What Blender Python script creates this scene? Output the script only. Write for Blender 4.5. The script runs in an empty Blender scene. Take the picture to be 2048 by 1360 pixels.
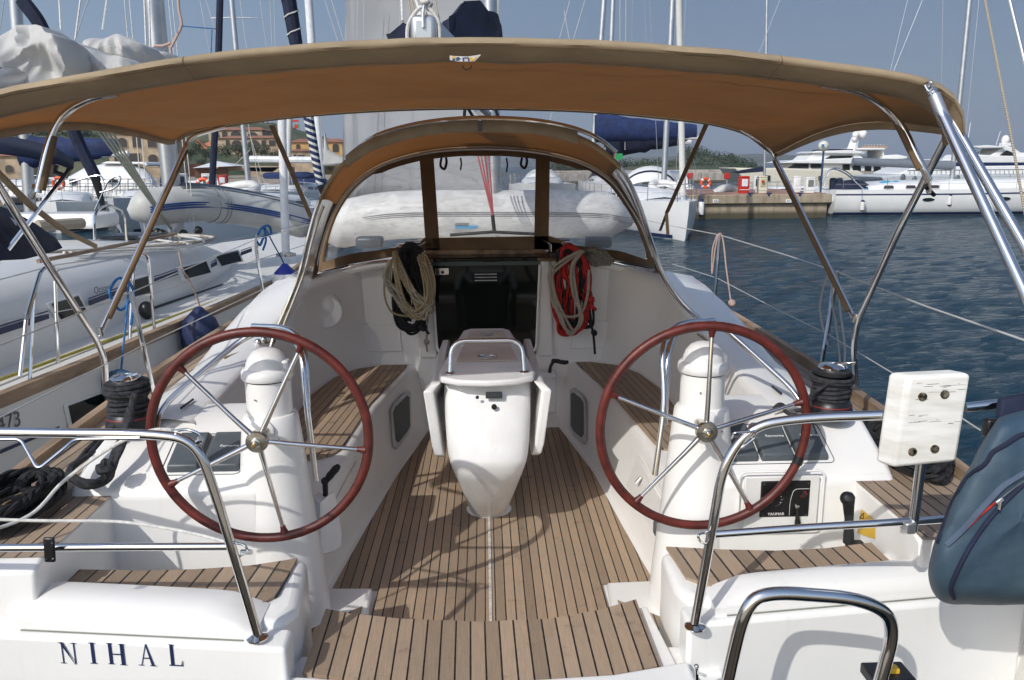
import bpy, math, random
from mathutils import Vector, Matrix, noise
R = math.radians; PI = math.pi
rng = random.Random(7)
sc = bpy.context.scene
COL = sc.collection
V = lambda *a: Vector(a)
# ------------------------------------------------------------------ camera
FPX = 1650.0
CZ = 2.70
CAM = V(0, 0, CZ)
PITCH, YAW, ROLL = R(11.98), R(1.8), R(-0.45)
ROT = (Matrix.Rotation(-YAW, 3, 'Z') @ Matrix.Rotation(PI/2 - PITCH, 3, 'X') @ Matrix.Rotation(ROLL, 3, 'Z'))
cd = bpy.data.cameras.new('camera'); cam = bpy.data.objects.new('camera', cd); COL.objects.link(cam)
cam.location = CAM; cam.rotation_euler = ROT.to_euler()
cd.sensor_width = 36; cd.lens = FPX*36/2048; cd.clip_end = 30000; cd.clip_start = .05
sc.camera = cam
def at(px, py, Y=None, X=None, Z=None, D=None):
    d = ROT @ V((px-1024)/FPX, (680-py)/FPX, -1)
    if Y is not None: t = Y/d.y
    elif X is not None: t = X/d.x
    elif Z is not None: t = (Z-CZ)/d.z
    else: t = D/d.length
    return CAM + d*t
def plane_at(px, py, P0, Nn):
    d = ROT @ V((px-1024)/FPX, (680-py)/FPX, -1); return CAM+d*((Vector(P0)-CAM).dot(Nn)/d.dot(Nn))
def pl(pts, Y): return [at(x, y, Y=Y) for x, y in pts]
def pl3(pts): return [at(x, y, Y=Y) for x, y, Y in pts]
# ------------------------------------------------------------------ curves
def fillet(pts, r, n=7):
    out = [Vector(pts[0])]
    for i in range(1, len(pts)-1):
        p, a, b = Vector(pts[i]), Vector(pts[i-1]), Vector(pts[i+1])
        ra = min(r, (a-p).length*.49); rb = min(r, (b-p).length*.49)
        s = p+(a-p).normalized()*ra; e = p+(b-p).normalized()*rb
        for k in range(n+1):
            t = k/n; out.append(s*(1-t)**2+p*2*t*(1-t)+e*t*t)
    out.append(Vector(pts[-1])); return out
def spline(pts, n=6, closed=False):
    P = [Vector(p) for p in pts]; m = len(P); out = []
    rngi = range(m if closed else m-1)
    for i in rngi:
        p0 = P[(i-1) % m] if closed or i > 0 else P[0]*2-P[1]
        p1 = P[i]; p2 = P[(i+1) % m]
        p3 = P[(i+2) % m] if closed or i+2 < m else P[-1]*2-P[-2]
        for k in range(n):
            t = k/n
            out.append(.5*((2*p1)+(p2-p0)*t+(2*p0-5*p1+4*p2-p3)*t*t+(3*p1-p0-3*p2+p3)*t**3))
    if not closed: out.append(P[-1])
    return out
def lerp(a, b, t): return a+(b-a)*t
# ------------------------------------------------------------------ mesh builder
class MB:
    def __init__(s): s.v = []; s.f = []; s.m = []
    def add(s, vs, fs, m=0):
        o = len(s.v); s.v += [Vector(v) for v in vs]; s.f += [[i+o for i in f] for f in fs]; s.m += [m]*len(fs); return s
    def grid(s, rows, closed_u=False, closed_v=False, m=0, flip=False):
        nr, nc = len(rows), len(rows[0]); vs = [v for r in rows for v in r]; fs = []
        for i in range(nr if closed_v else nr-1):
            for j in range(nc if closed_u else nc-1):
                a = i*nc+j; b = i*nc+(j+1) % nc; c = ((i+1) % nr)*nc+(j+1) % nc; d = ((i+1) % nr)*nc+j
                fs.append([a, d, c, b] if flip else [a, b, c, d])
        return s.add(vs, fs, m)
    def tube(s, pts, r, n=10, closed=False, m=0, caps=True, flat=1.0):
        pts = [Vector(p) for p in pts]; N = len(pts)
        if N < 2: return s
        rr = r if isinstance(r, (list, tuple)) else [r]*N
        rows = []; up = None
        for i, p in enumerate(pts):
            if closed: t = pts[(i+1) % N]-pts[i-1]
            else: t = pts[min(i+1, N-1)]-pts[max(i-1, 0)]
            if t.length < 1e-9: t = V(0, 0, 1)
            t.normalize()
            if up is None:
                up = V(0, 0, 1) if abs(t.z) < .9 else V(0, 1, 0)
            x = up-t*up.dot(t)
            if x.length < 1e-6: x = V(1, 0, 0)-t*t.x
            x.normalize(); up = x; y = t.cross(x)
            rows.append([p+(x*math.cos(2*PI*k/n)*flat+y*math.sin(2*PI*k/n))*rr[i] for k in range(n)])
        s.grid(rows, closed_u=True, closed_v=closed, m=m, flip=True)
        if caps and not closed:
            o = len(s.v)-N*n
            s.f.append([o+k for k in range(n)]); s.m.append(m)
            o2 = len(s.v)-n
            s.f.append([o2+n-1-k for k in range(n)]); s.m.append(m)
        return s
    def box(s, c, size, rot=None, m=0):
        c = Vector(c); hx, hy, hz = [q/2 for q in size]
        vs = [V(x, y, z) for x in (-hx, hx) for y in (-hy, hy) for z in (-hz, hz)]
        if rot is not None: vs = [rot @ v for v in vs]
        return s.add([v+c for v in vs], [[0, 1, 3, 2], [4, 6, 7, 5], [0, 4, 5, 1], [2, 3, 7, 6], [0, 2, 6, 4], [1, 5, 7, 3]], m)
    def prism(s, poly, off, m=0):
        """poly: 3-D outline; off: vector the outline is extruded along"""
        poly = [Vector(p) for p in poly]; off = Vector(off); n = len(poly)
        fs = [list(range(n))[::-1], [n+i for i in range(n)]]+[[i, (i+1) % n, n+(i+1) % n, n+i] for i in range(n)]
        return s.add(poly+[p+off for p in poly], fs, m)
    def poly(s, poly, m=0): return s.add(poly, [list(range(len(poly)))], m)
    def lathe(s, prof, c=(0, 0, 0), n=24, rot=None, m=0, cap=True):
        c = Vector(c); rows = []
        for r, z in prof:
            row = []
            for k in range(n):
                a = 2*PI*k/n; v = V(r*math.cos(a), r*math.sin(a), z)
                if rot is not None: v = rot @ v
                row.append(v+c)
            rows.append(row)
        s.grid(rows, closed_u=True, m=m)
        if cap:
            o = len(s.v)-len(prof)*n; s.f.append([o+n-1-k for k in range(n)]); s.m.append(m)
            o = len(s.v)-n; s.f.append([o+k for k in range(n)]); s.m.append(m)
        return s
    def ball(s, c, r, n=14, k=9, sc_=(1, 1, 1), m=0, jit=0):
        c = Vector(c); rows = []
        for i in range(k+1):
            ph = -PI/2+PI*i/k
            rows.append([c+V(math.cos(ph)*math.cos(2*PI*j/n)*sc_[0], math.cos(ph)*math.sin(2*PI*j/n)*sc_[1], math.sin(ph)*sc_[2])*r*(1+jit*(rng.random()-.5)) for j in range(n)])
        return s.grid(rows, closed_u=True, m=m)
    def build(s, name, mats, parent=None, smooth=True, bevel=0, seg=2, ang=35, subd=0, solid=0, org=None, kind=None, merge=True):
        if parent is not None:
            r = parent
            while r.parent: r = r.parent
            o0 = ORG.get(r.name, V(0, 0, 0))
        elif org is not None: o0 = Vector(org)
        else:
            xs = [v.x for v in s.v]; ys = [v.y for v in s.v]; zs = [v.z for v in s.v]
            o0 = V((min(xs)+max(xs))/2, (min(ys)+max(ys))/2, min(zs))
        me = bpy.data.meshes.new(name)
        me.from_pydata([tuple(v-o0) for v in s.v], [], s.f)
        mats = mats if isinstance(mats, (list, tuple)) else [mats]
        for m in mats: me.materials.append(m)
        if len(mats) > 1: me.polygons.foreach_set('material_index', s.m)
        me.validate()
        if smooth:
            me.polygons.foreach_set('use_smooth', [True]*len(me.polygons))
            me.set_sharp_from_angle(angle=R(ang))
        ob = bpy.data.objects.new(name, me); COL.objects.link(ob)
        if parent is not None: ob.parent = parent
        else: ob.location = o0; ORG[ob.name] = o0
        if solid:
            md = ob.modifiers.new('s', 'SOLIDIFY'); md.thickness = solid; md.offset = 0
        if bevel:
            md = ob.modifiers.new('b', 'BEVEL'); md.width = bevel; md.segments = seg; md.limit_method = 'ANGLE'; md.angle_limit = R(32)
            md.harden_normals = False
        if subd:
            md = ob.modifiers.new('u', 'SUBSURF'); md.levels = subd; md.render_levels = subd
        if kind: ob['kind'] = kind
        return ob
ORG = {}
def tag(o, label, cat, group=None):
    o['label'] = label; o['category'] = cat
    if group: o['group'] = group
    return o
def thing(name, loc, label, cat, group=None):
    o = bpy.data.objects.new(name, None); COL.objects.link(o); o.location = loc
    o.empty_display_size = .2
    ORG[o.name] = Vector(loc); return tag(o, label, cat, group)
def T(pts, r, name, mat, parent, n=8, **k): return MB().tube(pts, r, n).build(name, mat, parent, **k)
FONT = bpy.data.fonts.get('Bfont')
def text(s, size, org, ux, uy, ext=.0015):
    """flat lettering as mesh: org lower left corner, ux right, uy up"""
    cu = bpy.data.curves.new('t', 'FONT'); cu.body = s; cu.size = size; cu.extrude = ext
    ob = bpy.data.objects.new('t', cu); COL.objects.link(ob)
    dg = bpy.context.evaluated_depsgraph_get(); dg.update()
    me = bpy.data.meshes.new_from_object(ob.evaluated_get(dg))
    ux = Vector(ux).normalized(); uy = Vector(uy).normalized(); uz = ux.cross(uy)
    vs = [Vector(org)+ux*v.co.x+uy*v.co.y+uz*v.co.z for v in me.vertices]
    fs = [list(p.vertices) for p in me.polygons]
    bpy.data.objects.remove(ob); bpy.data.curves.remove(cu); bpy.data.meshes.remove(me)
    return MB().add(vs, fs)
# ------------------------------------------------------------------ materials
def nt(name):
    m = bpy.data.materials.new(name); m.use_nodes = True
    t = m.node_tree; b = t.nodes['Principled BSDF']; return m, t, b
def N(t, ty, **k):
    n = t.nodes.new(ty)
    for a, v in k.items(): setattr(n, a, v)
    return n
def mth(t, op, a, b=None, c=None):
    n = N(t, 'ShaderNodeMath', operation=op)
    for i, q in enumerate((a, b, c)):
        if q is None: continue
        if isinstance(q, (int, float)): n.inputs[i].default_value = q
        else: t.links.new(q, n.inputs[i])
    return n.outputs[0]
def mixc(t, f, a, b):
    n = N(t, 'ShaderNodeMix', data_type='RGBA')
    for i, q in ((0, f), (6, a), (7, b)):
        if isinstance(q, (int, float)): n.inputs[i].default_value = q
        elif isinstance(q, tuple): n.inputs[i].default_value = (*q[:3], 1)
        else: t.links.new(q, n.inputs[i])
    return n.outputs[2]
def noise_(t, vec, scale, detail=3, rough=.55, dist=0):
    n = N(t, 'ShaderNodeTexNoise'); n.inputs['Scale'].default_value = scale; n.inputs['Detail'].default_value = detail
    n.inputs['Roughness'].default_value = rough; n.inputs['Distortion'].default_value = dist
    if vec is not None: t.links.new(vec, n.inputs['Vector'])
    return n.outputs['Fac']
def ramp(t, f, lo, hi):
    n = N(t, 'ShaderNodeMapRange'); n.inputs[1].default_value = lo; n.inputs[2].default_value = hi
    t.links.new(f, n.inputs[0]); return n.outputs[0]
def mapping(t, vec, scale=(1, 1, 1), rot=(0, 0, 0)):
    n = N(t, 'ShaderNodeMapping'); n.inputs['Scale'].default_value = scale; n.inputs['Rotation'].default_value = rot
    t.links.new(vec, n.inputs[0]); return n.outputs[0]
MATS = {}
def mat(name, col, rough=.5, metal=0, var=.06, vs=6.0, bump=0, bs=60, bd=.002, coat=0, spec=.5, col2=None, trans=None, scale3=None):
    """general paint/plastic/cloth: colour with procedural variation and bump"""
    if name in MATS: return MATS[name]
    m, t, b = nt(name)
    tc = N(t, 'ShaderNodeTexCoord').outputs['Object']
    vec = mapping(t, tc, scale3) if scale3 else tc
    n1 = noise_(t, vec, vs, 5, .6)
    c2 = col2 or tuple(max(0, c*(1-var*2.2)) for c in col)
    c1 = tuple(min(1, c*(1+var*.6)) for c in col)
    f = ramp(t, n1, .35, .65)
    t.links.new(mixc(t, f, c1, c2), b.inputs['Base Color'])
    b.inputs['Metallic'].default_value = metal
    n2 = noise_(t, tc, vs*3.1, 4, .6)
    t.links.new(mth(t, 'MULTIPLY_ADD', n2, rough*.5, rough*.75), b.inputs['Roughness'])
    b.inputs['Coat Weight'].default_value = coat; b.inputs['Coat Roughness'].default_value = .06
    b.inputs['Specular IOR Level'].default_value = spec
    if bump:
        bn = N(t, 'ShaderNodeBump'); bn.inputs['Strength'].default_value = bump; bn.inputs['Distance'].default_value = bd
        t.links.new(noise_(t, vec, bs, 4, .55), bn.inputs['Height']); t.links.new(bn.outputs[0], b.inputs['Normal'])
    if trans:
        tr = N(t, 'ShaderNodeBsdfTranslucent'); tr.inputs[0].default_value = (*trans[1], 1)
        mx = N(t, 'ShaderNodeMixShader'); mx.inputs[0].default_value = trans[0]
        out = t.nodes['Material Output']
        t.links.new(b.outputs[0], mx.inputs[1]); t.links.new(tr.outputs[0], mx.inputs[2]); t.links.new(mx.outputs[0], out.inputs[0])
    MATS[name] = m; return m
def teak(name, ang=0, sp=.046, off=0.0, seam=.118, tint=(.345, .238, .145), seamc=(.012, .011, .011)):
    """planks whose seams run along direction ang (0 = +Y) in the horizontal plane"""
    m, t, b = nt(name)
    pos = N(t, 'ShaderNodeNewGeometry').outputs['Position']
    sx = N(t, 'ShaderNodeSeparateXYZ'); t.links.new(pos, sx.inputs[0])
    ca, sa = math.cos(ang), math.sin(ang)
    u = mth(t, 'ADD', mth(t, 'MULTIPLY', sx.outputs[0], ca/sp), mth(t, 'MULTIPLY_ADD', sx.outputs[1], sa/sp, off))
    v = mth(t, 'SUBTRACT', mth(t, 'MULTIPLY', sx.outputs[1], ca), mth(t, 'MULTIPLY', sx.outputs[0], sa))
    fr = mth(t, 'FRACT', u); pk = mth(t, 'FLOOR', u)
    wn = N(t, 'ShaderNodeTexWhiteNoise', noise_dimensions='1D'); t.links.new(pk, wn.inputs['W'])
    d = mth(t, 'ABSOLUTE', mth(t, 'SUBTRACT', fr, .5))
    edge = mth(t, 'ADD', d, mth(t, 'MULTIPLY', mth(t, 'SUBTRACT', noise_(t, pos, 35, 2), .5), .03))
    seamf = mth(t, 'GREATER_THAN', edge, .5-seam/2)
    cx = N(t, 'ShaderNodeCombineXYZ'); t.links.new(mth(t, 'MULTIPLY', u, 9.0), cx.inputs[0]); t.links.new(mth(t, 'MULTIPLY', v, 4.0), cx.inputs[1])
    t.links.new(mth(t, 'MULTIPLY', pk, 3.7), cx.inputs[2])
    grain = noise_(t, cx.outputs[0], 2.2, 6, .7)
    blotch = noise_(t, pos, 3.2, 5, .65); fine = noise_(t, pos, 55, 5, .7)
    fine2 = noise_(t, pos, 260, 3, .7)
    hv = N(t, 'ShaderNodeHueSaturation')
    base = mixc(t, ramp(t, grain, .25, .8), tuple(c*1.22 for c in tint), (tint[0]*.68, tint[1]*.68, tint[2]*.70))
    base = mixc(t, mth(t, 'MULTIPLY', ramp(t, blotch, .46, .72), .60), base, (tint[0]*.80, tint[1]*.90, tint[2]*1.02))
    spots = mth(t, 'MULTIPLY', ramp(t, noise_(t, pos, 9, 5, .75), .58, .70), .55)
    base = mixc(t, spots, base, (tint[0]*.42, tint[1]*.42, tint[2]*.42))
    t.links.new(base, hv.inputs['Color'])
    val = mth(t, 'ADD', mth(t, 'MULTIPLY_ADD', wn.outputs[0], .46, .70), mth(t, 'MULTIPLY', mth(t, 'ADD', fine, fine2), .10))
    t.links.new(val, hv.inputs['Value']); hv.inputs['Saturation'].default_value = .90
    t.links.new(mixc(t, seamf, hv.outputs[0], seamc), b.inputs['Base Color'])
    t.links.new(mth(t, 'SUBTRACT', .72, mth(t, 'MULTIPLY', seamf, .25)), b.inputs['Roughness'])
    bn = N(t, 'ShaderNodeBump'); bn.inputs['Strength'].default_value = .5; bn.inputs['Distance'].default_value = .0015
    h = mth(t, 'SUBTRACT', mth(t, 'ADD', mth(t, 'MULTIPLY', grain, .6), mth(t, 'MULTIPLY', fine, .5)), mth(t, 'MULTIPLY', seamf, 1.5))
    t.links.new(h, bn.inputs['Height']); t.links.new(bn.outputs[0], b.inputs['Normal'])
    MATS[name] = m; return m
def gel(name, col=(.84, .825, .785), rough=.22, dirt=.35, dirtc=(.50, .46, .40)):
    m, t, b = nt(name)
    tc = N(t, 'ShaderNodeTexCoord').outputs['Object']
    n1 = noise_(t, tc, 1.7, 5, .6); n2 = noise_(t, tc, 14, 6, .7, .6); n3 = noise_(t, tc, 55, 4, .7)
    st = noise_(t, mapping(t, tc, (26, 26, 1.6)), 1.0, 4, .6)
    c = mixc(t, ramp(t, n1, .3, .7), tuple(q*1.02 for q in col), tuple(q*.94 for q in col))
    c = mixc(t, mth(t, 'MULTIPLY', ramp(t, n2, .62, .80), dirt*.55), c, dirtc)
    c = mixc(t, mth(t, 'MULTIPLY', mth(t, 'MULTIPLY', ramp(t, st, .56, .78), ramp(t, n1, .45, .6)), dirt*.45), c, dirtc)
    t.links.new(c, b.inputs['Base Color'])
    t.links.new(mth(t, 'MULTIPLY_ADD', n2, .22, rough), b.inputs['Roughness'])
    b.inputs['Coat Weight'].default_value = .25; b.inputs['Coat Roughness'].default_value = .08
    bn = N(t, 'ShaderNodeBump'); bn.inputs['Strength'].default_value = .12; bn.inputs['Distance'].default_value = .004
    t.links.new(mth(t, 'ADD', noise_(t, tc, 5, 2), mth(t, 'MULTIPLY', n3, .06)), bn.inputs['Height']); t.links.new(bn.outputs[0], b.inputs['Normal'])
    MATS[name] = m; return m
M = {}
M['gel'] = gel('gelcoat')
M['gelw'] = gel('gelcoat_worn', (.74, .73, .69), .3, .6)
M['teak'] = teak('teak_floor', 0, .0455, .5)
M['teakseat'] = teak('teak_seat', R(-4), .066, .1)
M['teakseat2'] = teak('teak_seat2', R(5), .066, .1)
M['teakstep'] = teak('teak_step', R(1), .052, .5)
M['teakbp'] = teak('teak_bench_port', R(-4), .048, .1)
M['teakbs'] = teak('teak_bench_star', R(4), .048, .1)
M['teakdeck'] = teak('teak_deck', R(0), .052, .2, tint=(.33, .235, .15))
M['teakcap'] = mat('teak_cap', (.36, .25, .16), .7, var=.25, vs=9, bump=.5, bs=50, scale3=(1, .15, 1))
M['steel'] = mat('polished_steel', (.76, .755, .745), .10, 1, var=.05, vs=4)
M['alu'] = mat('anodised_aluminium', (.56, .57, .58), .38, .85, var=.06, vs=3)
M['whitealu'] = mat('white_painted_mast', (.70, .71, .72), .35, 0, var=.05)
M['red'] = mat('red_leather', (.115, .016, .010), .45, var=.22, vs=14, bump=.35, bs=260, bd=.0012)
M['canvas'] = mat('tan_canvas', (.35, .262, .16), .85, var=.10, vs=3.5, bump=.5, bs=7, bd=.02, trans=(.54, (.56, .335, .16)))
M['canvashem'] = mat('tan_canvas_hem', (.37, .285, .18), .85, var=.10, vs=4, bump=.4, bs=14, bd=.008, trans=(.12, (.5, .26, .1)))
M['canvasbrown'] = mat('brown_canvas', (.22, .145, .08), .85, var=.12, vs=5, bump=.3, bs=80, trans=(.25, (.30, .18, .08)))
M['black'] = mat('black_plastic', (.012, .012, .013), .38, var=.2, vs=12)
M['rubber'] = mat('black_rubber', (.02, .02, .022), .65, var=.2, bump=.3, bs=90)
M['navy'] = mat('navy_canvas', (.009, .015, .042), .85, var=.2, vs=4, bump=.5, bs=12, bd=.01)
M['blue'] = mat('blue_canvas', (.010, .026, .10), .8, var=.2, vs=3, bump=.5, bs=10, bd=.01)
M['grey'] = mat('grey_cover', (.085, .10, .11), .42, var=.10, vs=9)
M['whiteplastic'] = mat('white_plastic', (.80, .79, .765), .3, var=.04, coat=.2)
M['letter'] = mat('blue_lettering', (.016, .028, .085), .4, var=.1)
M['ropeb'] = mat('black_rope', (.014, .014, .016), .8, var=.4, vs=30, bump=1, bs=220, bd=.003)
M['rubberg'] = mat('dark_grey_rope', (.035, .036, .042), .8, var=.35, vs=40, bump=1, bs=260, bd=.003)
def ropemat(name, a, b_, k=60, rough=.85):
    m, t, b = nt(name)
    tc = N(t, 'ShaderNodeTexCoord').outputs['Object']
    w = N(t, 'ShaderNodeTexWave'); w.inputs['Scale'].default_value = k/6.28*2; w.inputs['Distortion'].default_value = 2.0
    w.wave_type = 'BANDS'; w.bands_direction = 'DIAGONAL'; t.links.new(tc, w.inputs['Vector'])
    t.links.new(mixc(t, ramp(t, w.outputs['Fac'], .62, .9), a, b_), b.inputs['Base Color']); b.inputs['Roughness'].default_value = rough
    bn = N(t, 'ShaderNodeBump'); bn.inputs['Strength'].default_value = .7; bn.inputs['Distance'].default_value = .002
    t.links.new(w.outputs['Fac'], bn.inputs['Height']); t.links.new(bn.outputs[0], b.inputs['Normal'])
    return m
M['ropetan'] = ropemat('tan_fleck_rope', (.42, .37, .29), (.12, .10, .07), 150)
M['ropegold'] = ropemat('gold_fleck_rope', (.34, .28, .18), (.22, .15, .05), 90)
M['ropewhite'] = mat('white_rope', (.62, .61, .57), .8, var=.12, vs=40, bump=.6, bs=200)
M['roperw'] = ropemat('red_white_rope', (.56, .47, .40), (.36, .10, .06), 160)
M['ropered'] = mat('red_rope', (.50, .018, .012), .75, var=.25, vs=40, bump=.8, bs=260)
M['ropeblue'] = mat('blue_rope', (.02, .16, .42), .7, var=.25, vs=40, bump=.8, bs=200)
M['yellow'] = mat('yellow_hose', (.42, .36, .06), .6, var=.12)
# smoked acrylic, tinted glass, clear vinyl
def glassy(name, col, rough=.06, spec=.5): return mat(name, col, rough, var=.1, vs=2, spec=spec)
M['smoke'] = glassy('smoked_acrylic', (.004, .008, .006), .05, .28)
M['tint'] = glassy('dark_window', (.012, .016, .017), .1)
def vinyl():
    m, t, b = nt('clear_vinyl')
    out = t.nodes['Material Output']
    tr = N(t, 'ShaderNodeBsdfTransparent'); tr.inputs[0].default_value = (.93, .94, .95, 1)
    tc = N(t, 'ShaderNodeTexCoord').outputs['Object']
    b.inputs['Base Color'].default_value = (.75, .77, .80, 1); b.inputs['Roughness'].default_value = .12
    bn = N(t, 'ShaderNodeBump'); bn.inputs['Strength'].default_value = .6; bn.inputs['Distance'].default_value = .01
    h = noise_(t, mapping(t, tc, (1, 1, .5)), 7, 3, .5, 1.0)
    t.links.new(h, bn.inputs['Height']); t.links.new(bn.outputs[0], b.inputs['Normal'])
    gl = N(t, 'ShaderNodeBsdfGlossy'); gl.inputs['Roughness'].default_value = .08; t.links.new(bn.outputs[0], gl.inputs['Normal'])
    m1 = N(t, 'ShaderNodeMixShader'); m2 = N(t, 'ShaderNodeMixShader')
    t.links.new(mth(t, 'MULTIPLY_ADD', ramp(t, noise_(t, mapping(t, tc, (1.5, 1.5, 5)), 3, 5, .6, 2), .45, .75), .24, .15), m1.inputs[0])
    t.links.new(tr.outputs[0], m1.inputs[1]); t.links.new(b.outputs[0], m1.inputs[2])
    fr = N(t, 'ShaderNodeFresnel'); fr.inputs[0].default_value = 1.5; t.links.new(bn.outputs[0], fr.inputs['Normal'])
    t.links.new(mth(t, 'MULTIPLY', fr.outputs[0], .9), m2.inputs[0])
    t.links.new(m1.outputs[0], m2.inputs[1]); t.links.new(gl.outputs[0], m2.inputs[2]); t.links.new(m2.outputs[0], out.inputs[0])
    return m
M['vinyl'] = vinyl()
# ------------------------------------------------------------------ light
SEL = R(38.5); SDIR = V(-.595, -.804, 0).normalized()
sunv = V(SDIR.x*math.cos(SEL), SDIR.y*math.cos(SEL), math.sin(SEL))
sd = bpy.data.lights.new('sun', 'SUN'); sd.energy = 2.35; sd.angle = R(.53); sd.color = (1, .975, .93)
so = bpy.data.objects.new('sun', sd); COL.objects.link(so); so.rotation_euler = sunv.to_track_quat('Z', 'Y').to_euler()
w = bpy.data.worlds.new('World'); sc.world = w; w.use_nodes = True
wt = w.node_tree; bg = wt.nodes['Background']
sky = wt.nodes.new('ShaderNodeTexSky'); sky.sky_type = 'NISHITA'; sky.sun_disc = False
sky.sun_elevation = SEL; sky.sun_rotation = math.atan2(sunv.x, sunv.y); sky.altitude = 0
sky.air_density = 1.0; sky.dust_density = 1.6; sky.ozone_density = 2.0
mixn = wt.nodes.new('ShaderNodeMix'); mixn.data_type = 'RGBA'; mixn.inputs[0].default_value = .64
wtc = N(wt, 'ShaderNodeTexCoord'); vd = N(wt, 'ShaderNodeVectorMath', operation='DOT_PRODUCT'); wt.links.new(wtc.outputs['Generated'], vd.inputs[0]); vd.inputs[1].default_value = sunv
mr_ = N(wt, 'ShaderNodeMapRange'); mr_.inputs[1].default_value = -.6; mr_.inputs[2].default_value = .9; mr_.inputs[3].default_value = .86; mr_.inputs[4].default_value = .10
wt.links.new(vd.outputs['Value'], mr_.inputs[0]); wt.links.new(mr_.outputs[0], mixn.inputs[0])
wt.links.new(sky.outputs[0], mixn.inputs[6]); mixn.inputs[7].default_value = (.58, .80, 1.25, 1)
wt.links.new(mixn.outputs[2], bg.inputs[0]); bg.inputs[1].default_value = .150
sc.view_settings.view_transform = 'Standard'; sc.view_settings.look = 'None'
sc.view_settings.exposure = .40; sc.view_settings.gamma = 1
sc.cycles.max_bounces = 8; sc.cycles.transparent_max_bounces = 16
sc.cycles.sample_clamp_indirect = 6
# ================================================================== the sailing yacht we stand on
F = .75
def tab(t, x):
    if x <= t[0][0]: return t[0][1]
    for (a, b), (c, d) in zip(t, t[1:]):
        if x <= c: return b+(d-b)*(x-a)/(c-a)
    return t[-1][1]
HB = [(2.25, 1.93), (3.5, 2.05), (5, 2.12), (7, 2.10), (9, 1.82), (11, 1.28), (12.6, .62), (13.6, .03)]
SZ = [(2.25, 1.38), (7, 1.42), (10, 1.52), (13.6, 1.72)]
hb = lambda y: tab(HB, y); sz = lambda y: tab(SZ, y)
Y_ = thing('sailing_yacht', (0, 7, 0), 'white twin wheel sailing yacht in the foreground with teak cockpit and tan bimini', 'sailing yacht')
G = M['gel']
# hull shell with toe rail
ys = [2.25+i*.5 for i in range(23)]+[13.6]
rows = []
for y in ys:
    b, s = hb(y), sz(y); k = max(0, (y-9)/4.6)
    half = [(b, s), (b*1.0, s-.15), (b*(.97-.25*k), .7), (b*(.90-.35*k), .25), (b*(.72-.35*k), -.12), (0, -.45)]
    rows.append([V(x, y, z) for x, z in half]+[V(-x, y, z) for x, z in half[-2::-1]])
MB().grid(rows).build('hull', G, Y_)
def both(fn):
    for s in (1, -1): fn(s)
def rail(s):
    p = []
    for y in [2.35+i*.4 for i in range(28)]:
        x = s*(hb(y)-.025); z = sz(y); p.append([V(x-.028, y, z-.02), V(x-.024, y, z+.055), V(x+.024, y, z+.055), V(x+.03, y, z-.02)])
    MB().grid(p).build('toe_rail', M['teakcap'], Y_, ang=20)
both(rail)
# coaming tables (starboard; mirrored for port)
CO = [(3.2, 1.70), (3.6, 1.64), (4.5, 1.66), (6, 1.74), (6.6, 1.70), (8, 1.5), (10, 1.05)]      # outer top
CI = [(3.6, 1.30), (4.2, 1.33), (5.2, 1.36), (5.9, 1.26), (6.2, 1.10), (6.36, .95)]              # inner top
CT = [(3.6, 1.60), (4.6, 1.62), (5.2, 1.70), (5.7, 1.82), (6.36, 1.93)]                          # top height
BXR = [(3.6, .89), (4.3, .89), (4.6, .895), (5.37, .81), (5.9, .74), (6.26, .675), (6.36, .66)]; FXR = [(3.57, .80), (3.81, .774), (4.95, .703), (5.6, .61), (6.0, .55)]
bx = lambda y, s=-1: tab(BXR, y) if s > 0 else tab([(3.6, .80), (4.34, .775), (5.13, .75), (5.8, .67), (6.26, .60), (6.36, .58)], y)
fx = lambda y, s=-1: tab(FXR, y) if s > 0 else tab([(3.57, .766), (4.14, .705), (4.81, .64), (5.83, .477), (5.95, .46)], y)
bo = lambda y: tab([(3.6, 1.22), (5.4, 1.25), (5.9, 1.16), (6.2, 1.0), (6.36, .88)], y)
def liner(s):
    rows = []
    for y in [3.55, 3.8, 4.1, 4.5, 4.9, 5.2, 5.45, 5.7, 5.9, 6.05, 6.2, 6.30, 6.36]:
        ci, co, ct = tab(CI, y), tab(CO, y), tab(CT, y); b, o = bx(y, s), bo(y)
        k = max(0, min(1, (y-5.2)/1.1))
        fq = fx(y, s); prof = [(fq-.05, F+.004), (fq, F+.01), (fq+.03, F+.07), (b-.028, 1.11), (b-.018, 1.145), (b-.002, 1.165), (b+.02, 1.173),
                (o-.02, 1.172), (o, 1.178), (o+.015, 1.20), (lerp(o, ci, .55), 1.42), (ci-.012, ct-.05), (ci, ct-.015), (ci+.03, ct),
                (ci+.12, ct+.012), (co-.10, ct+.01-.10*k), (co-.035, ct-.012-.17*k), (co, ct-.05-.20*k), (co+.05, 1.48), (co+.07, 1.39)]
        rows.append([V(s*x, y, z) for x, z in prof])
    MB().grid(rows, flip=(s < 0)).build('cockpit_side', G, Y_, ang=50)
both(liner)
# coachroof forward of the bulkhead
rows = []
for y in [6.36, 6.8, 7.6, 8.6, 9.6, 10.4, 11.0]:
    c = tab(CO, y)*(.97 if y > 6.5 else 1); zt = tab([(6.36, 1.99), (8, 1.95), (10.4, 1.80), (11, 1.56)], y)
    h = [(0, zt), (c*.35, zt-.01), (c*.62, zt-.035), (c*.80, zt-.10), (c*.90, zt-.20), (c*.97, zt-.36 if y < 10.5 else 1.5), (c+.05, 1.39)]
    rows.append([V(-x, y, z) for x, z in h[::-1]]+[V(x, y, z) for x, z in h[1:]])
MB().grid(rows).build('coachroof', G, Y_, ang=50)
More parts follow.
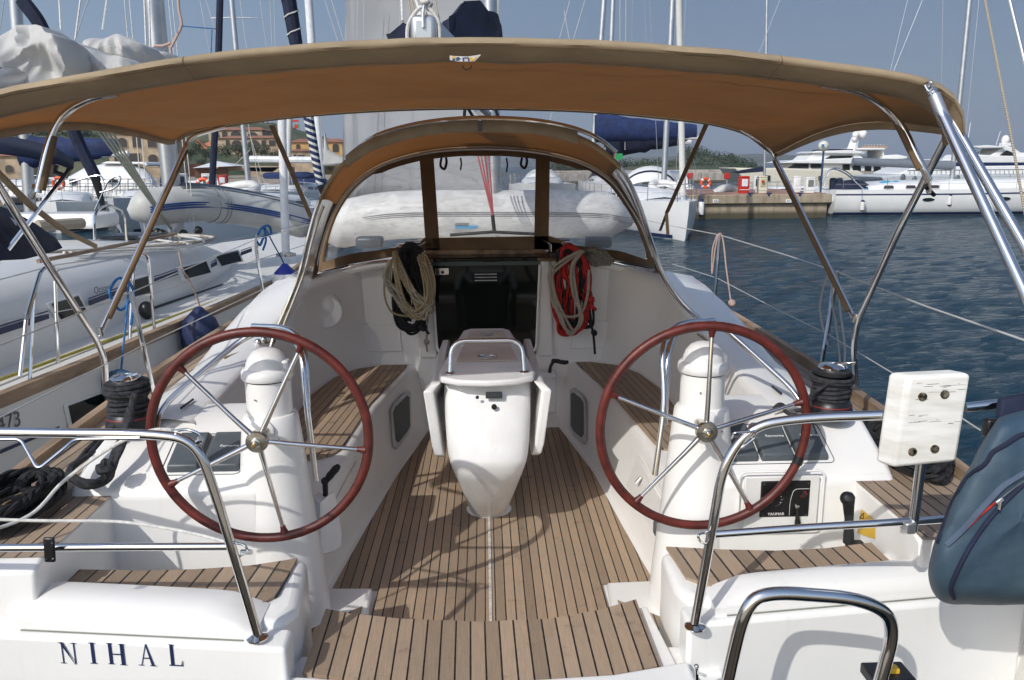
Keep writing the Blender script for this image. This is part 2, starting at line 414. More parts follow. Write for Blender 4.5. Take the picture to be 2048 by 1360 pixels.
# foredeck and side decks
def sdeck(s):
    q = []; 
    for y in [2.66, 2.8, 3.24, 3.28, 3.6, 4.2, 5, 6, 6.6, 8, 9.5, 11]:
        xi = 1.53 if y < 3.26 else tab(CO, y)+.04
        if y >= 10: xi = tab(CO, y)
        q.append([V(s*xi, y, 1.40), V(s*(hb(y)-.055), y, 1.40+.02*(y > 8))])
    MB().grid(q, flip=(s > 0)).build('side_deck', M['teakdeck'], Y_)
both(sdeck)
q = [[V(-hb(y)+.05, y, 1.395+.3*max(0, (y-8)/6)), V(0, y, 1.42+.34*max(0, (y-8)/6)), V(hb(y)-.05, y, 1.395+.3*max(0, (y-8)/6))] for y in [10.6, 11.2, 12, 12.8, 13.5]]
MB().grid(q).build('foredeck', G, Y_)
# cockpit sole
L = [(y, fx(y)) for y in (3.56, 4.2, 5, 5.95)]; LR = [(y, fx(y, 1)) for y in (3.56, 4.2, 5, 5.95)]
pol = [V(-.53, 2.9, F)]+[V(-.53, 3.56, F)]+[V(-x+.02, y, F) for y, x in L]+[V(x-.02, y, F) for y, x in LR[::-1]]+[V(.53, 3.56, F), V(.53, 2.9, F)]
MB().poly([p+V(0, 0, .008) for p in pol][::-1]).build('cockpit_sole', M['teak'], Y_)
MB().box((0, 4.55, F-.05), (3.4, 3.62, .1)).build('sole_moulding', G, Y_)
MB().box((0, 3.61, F+.0115), (.013, 1.44, .004)).build('centre_seam', M['ropewhite'], Y_)
for s in (1, -1):   # drain steps at the aft corners of the sole
    a = at(748, 1182, Z=F+.012); x0 = .53
    MB().prism([V(s*.545, 3.53, F), V(s*1.0, 3.55, F), V(s*1.0, 2.9, F), V(s*.52, 2.9, F)], (0, 0, .035)).build('drain_step', G, Y_, bevel=.012)
    MB().poly([V(s*.57, 3.36, F+.039), V(s*.80, 3.15, F+.039), V(s*.80, 2.92, F+.039), V(s*.56, 2.92, F+.039)]).build('drain_teak', M['teak'], Y_)
# bulkhead and companionway
HT, HBt = 2.02, 1.24
def blk(pts, name='bulkhead', d=.14, mt=G, bev=.012, y=6.34):
    return MB().prism([V(x, y, z) for x, z in pts], (0, d, 0)).build(name, mt, Y_, bevel=bev, seg=3)
for s in (1, -1):
    top = [(.47, 1.985), (.7, 1.965), (.95, 1.93), (1.15, 1.88), (1.3, 1.80)]
    pts = [(.47, F)]+top+[(1.3, F)]
    blk([(s*x, z) for x, z in pts][::s])
    # pillar mouldings each side of the hatch
    MB().prism([V(s*.385, 6.31, 1.22), V(s*.422, 6.31, 1.985), V(s*.50, 6.31, 1.985), V(s*.53, 6.31, 1.22)][::s], (0, .06, 0)).build('hatch_pillar', G, Y_, bevel=.02, seg=3)
    MB().tube(fillet([V(s*.415, 6.29, 1.95), V(s*.385, 6.29, 1.25), V(s*.05, 6.29, 1.225)], .09), .010, 8).build('hatch_trim', G, Y_)
blk([(-.55, F), (-.55, 1.235), (.55, 1.235), (.55, F)], y=6.332)
MB().prism([V(-.418, 6.33, 1.985), V(-.385, 6.33, 1.27), V(-.34, 6.33, 1.235), V(.34, 6.33, 1.235), V(.385, 6.33, 1.27), V(.418, 6.33, 1.985)], (0, .02, 0)).build('washboard', M['smoke'], Y_, bevel=.004)
for s in (1, -1):
    pts = [(.42, 1.2), (.42, 2.0), (.53, 2.0), (.56, 1.2)]
MB().prism([V(-.415, 6.318, 1.945), V(.415, 6.318, 1.945), V(.415, 6.318, 1.99), V(-.415, 6.318, 1.99)], (0, .01, 0)).build('hatch_front', glassy('teal_acrylic', (.05, .085, .08), .15), Y_, bevel=.003)
mb = MB()
for i in range(12):
    for j in range(3): mb.lathe([(.0045, 0), (.0045, .004)], (-.06+i*.0145-.02, 6.328, 1.83+j*.024), 8, Matrix.Rotation(PI/2, 3, 'X'))
mb.build('vent_holes', M['whiteplastic'], Y_)
lk = MB().box((-.335, 6.32, 1.905), (.105, .012, .055)).build('lock_plate', M['steel'], Y_, bevel=.004)
MB().lathe([(.012, 0), (.012, .012), (.006, .016)], (-.33, 6.312, 1.90), 14, Matrix.Rotation(PI/2, 3, 'X')).build('lock', M['black'], Y_)
MB().tube(fillet([V(-.03, 6.30, 2.0), V(-.03, 6.27, 1.985), V(.09, 6.27, 1.985), V(.09, 6.30, 2.0)], .02), .008).build('hatch_handle', M['black'], Y_)
MB().prism([V(-.46, 6.25, 1.985), V(-.46, 7.0, 2.02), V(.46, 7.0, 2.02), V(.46, 6.25, 1.985)], (0, 0, .03)).build('sliding_hatch', M['smoke'], Y_, bevel=.008)
MB().prism([V(-.50, 6.42, 2.02), V(.50, 6.42, 2.02), V(.46, 6.42, 2.055), V(-.46, 6.42, 2.055)], (0, .05, 0)).build('hatch_lip', M['teakcap'], Y_, bevel=.006)
for s in (1, -1):
    MB().prism([V(s*.40, 6.22, 1.985), V(s*.56, 6.22, 1.985), V(s*.48, 6.45, 2.01), V(s*.36, 6.45, 2.01)][::s], (0, 0, .022)).build('hatch_rail', M['canvasbrown'], Y_, bevel=.006)
    T([V(s*.50, 6.26, 2.0), V(s*.50, 6.30, 2.10), V(s*.44, 6.45, 2.13)], .006, 'hatch_bracket', M['steel'], Y_)
    # moulded edge above the seats, steel track on it
    pts = [V(s*.58, 6.30, 1.975), V(s*.9, 6.30, 1.945), V(s*1.15, 6.28, 1.88), V(s*1.32, 6.15, 1.83)]
    MB().tube(spline(pts, 5), .028, 8).build('coachroof_lip', G, Y_)
    T(spline([p+V(0, -.02, .035) for p in pts], 5), .008, 'jammer_track', M['steel'], Y_)
    # moulded locker panel under the lip
    MB().prism([V(s*.66, 6.338, 1.28), V(s*.68, 6.338, 1.50), V(s*1.0, 6.338, 1.50), V(s*1.04, 6.338, 1.28)][::s], (0, -.012, 0)).build('moulded_panel', G, Y_, bevel=.010, seg=3)
    # roof winch carrying the tails
    c = V(s*.62+.0, 6.22, 1.99)
    wn = MB().lathe([(.05, 0), (.052, .02), (.036, .04), (.036, .10), (.046, .115)], c, 20).build('coachroof_winch', M['black'], Y_)
    MB().lathe([(.044, .115), (.046, .125), (.03, .14), (.014, .142)], c, 20).build('winch_cap', M['steel'], wn)
    MB().box(c+V(s*-.10, .12, .03), (.07, .16, .06)).build('rope_clutch', M['black'], Y_, bevel=.01)
MB().ball(at(652, 612, Y=6.12), .115, 18, 12, (1, 1.3, .95)).build('air_scoop', G, Y_)
MB().lathe([(.112, 0), (.116, .01), (.116, .02), (.108, .03)], at(655, 626, Y=6.03), 24, Matrix.Rotation(R(70), 3, 'X')).build('scoop_rim', G, Y_)
# port windows in the seat faces
def facept(s, y, t, d=0):
    a = V(s*(fx(y, s)+.03), y, F+.07); b = V(s*(bx(y, s)-.028), y, 1.11)
    return lerp(a, b, t)+V(-s*d, 0, d*.35)
for s in (1, -1):
    A_, B_, C_ = facept(s, 5.1, .1), facept(s, 5.9, .1), facept(s, 5.5, .95)
    nn = (B_-A_).cross(C_-A_).normalized()
    if nn.x*s > 0: nn = -nn
    px_ = [(777, 822), (784, 808), (812, 782), (818, 786), (819, 858), (812, 872), (790, 900), (783, 894)] if s < 0 else [(1143, 780), (1150, 776), (1168, 790), (1175, 803), (1176, 880), (1170, 890), (1150, 872), (1143, 858)]
    pp = [plane_at(x, y, A_, nn) for x, y in px_]; cc = sum(pp, V(0, 0, 0))/8
    if ((pp[1]-pp[0]).cross(pp[2]-pp[1])).dot(nn) > 0: pp = pp[::-1]
    fr = MB().prism([p+nn*.002 for p in pp], nn*.016).build('port_window', M['alu'], Y_, bevel=.005)
    MB().prism([cc+(p-cc)*.80+nn*.012 for p in pp], nn*.008).build('port_pane', M['smoke'], fr)
# bench teak
for s, mt in ((-1, M['teakbp']), (1, M['teakbs'])):
    mb = MB()
    pts = [(4.18, bx(4.2, s)+.15), (4.24, bx(4.2, s)+.06), (4.34, bx(4.34, s)+.03), (5.2, bx(5.2, s)+.025), (6.15, bx(6.15, s)+.02), (6.27, bx(6.27, s)+.025), (6.27, .80), (6.15, 1.0), (5.9, 1.12), (5.4, 1.2), (4.5, 1.18), (4.16, 1.16)]
    mb.prism([V(s*x, y, 1.174) for y, x in pts][::s], (0, 0, .012)); mb.build('bench_teak', mt, Y_)
    q = []
# left locker panels in the seat side (aft part)
for s in (1, -1):
    c = [facept(s, 3.72, .30, .0), facept(s, 4.40, .30, .0), facept(s, 4.40, .92, .0), facept(s, 3.72, .92, .0)]
    MB().prism(c[::s], V(-s*.014, 0, .004)).build('locker_door', G, Y_, bevel=.010, seg=3)
T([facept(1, 4.18, .75, .02), facept(1, 4.18, .62, .035)], .010, 'locker_latch', M['steel'], Y_)
MB().box(facept(1, 3.66, .55, .03), (.05, .05, .07)).build('socket_box', M['grey'], Y_, bevel=.01)
# ---------------------------------------------------------------- helm pods, pedestals, wheels
def pod(s):
    pr = [(3.19, F), (3.19, 1.41), (3.25, 1.45), (3.50, 1.56), (3.60, 1.595), (3.85, 1.60), (3.85, F)]
    xi = .93
    poly = [V(s*xi, y, z) for y, z in pr]
    MB().prism(poly, (s*(1.70-xi), 0, 0)).build('helm_pod', G, Y_, bevel=.03, seg=4)
    cx = s*.905; cy = 3.33
    prof = [(F, .172, .030, 0), (.95, .168, .022, 0), (1.2, .156, .008, .0), (1.42, .142, 0, 0), (1.60, .124, 0, 0), (1.685, .114, 0, 0), (1.70, .104, 0, 0), (1.703, .093, 0, 0), (1.845, .092, 0, 0)]
    rows = []
    for z, r, dx, dy in prof:
        rows.append([V(cx-s*dx+r*math.cos(a), cy+r*math.sin(a), z) for a in [2*PI*k/36 for k in range(36)]])
    MB().grid(rows, closed_u=True).build('pedestal', G, Y_, ang=40)
    cp = MB().lathe([(.100, 1.848), (.105, 1.855), (.105, 1.882), (.098, 1.892), (.087, 1.897), (.084, 1.915), (.074, 1.94), (.055, 1.962), (.03, 1.973), (.001, 1.977)], (cx, cy, 0), 36).build('compass_cap', M['whiteplastic'], Y_, ang=50)
    MB().box((cx+.078, cy-.01, 1.905), (.035, .06, .045)).build('cap_hinge', M['whiteplastic'], cp, bevel=.012, seg=4)
    MB().lathe([(.0925, 1.842), (.0935, 1.846), (.0925, 1.850)], (cx, cy, 0), 36, cap=False).build('cap_seal', M['rubber'], Y_)
    for q_, zz in ((-.35, 1.78), (.5, 1.62), (-.6, 1.50), (.45, 1.30)):
        MB().lathe([(.0045, 0), (.004, .003)], V(cx+math.sin(q_)*.0935*(1 if zz > 1.7 else 1.3), cy-math.cos(q_)*.0935*(1 if zz > 1.7 else 1.3)-.004, zz), 8, Matrix.Rotation(PI/2, 3, 'X')).build('column_screw', M['steel'], Y_)
    a4 = [V(s*1.03 if s < 0 else .985, 3.262, 1.4575), V(s*1.36 if s < 0 else 1.47, 3.262, 1.4575), V(s*1.36 if s < 0 else 1.47, 3.49, 1.5585), V(s*1.03 if s < 0 else .985, 3.49, 1.5585)]
    MB().tube(fillet([lerp(a4[0], a4[1], .5)]+[a4[1], a4[2], a4[3], a4[0]]+[lerp(a4[0], a4[1], .5)], .03), .0018, 5).build('panel_joint', M['grey'], Y_)
    MB().lathe([(.052, 0), (.052, .018), (.036, .028)], V(cx-.01, 3.225, 1.655), 24, Matrix.Rotation(PI/2, 3, 'X')).build('steering_boss', G, Y_)
both(pod)
def wheel(hx, hy, Yw, ends, Rw=.421):
    c = at(hx, hy, Y=Yw)
    rim_pts = [V(c.x+Rw*math.sin(2*PI*k/96), Yw, c.z+Rw*math.cos(2*PI*k/96)) for k in range(96)]
    wh = MB().tube(rim_pts, .0185, 14, closed=True).build('steering_wheel', M['red'], Y_)
    # stitched seam as a fine raised thread inside the rim
    MB().tube([V(c.x+(Rw-.0187)*math.sin(2*PI*k/96), Yw-.003, c.z+(Rw-.0187)*math.cos(2*PI*k/96)) for k in range(96)], .0012, 5, closed=True).build('rim_seam', M['rubber'], wh)
    for k in range(4):
        a = 2*PI*(k+.35)/4; d = V(math.sin(a), 0, math.cos(a)); tn = V(math.cos(a), 0, -math.sin(a))
        MB().tube([c+d*Rw-tn*.0012, c+d*Rw+tn*.0012], .0190, 14).build('rim_joint', mat('dark_leather', (.14, .02, .012), .5), wh)
    hubc = c+V(0, -.045, 0)
    for ex, ey in ends:
        e = at(ex, ey, Y=Yw); d = (e-c).normalized(); st = hubc+d*.028+V(0, .01, 0); en = c+d*(Rw-.028)
        MB().tube([st, lerp(st, en, .25)+V(0, -.004, 0), en], [.0115, .0100, .0078], 12).build('spoke', M['steel'], wh)
        MB().tube([c+d*(Rw-.045), c+d*(Rw-.034), c+d*(Rw-.012)], [.0108, .0115, .018], 12).build('spoke_socket', M['red'], wh)
    rx = Matrix.Rotation(PI/2, 3, 'X')
    MB().lathe([(.022, -.11), (.022, -.02), (.040, -.018), (.043, -.010), (.043, .012), (.040, .018), (.020, .02), (.019, .03), (.012, .032), (.010, .042), (.005, .044)], hubc, 28, rx).build('hub', mat('worn_brass_steel', (.60, .57, .50), .22, .95, var=.12, vs=40), wh)
    MB().lathe([(.0075, .03), (.0075, .052), (.003, .054)], hubc, 12, rx).build('hub_bolt', mat('brass', (.52, .33, .10), .25, 1), wh)
    return c
wheel(521, 875, 3.10, [(600, 697), (738, 901), (568, 1062), (343, 968), (363, 738)])
wheel(1407, 856, 3.14, [(1425, 655), (1608, 803), (1503, 1022), (1270, 1006), (1217, 787)], .418)
MB().tube([at(1597, 920, Y=3.14)+V(.004, 0, .016), at(1597, 920, Y=3.14)+V(-.006, 0, -.016)], .0210, 14).build('king_spoke_tape', M['black'], Y_)
# guard rails round the pedestals
def guard(pts, nm='guard_rail'):
    T(fillet(pl3(pts), .12, 9), .0135, nm, M['steel'], Y_, 12)
guard([(632, 962, 3.45), (612, 800, 3.50), (604, 700, 3.58), (575, 662, 3.72), (500, 664, 3.86), (322, 812, 3.60), (314, 862, 3.52)])
guard([(616, 842, 3.62), (612, 700, 3.70), (585, 655, 3.84), (505, 652, 3.95)])
guard([(1310, 950, 3.45), (1331, 800, 3.50), (1322, 690, 3.60), (1352, 645, 3.74), (1432, 640, 3.86), (1600, 792, 3.62), (1612, 850, 3.52)])
guard([(1330, 850, 3.60), (1334, 700, 3.70), (1362, 650, 3.84), (1428, 640, 3.95)])
# instrument covers on the sloping pod face
def slope_pt(x, t):  # t 0 at the lower edge, 1 at the upper
    return V(x, lerp(3.25, 3.50, t), lerp(1.45, 1.56, t))
SN = V(0, -.11, .25).normalized(); SU = V(0, .25, .11).normalized()
def instr(x0, x1, t0=.10, t1=.93, txt=True):
    o = .034
    a = [slope_pt(x0, t0), slope_pt(x1, t0), slope_pt(x1, t1), slope_pt(x0, t1)]
    b = [lerp(p, (a[0]+a[2])/2, .09)+SN*o for p in a]
    mb = MB().add(a+b, [[3, 2, 1, 0], [4, 5, 6, 7], [0, 1, 5, 4], [1, 2, 6, 5], [2, 3, 7, 6], [3, 0, 4, 7]])
    ic = mb.build('instrument_cover', M['grey'], Y_, bevel=.008, seg=3)
    if txt:
        p = lerp(b[0], b[3], .52)+V((x1-x0)*.27, 0, 0)+SN*.0015
        text('Raymarine', .019, p, (1, 0, 0), SU, .0006).build('lettering', M['whiteplastic'], ic)
instr(-1.335, -1.20, txt=False); instr(-1.185, -1.035)
instr(1.00, 1.145); instr(1.155, 1.30); instr(1.31, 1.445)
# engine panel on the starboard pod
def podq(px0, py0, px1, py1, y): 
    a = at(px0, py0, Y=y); b = at(px1, py1, Y=y); return [V(a.x, y, b.z), V(b.x, y, b.z), V(b.x, y, a.z), V(a.x, y, a.z)]
pc = podq(1480, 944, 1640, 1062, 3.185)
mb = MB(); w_ = .008
x0, x1, z0, z1 = pc[0].x, pc[1].x, pc[0].z, pc[2].z
mb.tube(fillet([V(x0, 3.182, (z0+z1)/2), V(x0, 3.182, z1), V(x1, 3.182, z1), V(x1, 3.182, z0), V(x0, 3.182, z0), V(x0, 3.182, (z0+z1)/2)], .03), .005, 6)
ep = mb.build('engine_panel', M['whiteplastic'], Y_)
MB().prism([V(x0+.02, 3.176, z0+.02), V(x1-.02, 3.176, z0+.02), V(x1-.02, 3.176, z1-.02), V(x0+.02, 3.176, z1-.02)], (0, .012, 0)).build('panel_recess', M['gelw'], ep, bevel=.004)
bc = podq(1523, 963, 1617, 1033, 3.172)
MB().prism(bc, (0, .010, 0)).build('panel_plate', M['black'], ep, bevel=.004)
bw, bh = bc[1].x-bc[0].x, bc[2].z-bc[0].z; rx = Matrix.Rotation(PI/2, 3, 'X')
pcn = lambda u, v_: V(bc[0].x+bw*u, 3.170, bc[0].z+bh*v_)
MB().lathe([(.034, 0), (.036, .004), (.030, .006), (.028, .004)], pcn(.30, .52), 28, rx).build('gauge', mat('gauge_black', (.03, .03, .032), .15), ep)
for k in range(9):
    a = -2.2+k*.55; d = V(math.sin(a), 0, math.cos(a)); MB().box(pcn(.30, .52)+d*.024+V(0, -.006, 0), (.002, .001, .006), Matrix.Rotation(-a, 3, 'Y').transposed()).build('gauge_tick', M['whiteplastic'], ep)
MB().tube([pcn(.86, .62)+V(.013*math.sin(a), 0, .013*math.cos(a)) for a in [2*PI*k/18 for k in range(14)]], .0014, 6).build('start_ring', M['ropered'], ep)
MB().lathe([(.010, 0), (.010, .006)], pcn(.86, .62), 18, rx).build('start_button', M['rubber'], ep)
MB().lathe([(.010, 0), (.009, .008), (.004, .010)], pcn(.74, .30), 18, rx).build('ignition_lock', M['steel'], ep)
MB().tube([pcn(.74, .26)+V(0, -.006, 0), pcn(.75, .05)+V(0, -.01, 0), pcn(.76, -.14)+V(0, -.01, 0), pcn(.76, -.25)+V(0, -.01, 0)], [.006, .008, .013, .009], 8).build('ignition_key', M['black'], ep)
text('YANMAR', .017, pcn(.16, .06), (1, 0, 0), (0, 0, 1), .0006).build('lettering', M['whiteplastic'], ep)
for u, v_ in ((.06, .93), (.94, .93), (.94, .06), (.06, .06)): MB().lathe([(.0035, 0), (.003, .003)], pcn(u, v_), 8, rx).build('panel_screw', mat('screw_brass', (.4, .33, .2), .3, 1), ep)
MB().tube(fillet([pcn(.60, .05), pcn(.60, .45), pcn(.66, .78), pcn(.97, .78)], .02), .0009, 5).build('panel_line', M['whiteplastic'], ep)
# throttle lever with its recess and the yellow warning sticker
th = MB().tube([at(1697, 1085, Y=3.0), at(1698, 1040, Y=3.0), at(1697, 1010, Y=3.0), at(1695, 995, Y=3.0), at(1694, 988, Y=3.0)], [.022, .017, .022, .029, .022], 12).build('throttle_lever', M['rubber'], Y_)
MB().ball(at(1694, 997, Y=3.0), .027, sc_=(1, 1, 1.05)).build('throttle_knob', M['black'], th)
MB().box(at(1716, 1098, Y=3.02), (.07, .10, .04)).build('throttle_recess', M['rubber'], Y_, bevel=.01)
# ---------------------------------------------------------------- transom, helm seats, step
def tf(s, x): return 2.385+.128*(abs(x)-.65) if s < 0 else 2.46+.11*(abs(x)-.6)
def stern(s):
    ZS = 1.225; k_ = .07 if s > 0 else 0
    pol = [(.70-k_*.5, 2.96), (.66, 2.60+k_), (.70, 2.50+k_), (1.56, 2.56+k_), (1.56, 2.92), (1.3, 2.90), (1.0, 2.90)]
    MB().prism([V(s*x, y, F) for x, y in pol][::-s], (0, 0, ZS-F)).build('helm_seat', G, Y_, bevel=.035, seg=4)
    tk = [(.735, 2.935), (.745, 2.66), (.81, 2.575), (1.0, 2.60), (1.3, 2.64), (1.53, 2.69), (1.53, 2.885), (1.3, 2.865), (1.1, 2.865), (.9, 2.885)]
    if s > 0: tk = [(.69, 2.965), (.71, 2.72), (.80, 2.63), (1.0, 2.66), (1.3, 2.71), (1.50, 2.75), (1.50, 2.96), (1.3, 2.92), (1.1, 2.91), (.9, 2.93)]
    MB().prism([V(s*x, y, ZS) for x, y in tk][::-s], (0, 0, .012)).build('seat_teak', M['teakseat'] if s < 0 else M['teakseat2'], Y_)
    sec = []
    for x, k in ((.76, .05), (.80, .35), (.88, .9), (.95, 1), (1.25, 1.08), (1.50, 1.1), (1.58, .8), (1.62, .2)) if s < 0 else ((.76, .05), (.80, .35), (.88, .9), (.95, 1), (1.25, 1.08), (1.6, 1.12), (1.84, 1.1), (1.88, .3)):
        t_ = tf(s, x)
        q_ = 0 if s < 0 else -.045; sec.append([V(s*x, t_+.235+q_, ZS-.01), V(s*x, t_+.222+q_, ZS+.048*k), V(s*x, t_+.20+q_, ZS+.058*k), V(s*x, t_+.13, ZS+.058*k), V(s*x, t_+.062, ZS+.048*k),
                    V(s*x, t_+.040, ZS+.030*k), V(s*x, t_+.034, ZS+.004), V(s*x, t_+.036, ZS-.04)])
    MB().grid(sec, flip=(s < 0)).poly(sec[0][::(1 if s < 0 else -1)]).build('locker_lid', G, Y_, ang=40)
    xs = [.655, 1.0, 1.4, 1.9]
    out = [V(s*x, tf(s, x), .2) for x in xs]+[V(s*1.9, tf(s, 1.9)+.18, .2), V(s*.655, tf(s, .655)+.12, .2)]
    MB().prism(out[::s], (0, 0, 1.0)).build('transom', G, Y_, bevel=.016, seg=3)
    # quarter moulding between side deck and seat
    MB().prism([V(s*1.53, 3.27, F), V(s*1.53, 3.27, 1.396), V(s*1.53, 2.66+k_, 1.396), V(s*1.53, 2.60+k_, 1.375), V(s*1.53, 2.58+k_, 1.20), V(s*1.53, 2.58+k_, F)], (s*.42, 0, 0)).build('quarter_moulding', G, Y_, bevel=.012)
    # lower wing beside the walk-through
    MB().prism([V(s*.60, 2.40, .55), V(s*.62, 2.62, .55), V(s*.60, 2.62, 1.03), V(s*.585, 2.44, 1.03)][::-s], (s*.2, 0, 0)).build('walkthrough_side', G, Y_, bevel=.02, seg=3)
both(stern)
for s in (1, -1):   # joints, latches and drain on the mouldings
    ln = [V(s*x, tf(s, x)-.0005, 1.165) for x in (.67, 1.0, 1.4, 1.88)]
    T([V(s*x, tf(s, x)+.031, 1.2025) for x in ((.80, 1.0, 1.3, 1.56) if s < 0 else (.80, 1.1, 1.4, 1.84))], .0028, 'lid_joint', mat('joint_grey', (.20, .21, .17), .8), Y_, 5)
# starboard lockers carry a curved quarter to the right edge
stp = [at(652, 1224, Z=1.05), at(700, 1233, Z=1.05), at(800, 1244, Z=1.05), at(960, 1250, Z=1.05), at(1100, 1244, Z=1.05), at(1200, 1226, Z=1.05), at(1272, 1205, Z=1.05)]
sta = [at(1322, 1338, Z=1.05), at(1150, 1372, Z=1.05), at(960, 1385, Z=1.05), at(760, 1376, Z=1.05), at(605, 1352, Z=1.05)]
MB().prism((stp+sta)[::-1], (0, 0, .014)).build('step_teak', M['teakstep'], Y_)
stw = [p+V(.03*(1 if p.x > 0 else -1), 0, 0) for p in stp]
MB().prism([V(-.60, 2.84, 1.045), V(-.4, 2.79, 1.045), V(0, 2.755, 1.045), V(.4, 2.79, 1.045), V(.60, 2.86, 1.045), V(.64, 2.30, 1.045), V(0, 2.22, 1.045), V(-.64, 2.30, 1.045)][::-1], (0, 0, -.5)).build('transom_step', G, Y_, bevel=.008)
MB().prism([V(-.68, 2.44, 1.03), V(-.40, 2.395, 1.03), V(0, 2.375, 1.03), V(.40, 2.40, 1.03), V(.66, 2.46, 1.03), V(.66, 2.2, 1.03), V(-.68, 2.2, 1.03)][::-1], (0, 0, .042)).build('transom_sill', G, Y_, bevel=.012, seg=3)
# name on the transom: N I H A L in serif capitals
def serif(ch, o, h, ux, uy):
    st, th, sf = .15*h, .055*h, .06*h
    def q(x0, y0, x1, y1): return [(x0, y0), (x1, y0), (x1, y1), (x0, y1)]
    w = {'N': .80, 'I': .32, 'H': .82, 'A': .80, 'L': .62}[ch]*h; P = []
    def stem(x, t): P.append(q(x-t/2, 0, x+t/2, h))
    def ser(x, y, l): P.append(q(x-l/2, y, x+l/2, y+sf*.6))
    if ch == 'I': stem(w/2, st); ser(w/2, 0, w); ser(w/2, h-sf*.6, w)
    if ch == 'H':
        for x in (.17*w, .83*w): stem(x, st); ser(x, 0, .34*w); ser(x, h-sf*.6, .34*w)
        P.append(q(.17*w, .48*h, .83*w, .48*h+th))
    if ch == 'N':
        stem(.16*w, th); stem(.84*w, th); ser(.16*w, 0, .30*w); ser(.12*w, h-sf*.6, .26*w); ser(.84*w, h-sf*.6, .30*w)
        P.append([(.08*w, h), (.24*w, h), (.865*w, -.02*h), (.82*w, -.02*h), (.80*w, .02*h)])
    if ch == 'A':
        P.append([(.16*w, 0), (.21*w, 0), (.52*w, h*.98), (.48*w, h)]); P.append([(.46*w, h*1.02), (.53*w, h*1.02), (.90*w, 0), (.74*w, 0)])
        P.append(q(.29*w, .32*h, .70*w, .32*h+th)); ser(.17*w, 0, .30*w); ser(.83*w, 0, .34*w)
    if ch == 'L':
        stem(.24*w, st); ser(.24*w, h-sf*.6, .46*w); P.append(q(0.01*w, 0, .93*w, th)); P.append([(.84*w, 0), (.95*w, 0), (.99*w, .26*h), (.94*w, .26*h)])
    mb = MB(); uz = ux.cross(uy)
    for k, p in enumerate(P):
        pts = [o+ux*x+uy*y+uz*(.0006*k) for x, y in p]; ar = sum(p[i][0]*p[(i+1) % len(p)][1]-p[(i+1) % len(p)][0]*p[i][1] for i in range(len(p)))
        if ar < 0: pts = pts[::-1]
        mb.poly(pts)
    return mb, w
uy = V(0, 0, 1); fa, fb_ = V(-1.9, tf(-1, 1.9), 0), V(-.655, tf(-1, .655), 0); ux = (fb_-fa).normalized(); fn = V(ux.y, -ux.x, 0)
for ch, px, py in (('N', 122, 1326), ('I', 181, 1327), ('H', 217, 1328), ('A', 277, 1330), ('L', 339, 1331)):
    o = plane_at(px, py, fa+fn*.0022, fn); mb, _ = serif(ch, o, .077, ux, uy); mb.build('letter', M['letter'], Y_, smooth=False)
# ---------------------------------------------------------------- pushpit rails, ladder rail, bracket board
def rl(pts, r, name, rad=.10, n=14): return T(fillet(pl3(pts), rad, 12), r, name, M['steel'], Y_, n)
def flange(p, r=.034):
    MB().lathe([(r, 0), (r, .004), (r*.6, .010), (r*.5, .012)], p, 22).build('rail_base', M['steel'], Y_)
rl([(515, 1268, 2.43), (430, 985, 2.43), (392, 880, 2.43), (300, 868, 2.43), (-60, 864, 2.46), (-260, 866, 2.9)], .0155, 'pushpit_rail', .11)
flange(at(514, 1274, Y=2.43)-V(0, 0, .004))
rl([(462, 1093, 2.44), (250, 1094, 2.44), (-200, 1097, 2.5)], .0125, 'pushpit_lower_rail')
MB().prism([at(84, 1076, Y=2.415), at(107, 1076, Y=2.415), at(110, 1126, Y=2.415), at(88, 1126, Y=2.415)], (0, .012, 0)).build('rail_clamp', M['black'], Y_, bevel=.006)
for q_ in ((92, 1086), (103, 1086), (94, 1117), (105, 1117)): MB().lathe([(.0035, 0), (.003, .004)], at(*q_, Y=2.413), 8, rx).build('clamp_screw', M['steel'], Y_)
rl([(-40, 878, 2.42), (42, 878, 2.42), (76, 939, 2.36), (133, 893, 2.40), (150, 878, 2.42), (280, 876, 2.42)], .0055, 'cup_hook', .02, 8)
rl([(350, 862, 2.43), (375, 858, 2.40), (402, 868, 2.40), (404, 885, 2.40), (388, 892, 2.43)], .0045, 'lifeline_eye', .02, 8)
T(pl3([(395, 884, 2.41), (404, 878, 2.40), (398, 872, 2.40)]), .009, 'shackle', M['steel'], Y_)
rl([(468, 1085, 2.43), (490, 1089, 2.40), (496, 1103, 2.40), (480, 1112, 2.42)], .0045, 'lifeline_eye', .02, 8)
T(pl3([(484, 1104, 2.41), (502, 1104, 2.39)]), .009, 'shackle', M['steel'], Y_)
# starboard
rl([(1390, 1246, 2.44), (1428, 1040, 2.44), (1446, 930, 2.44), (1500, 853, 2.44), (1600, 836, 2.42), (1795, 829, 2.36)], .0155, 'pushpit_rail', .12)
flange(at(1390, 1252, Y=2.44)-V(0, 0, .004))
rl([(1930, 815, 2.34), (2080, 798, 2.32), (2250, 790, 2.6), (2330, 770, 3.3), (2330, 900, 3.3)], .0150, 'pushpit_rail')
rl([(1420, 1069, 2.45), (1600, 1056, 2.42), (1870, 1040, 2.36), (2150, 1020, 2.3)], .0125, 'pushpit_lower_rail')
rl([(1825, 1060, 2.37), (1843, 920, 2.37)], .0155, 'board_post')
MB().prism([at(1812, 1048, Y=2.345), at(1836, 1046, Y=2.345), at(1832, 1070, Y=2.345), at(1815, 1070, Y=2.345)], (0, .05, 0)).build('post_clamp', M['alu'], Y_, bevel=.006)
rl([(1464, 876, 2.44), (1466, 866, 2.41), (1510, 862, 2.41), (1514, 874, 2.41), (1483, 896, 2.43)], .004, 'lifeline_eye', .012, 8)
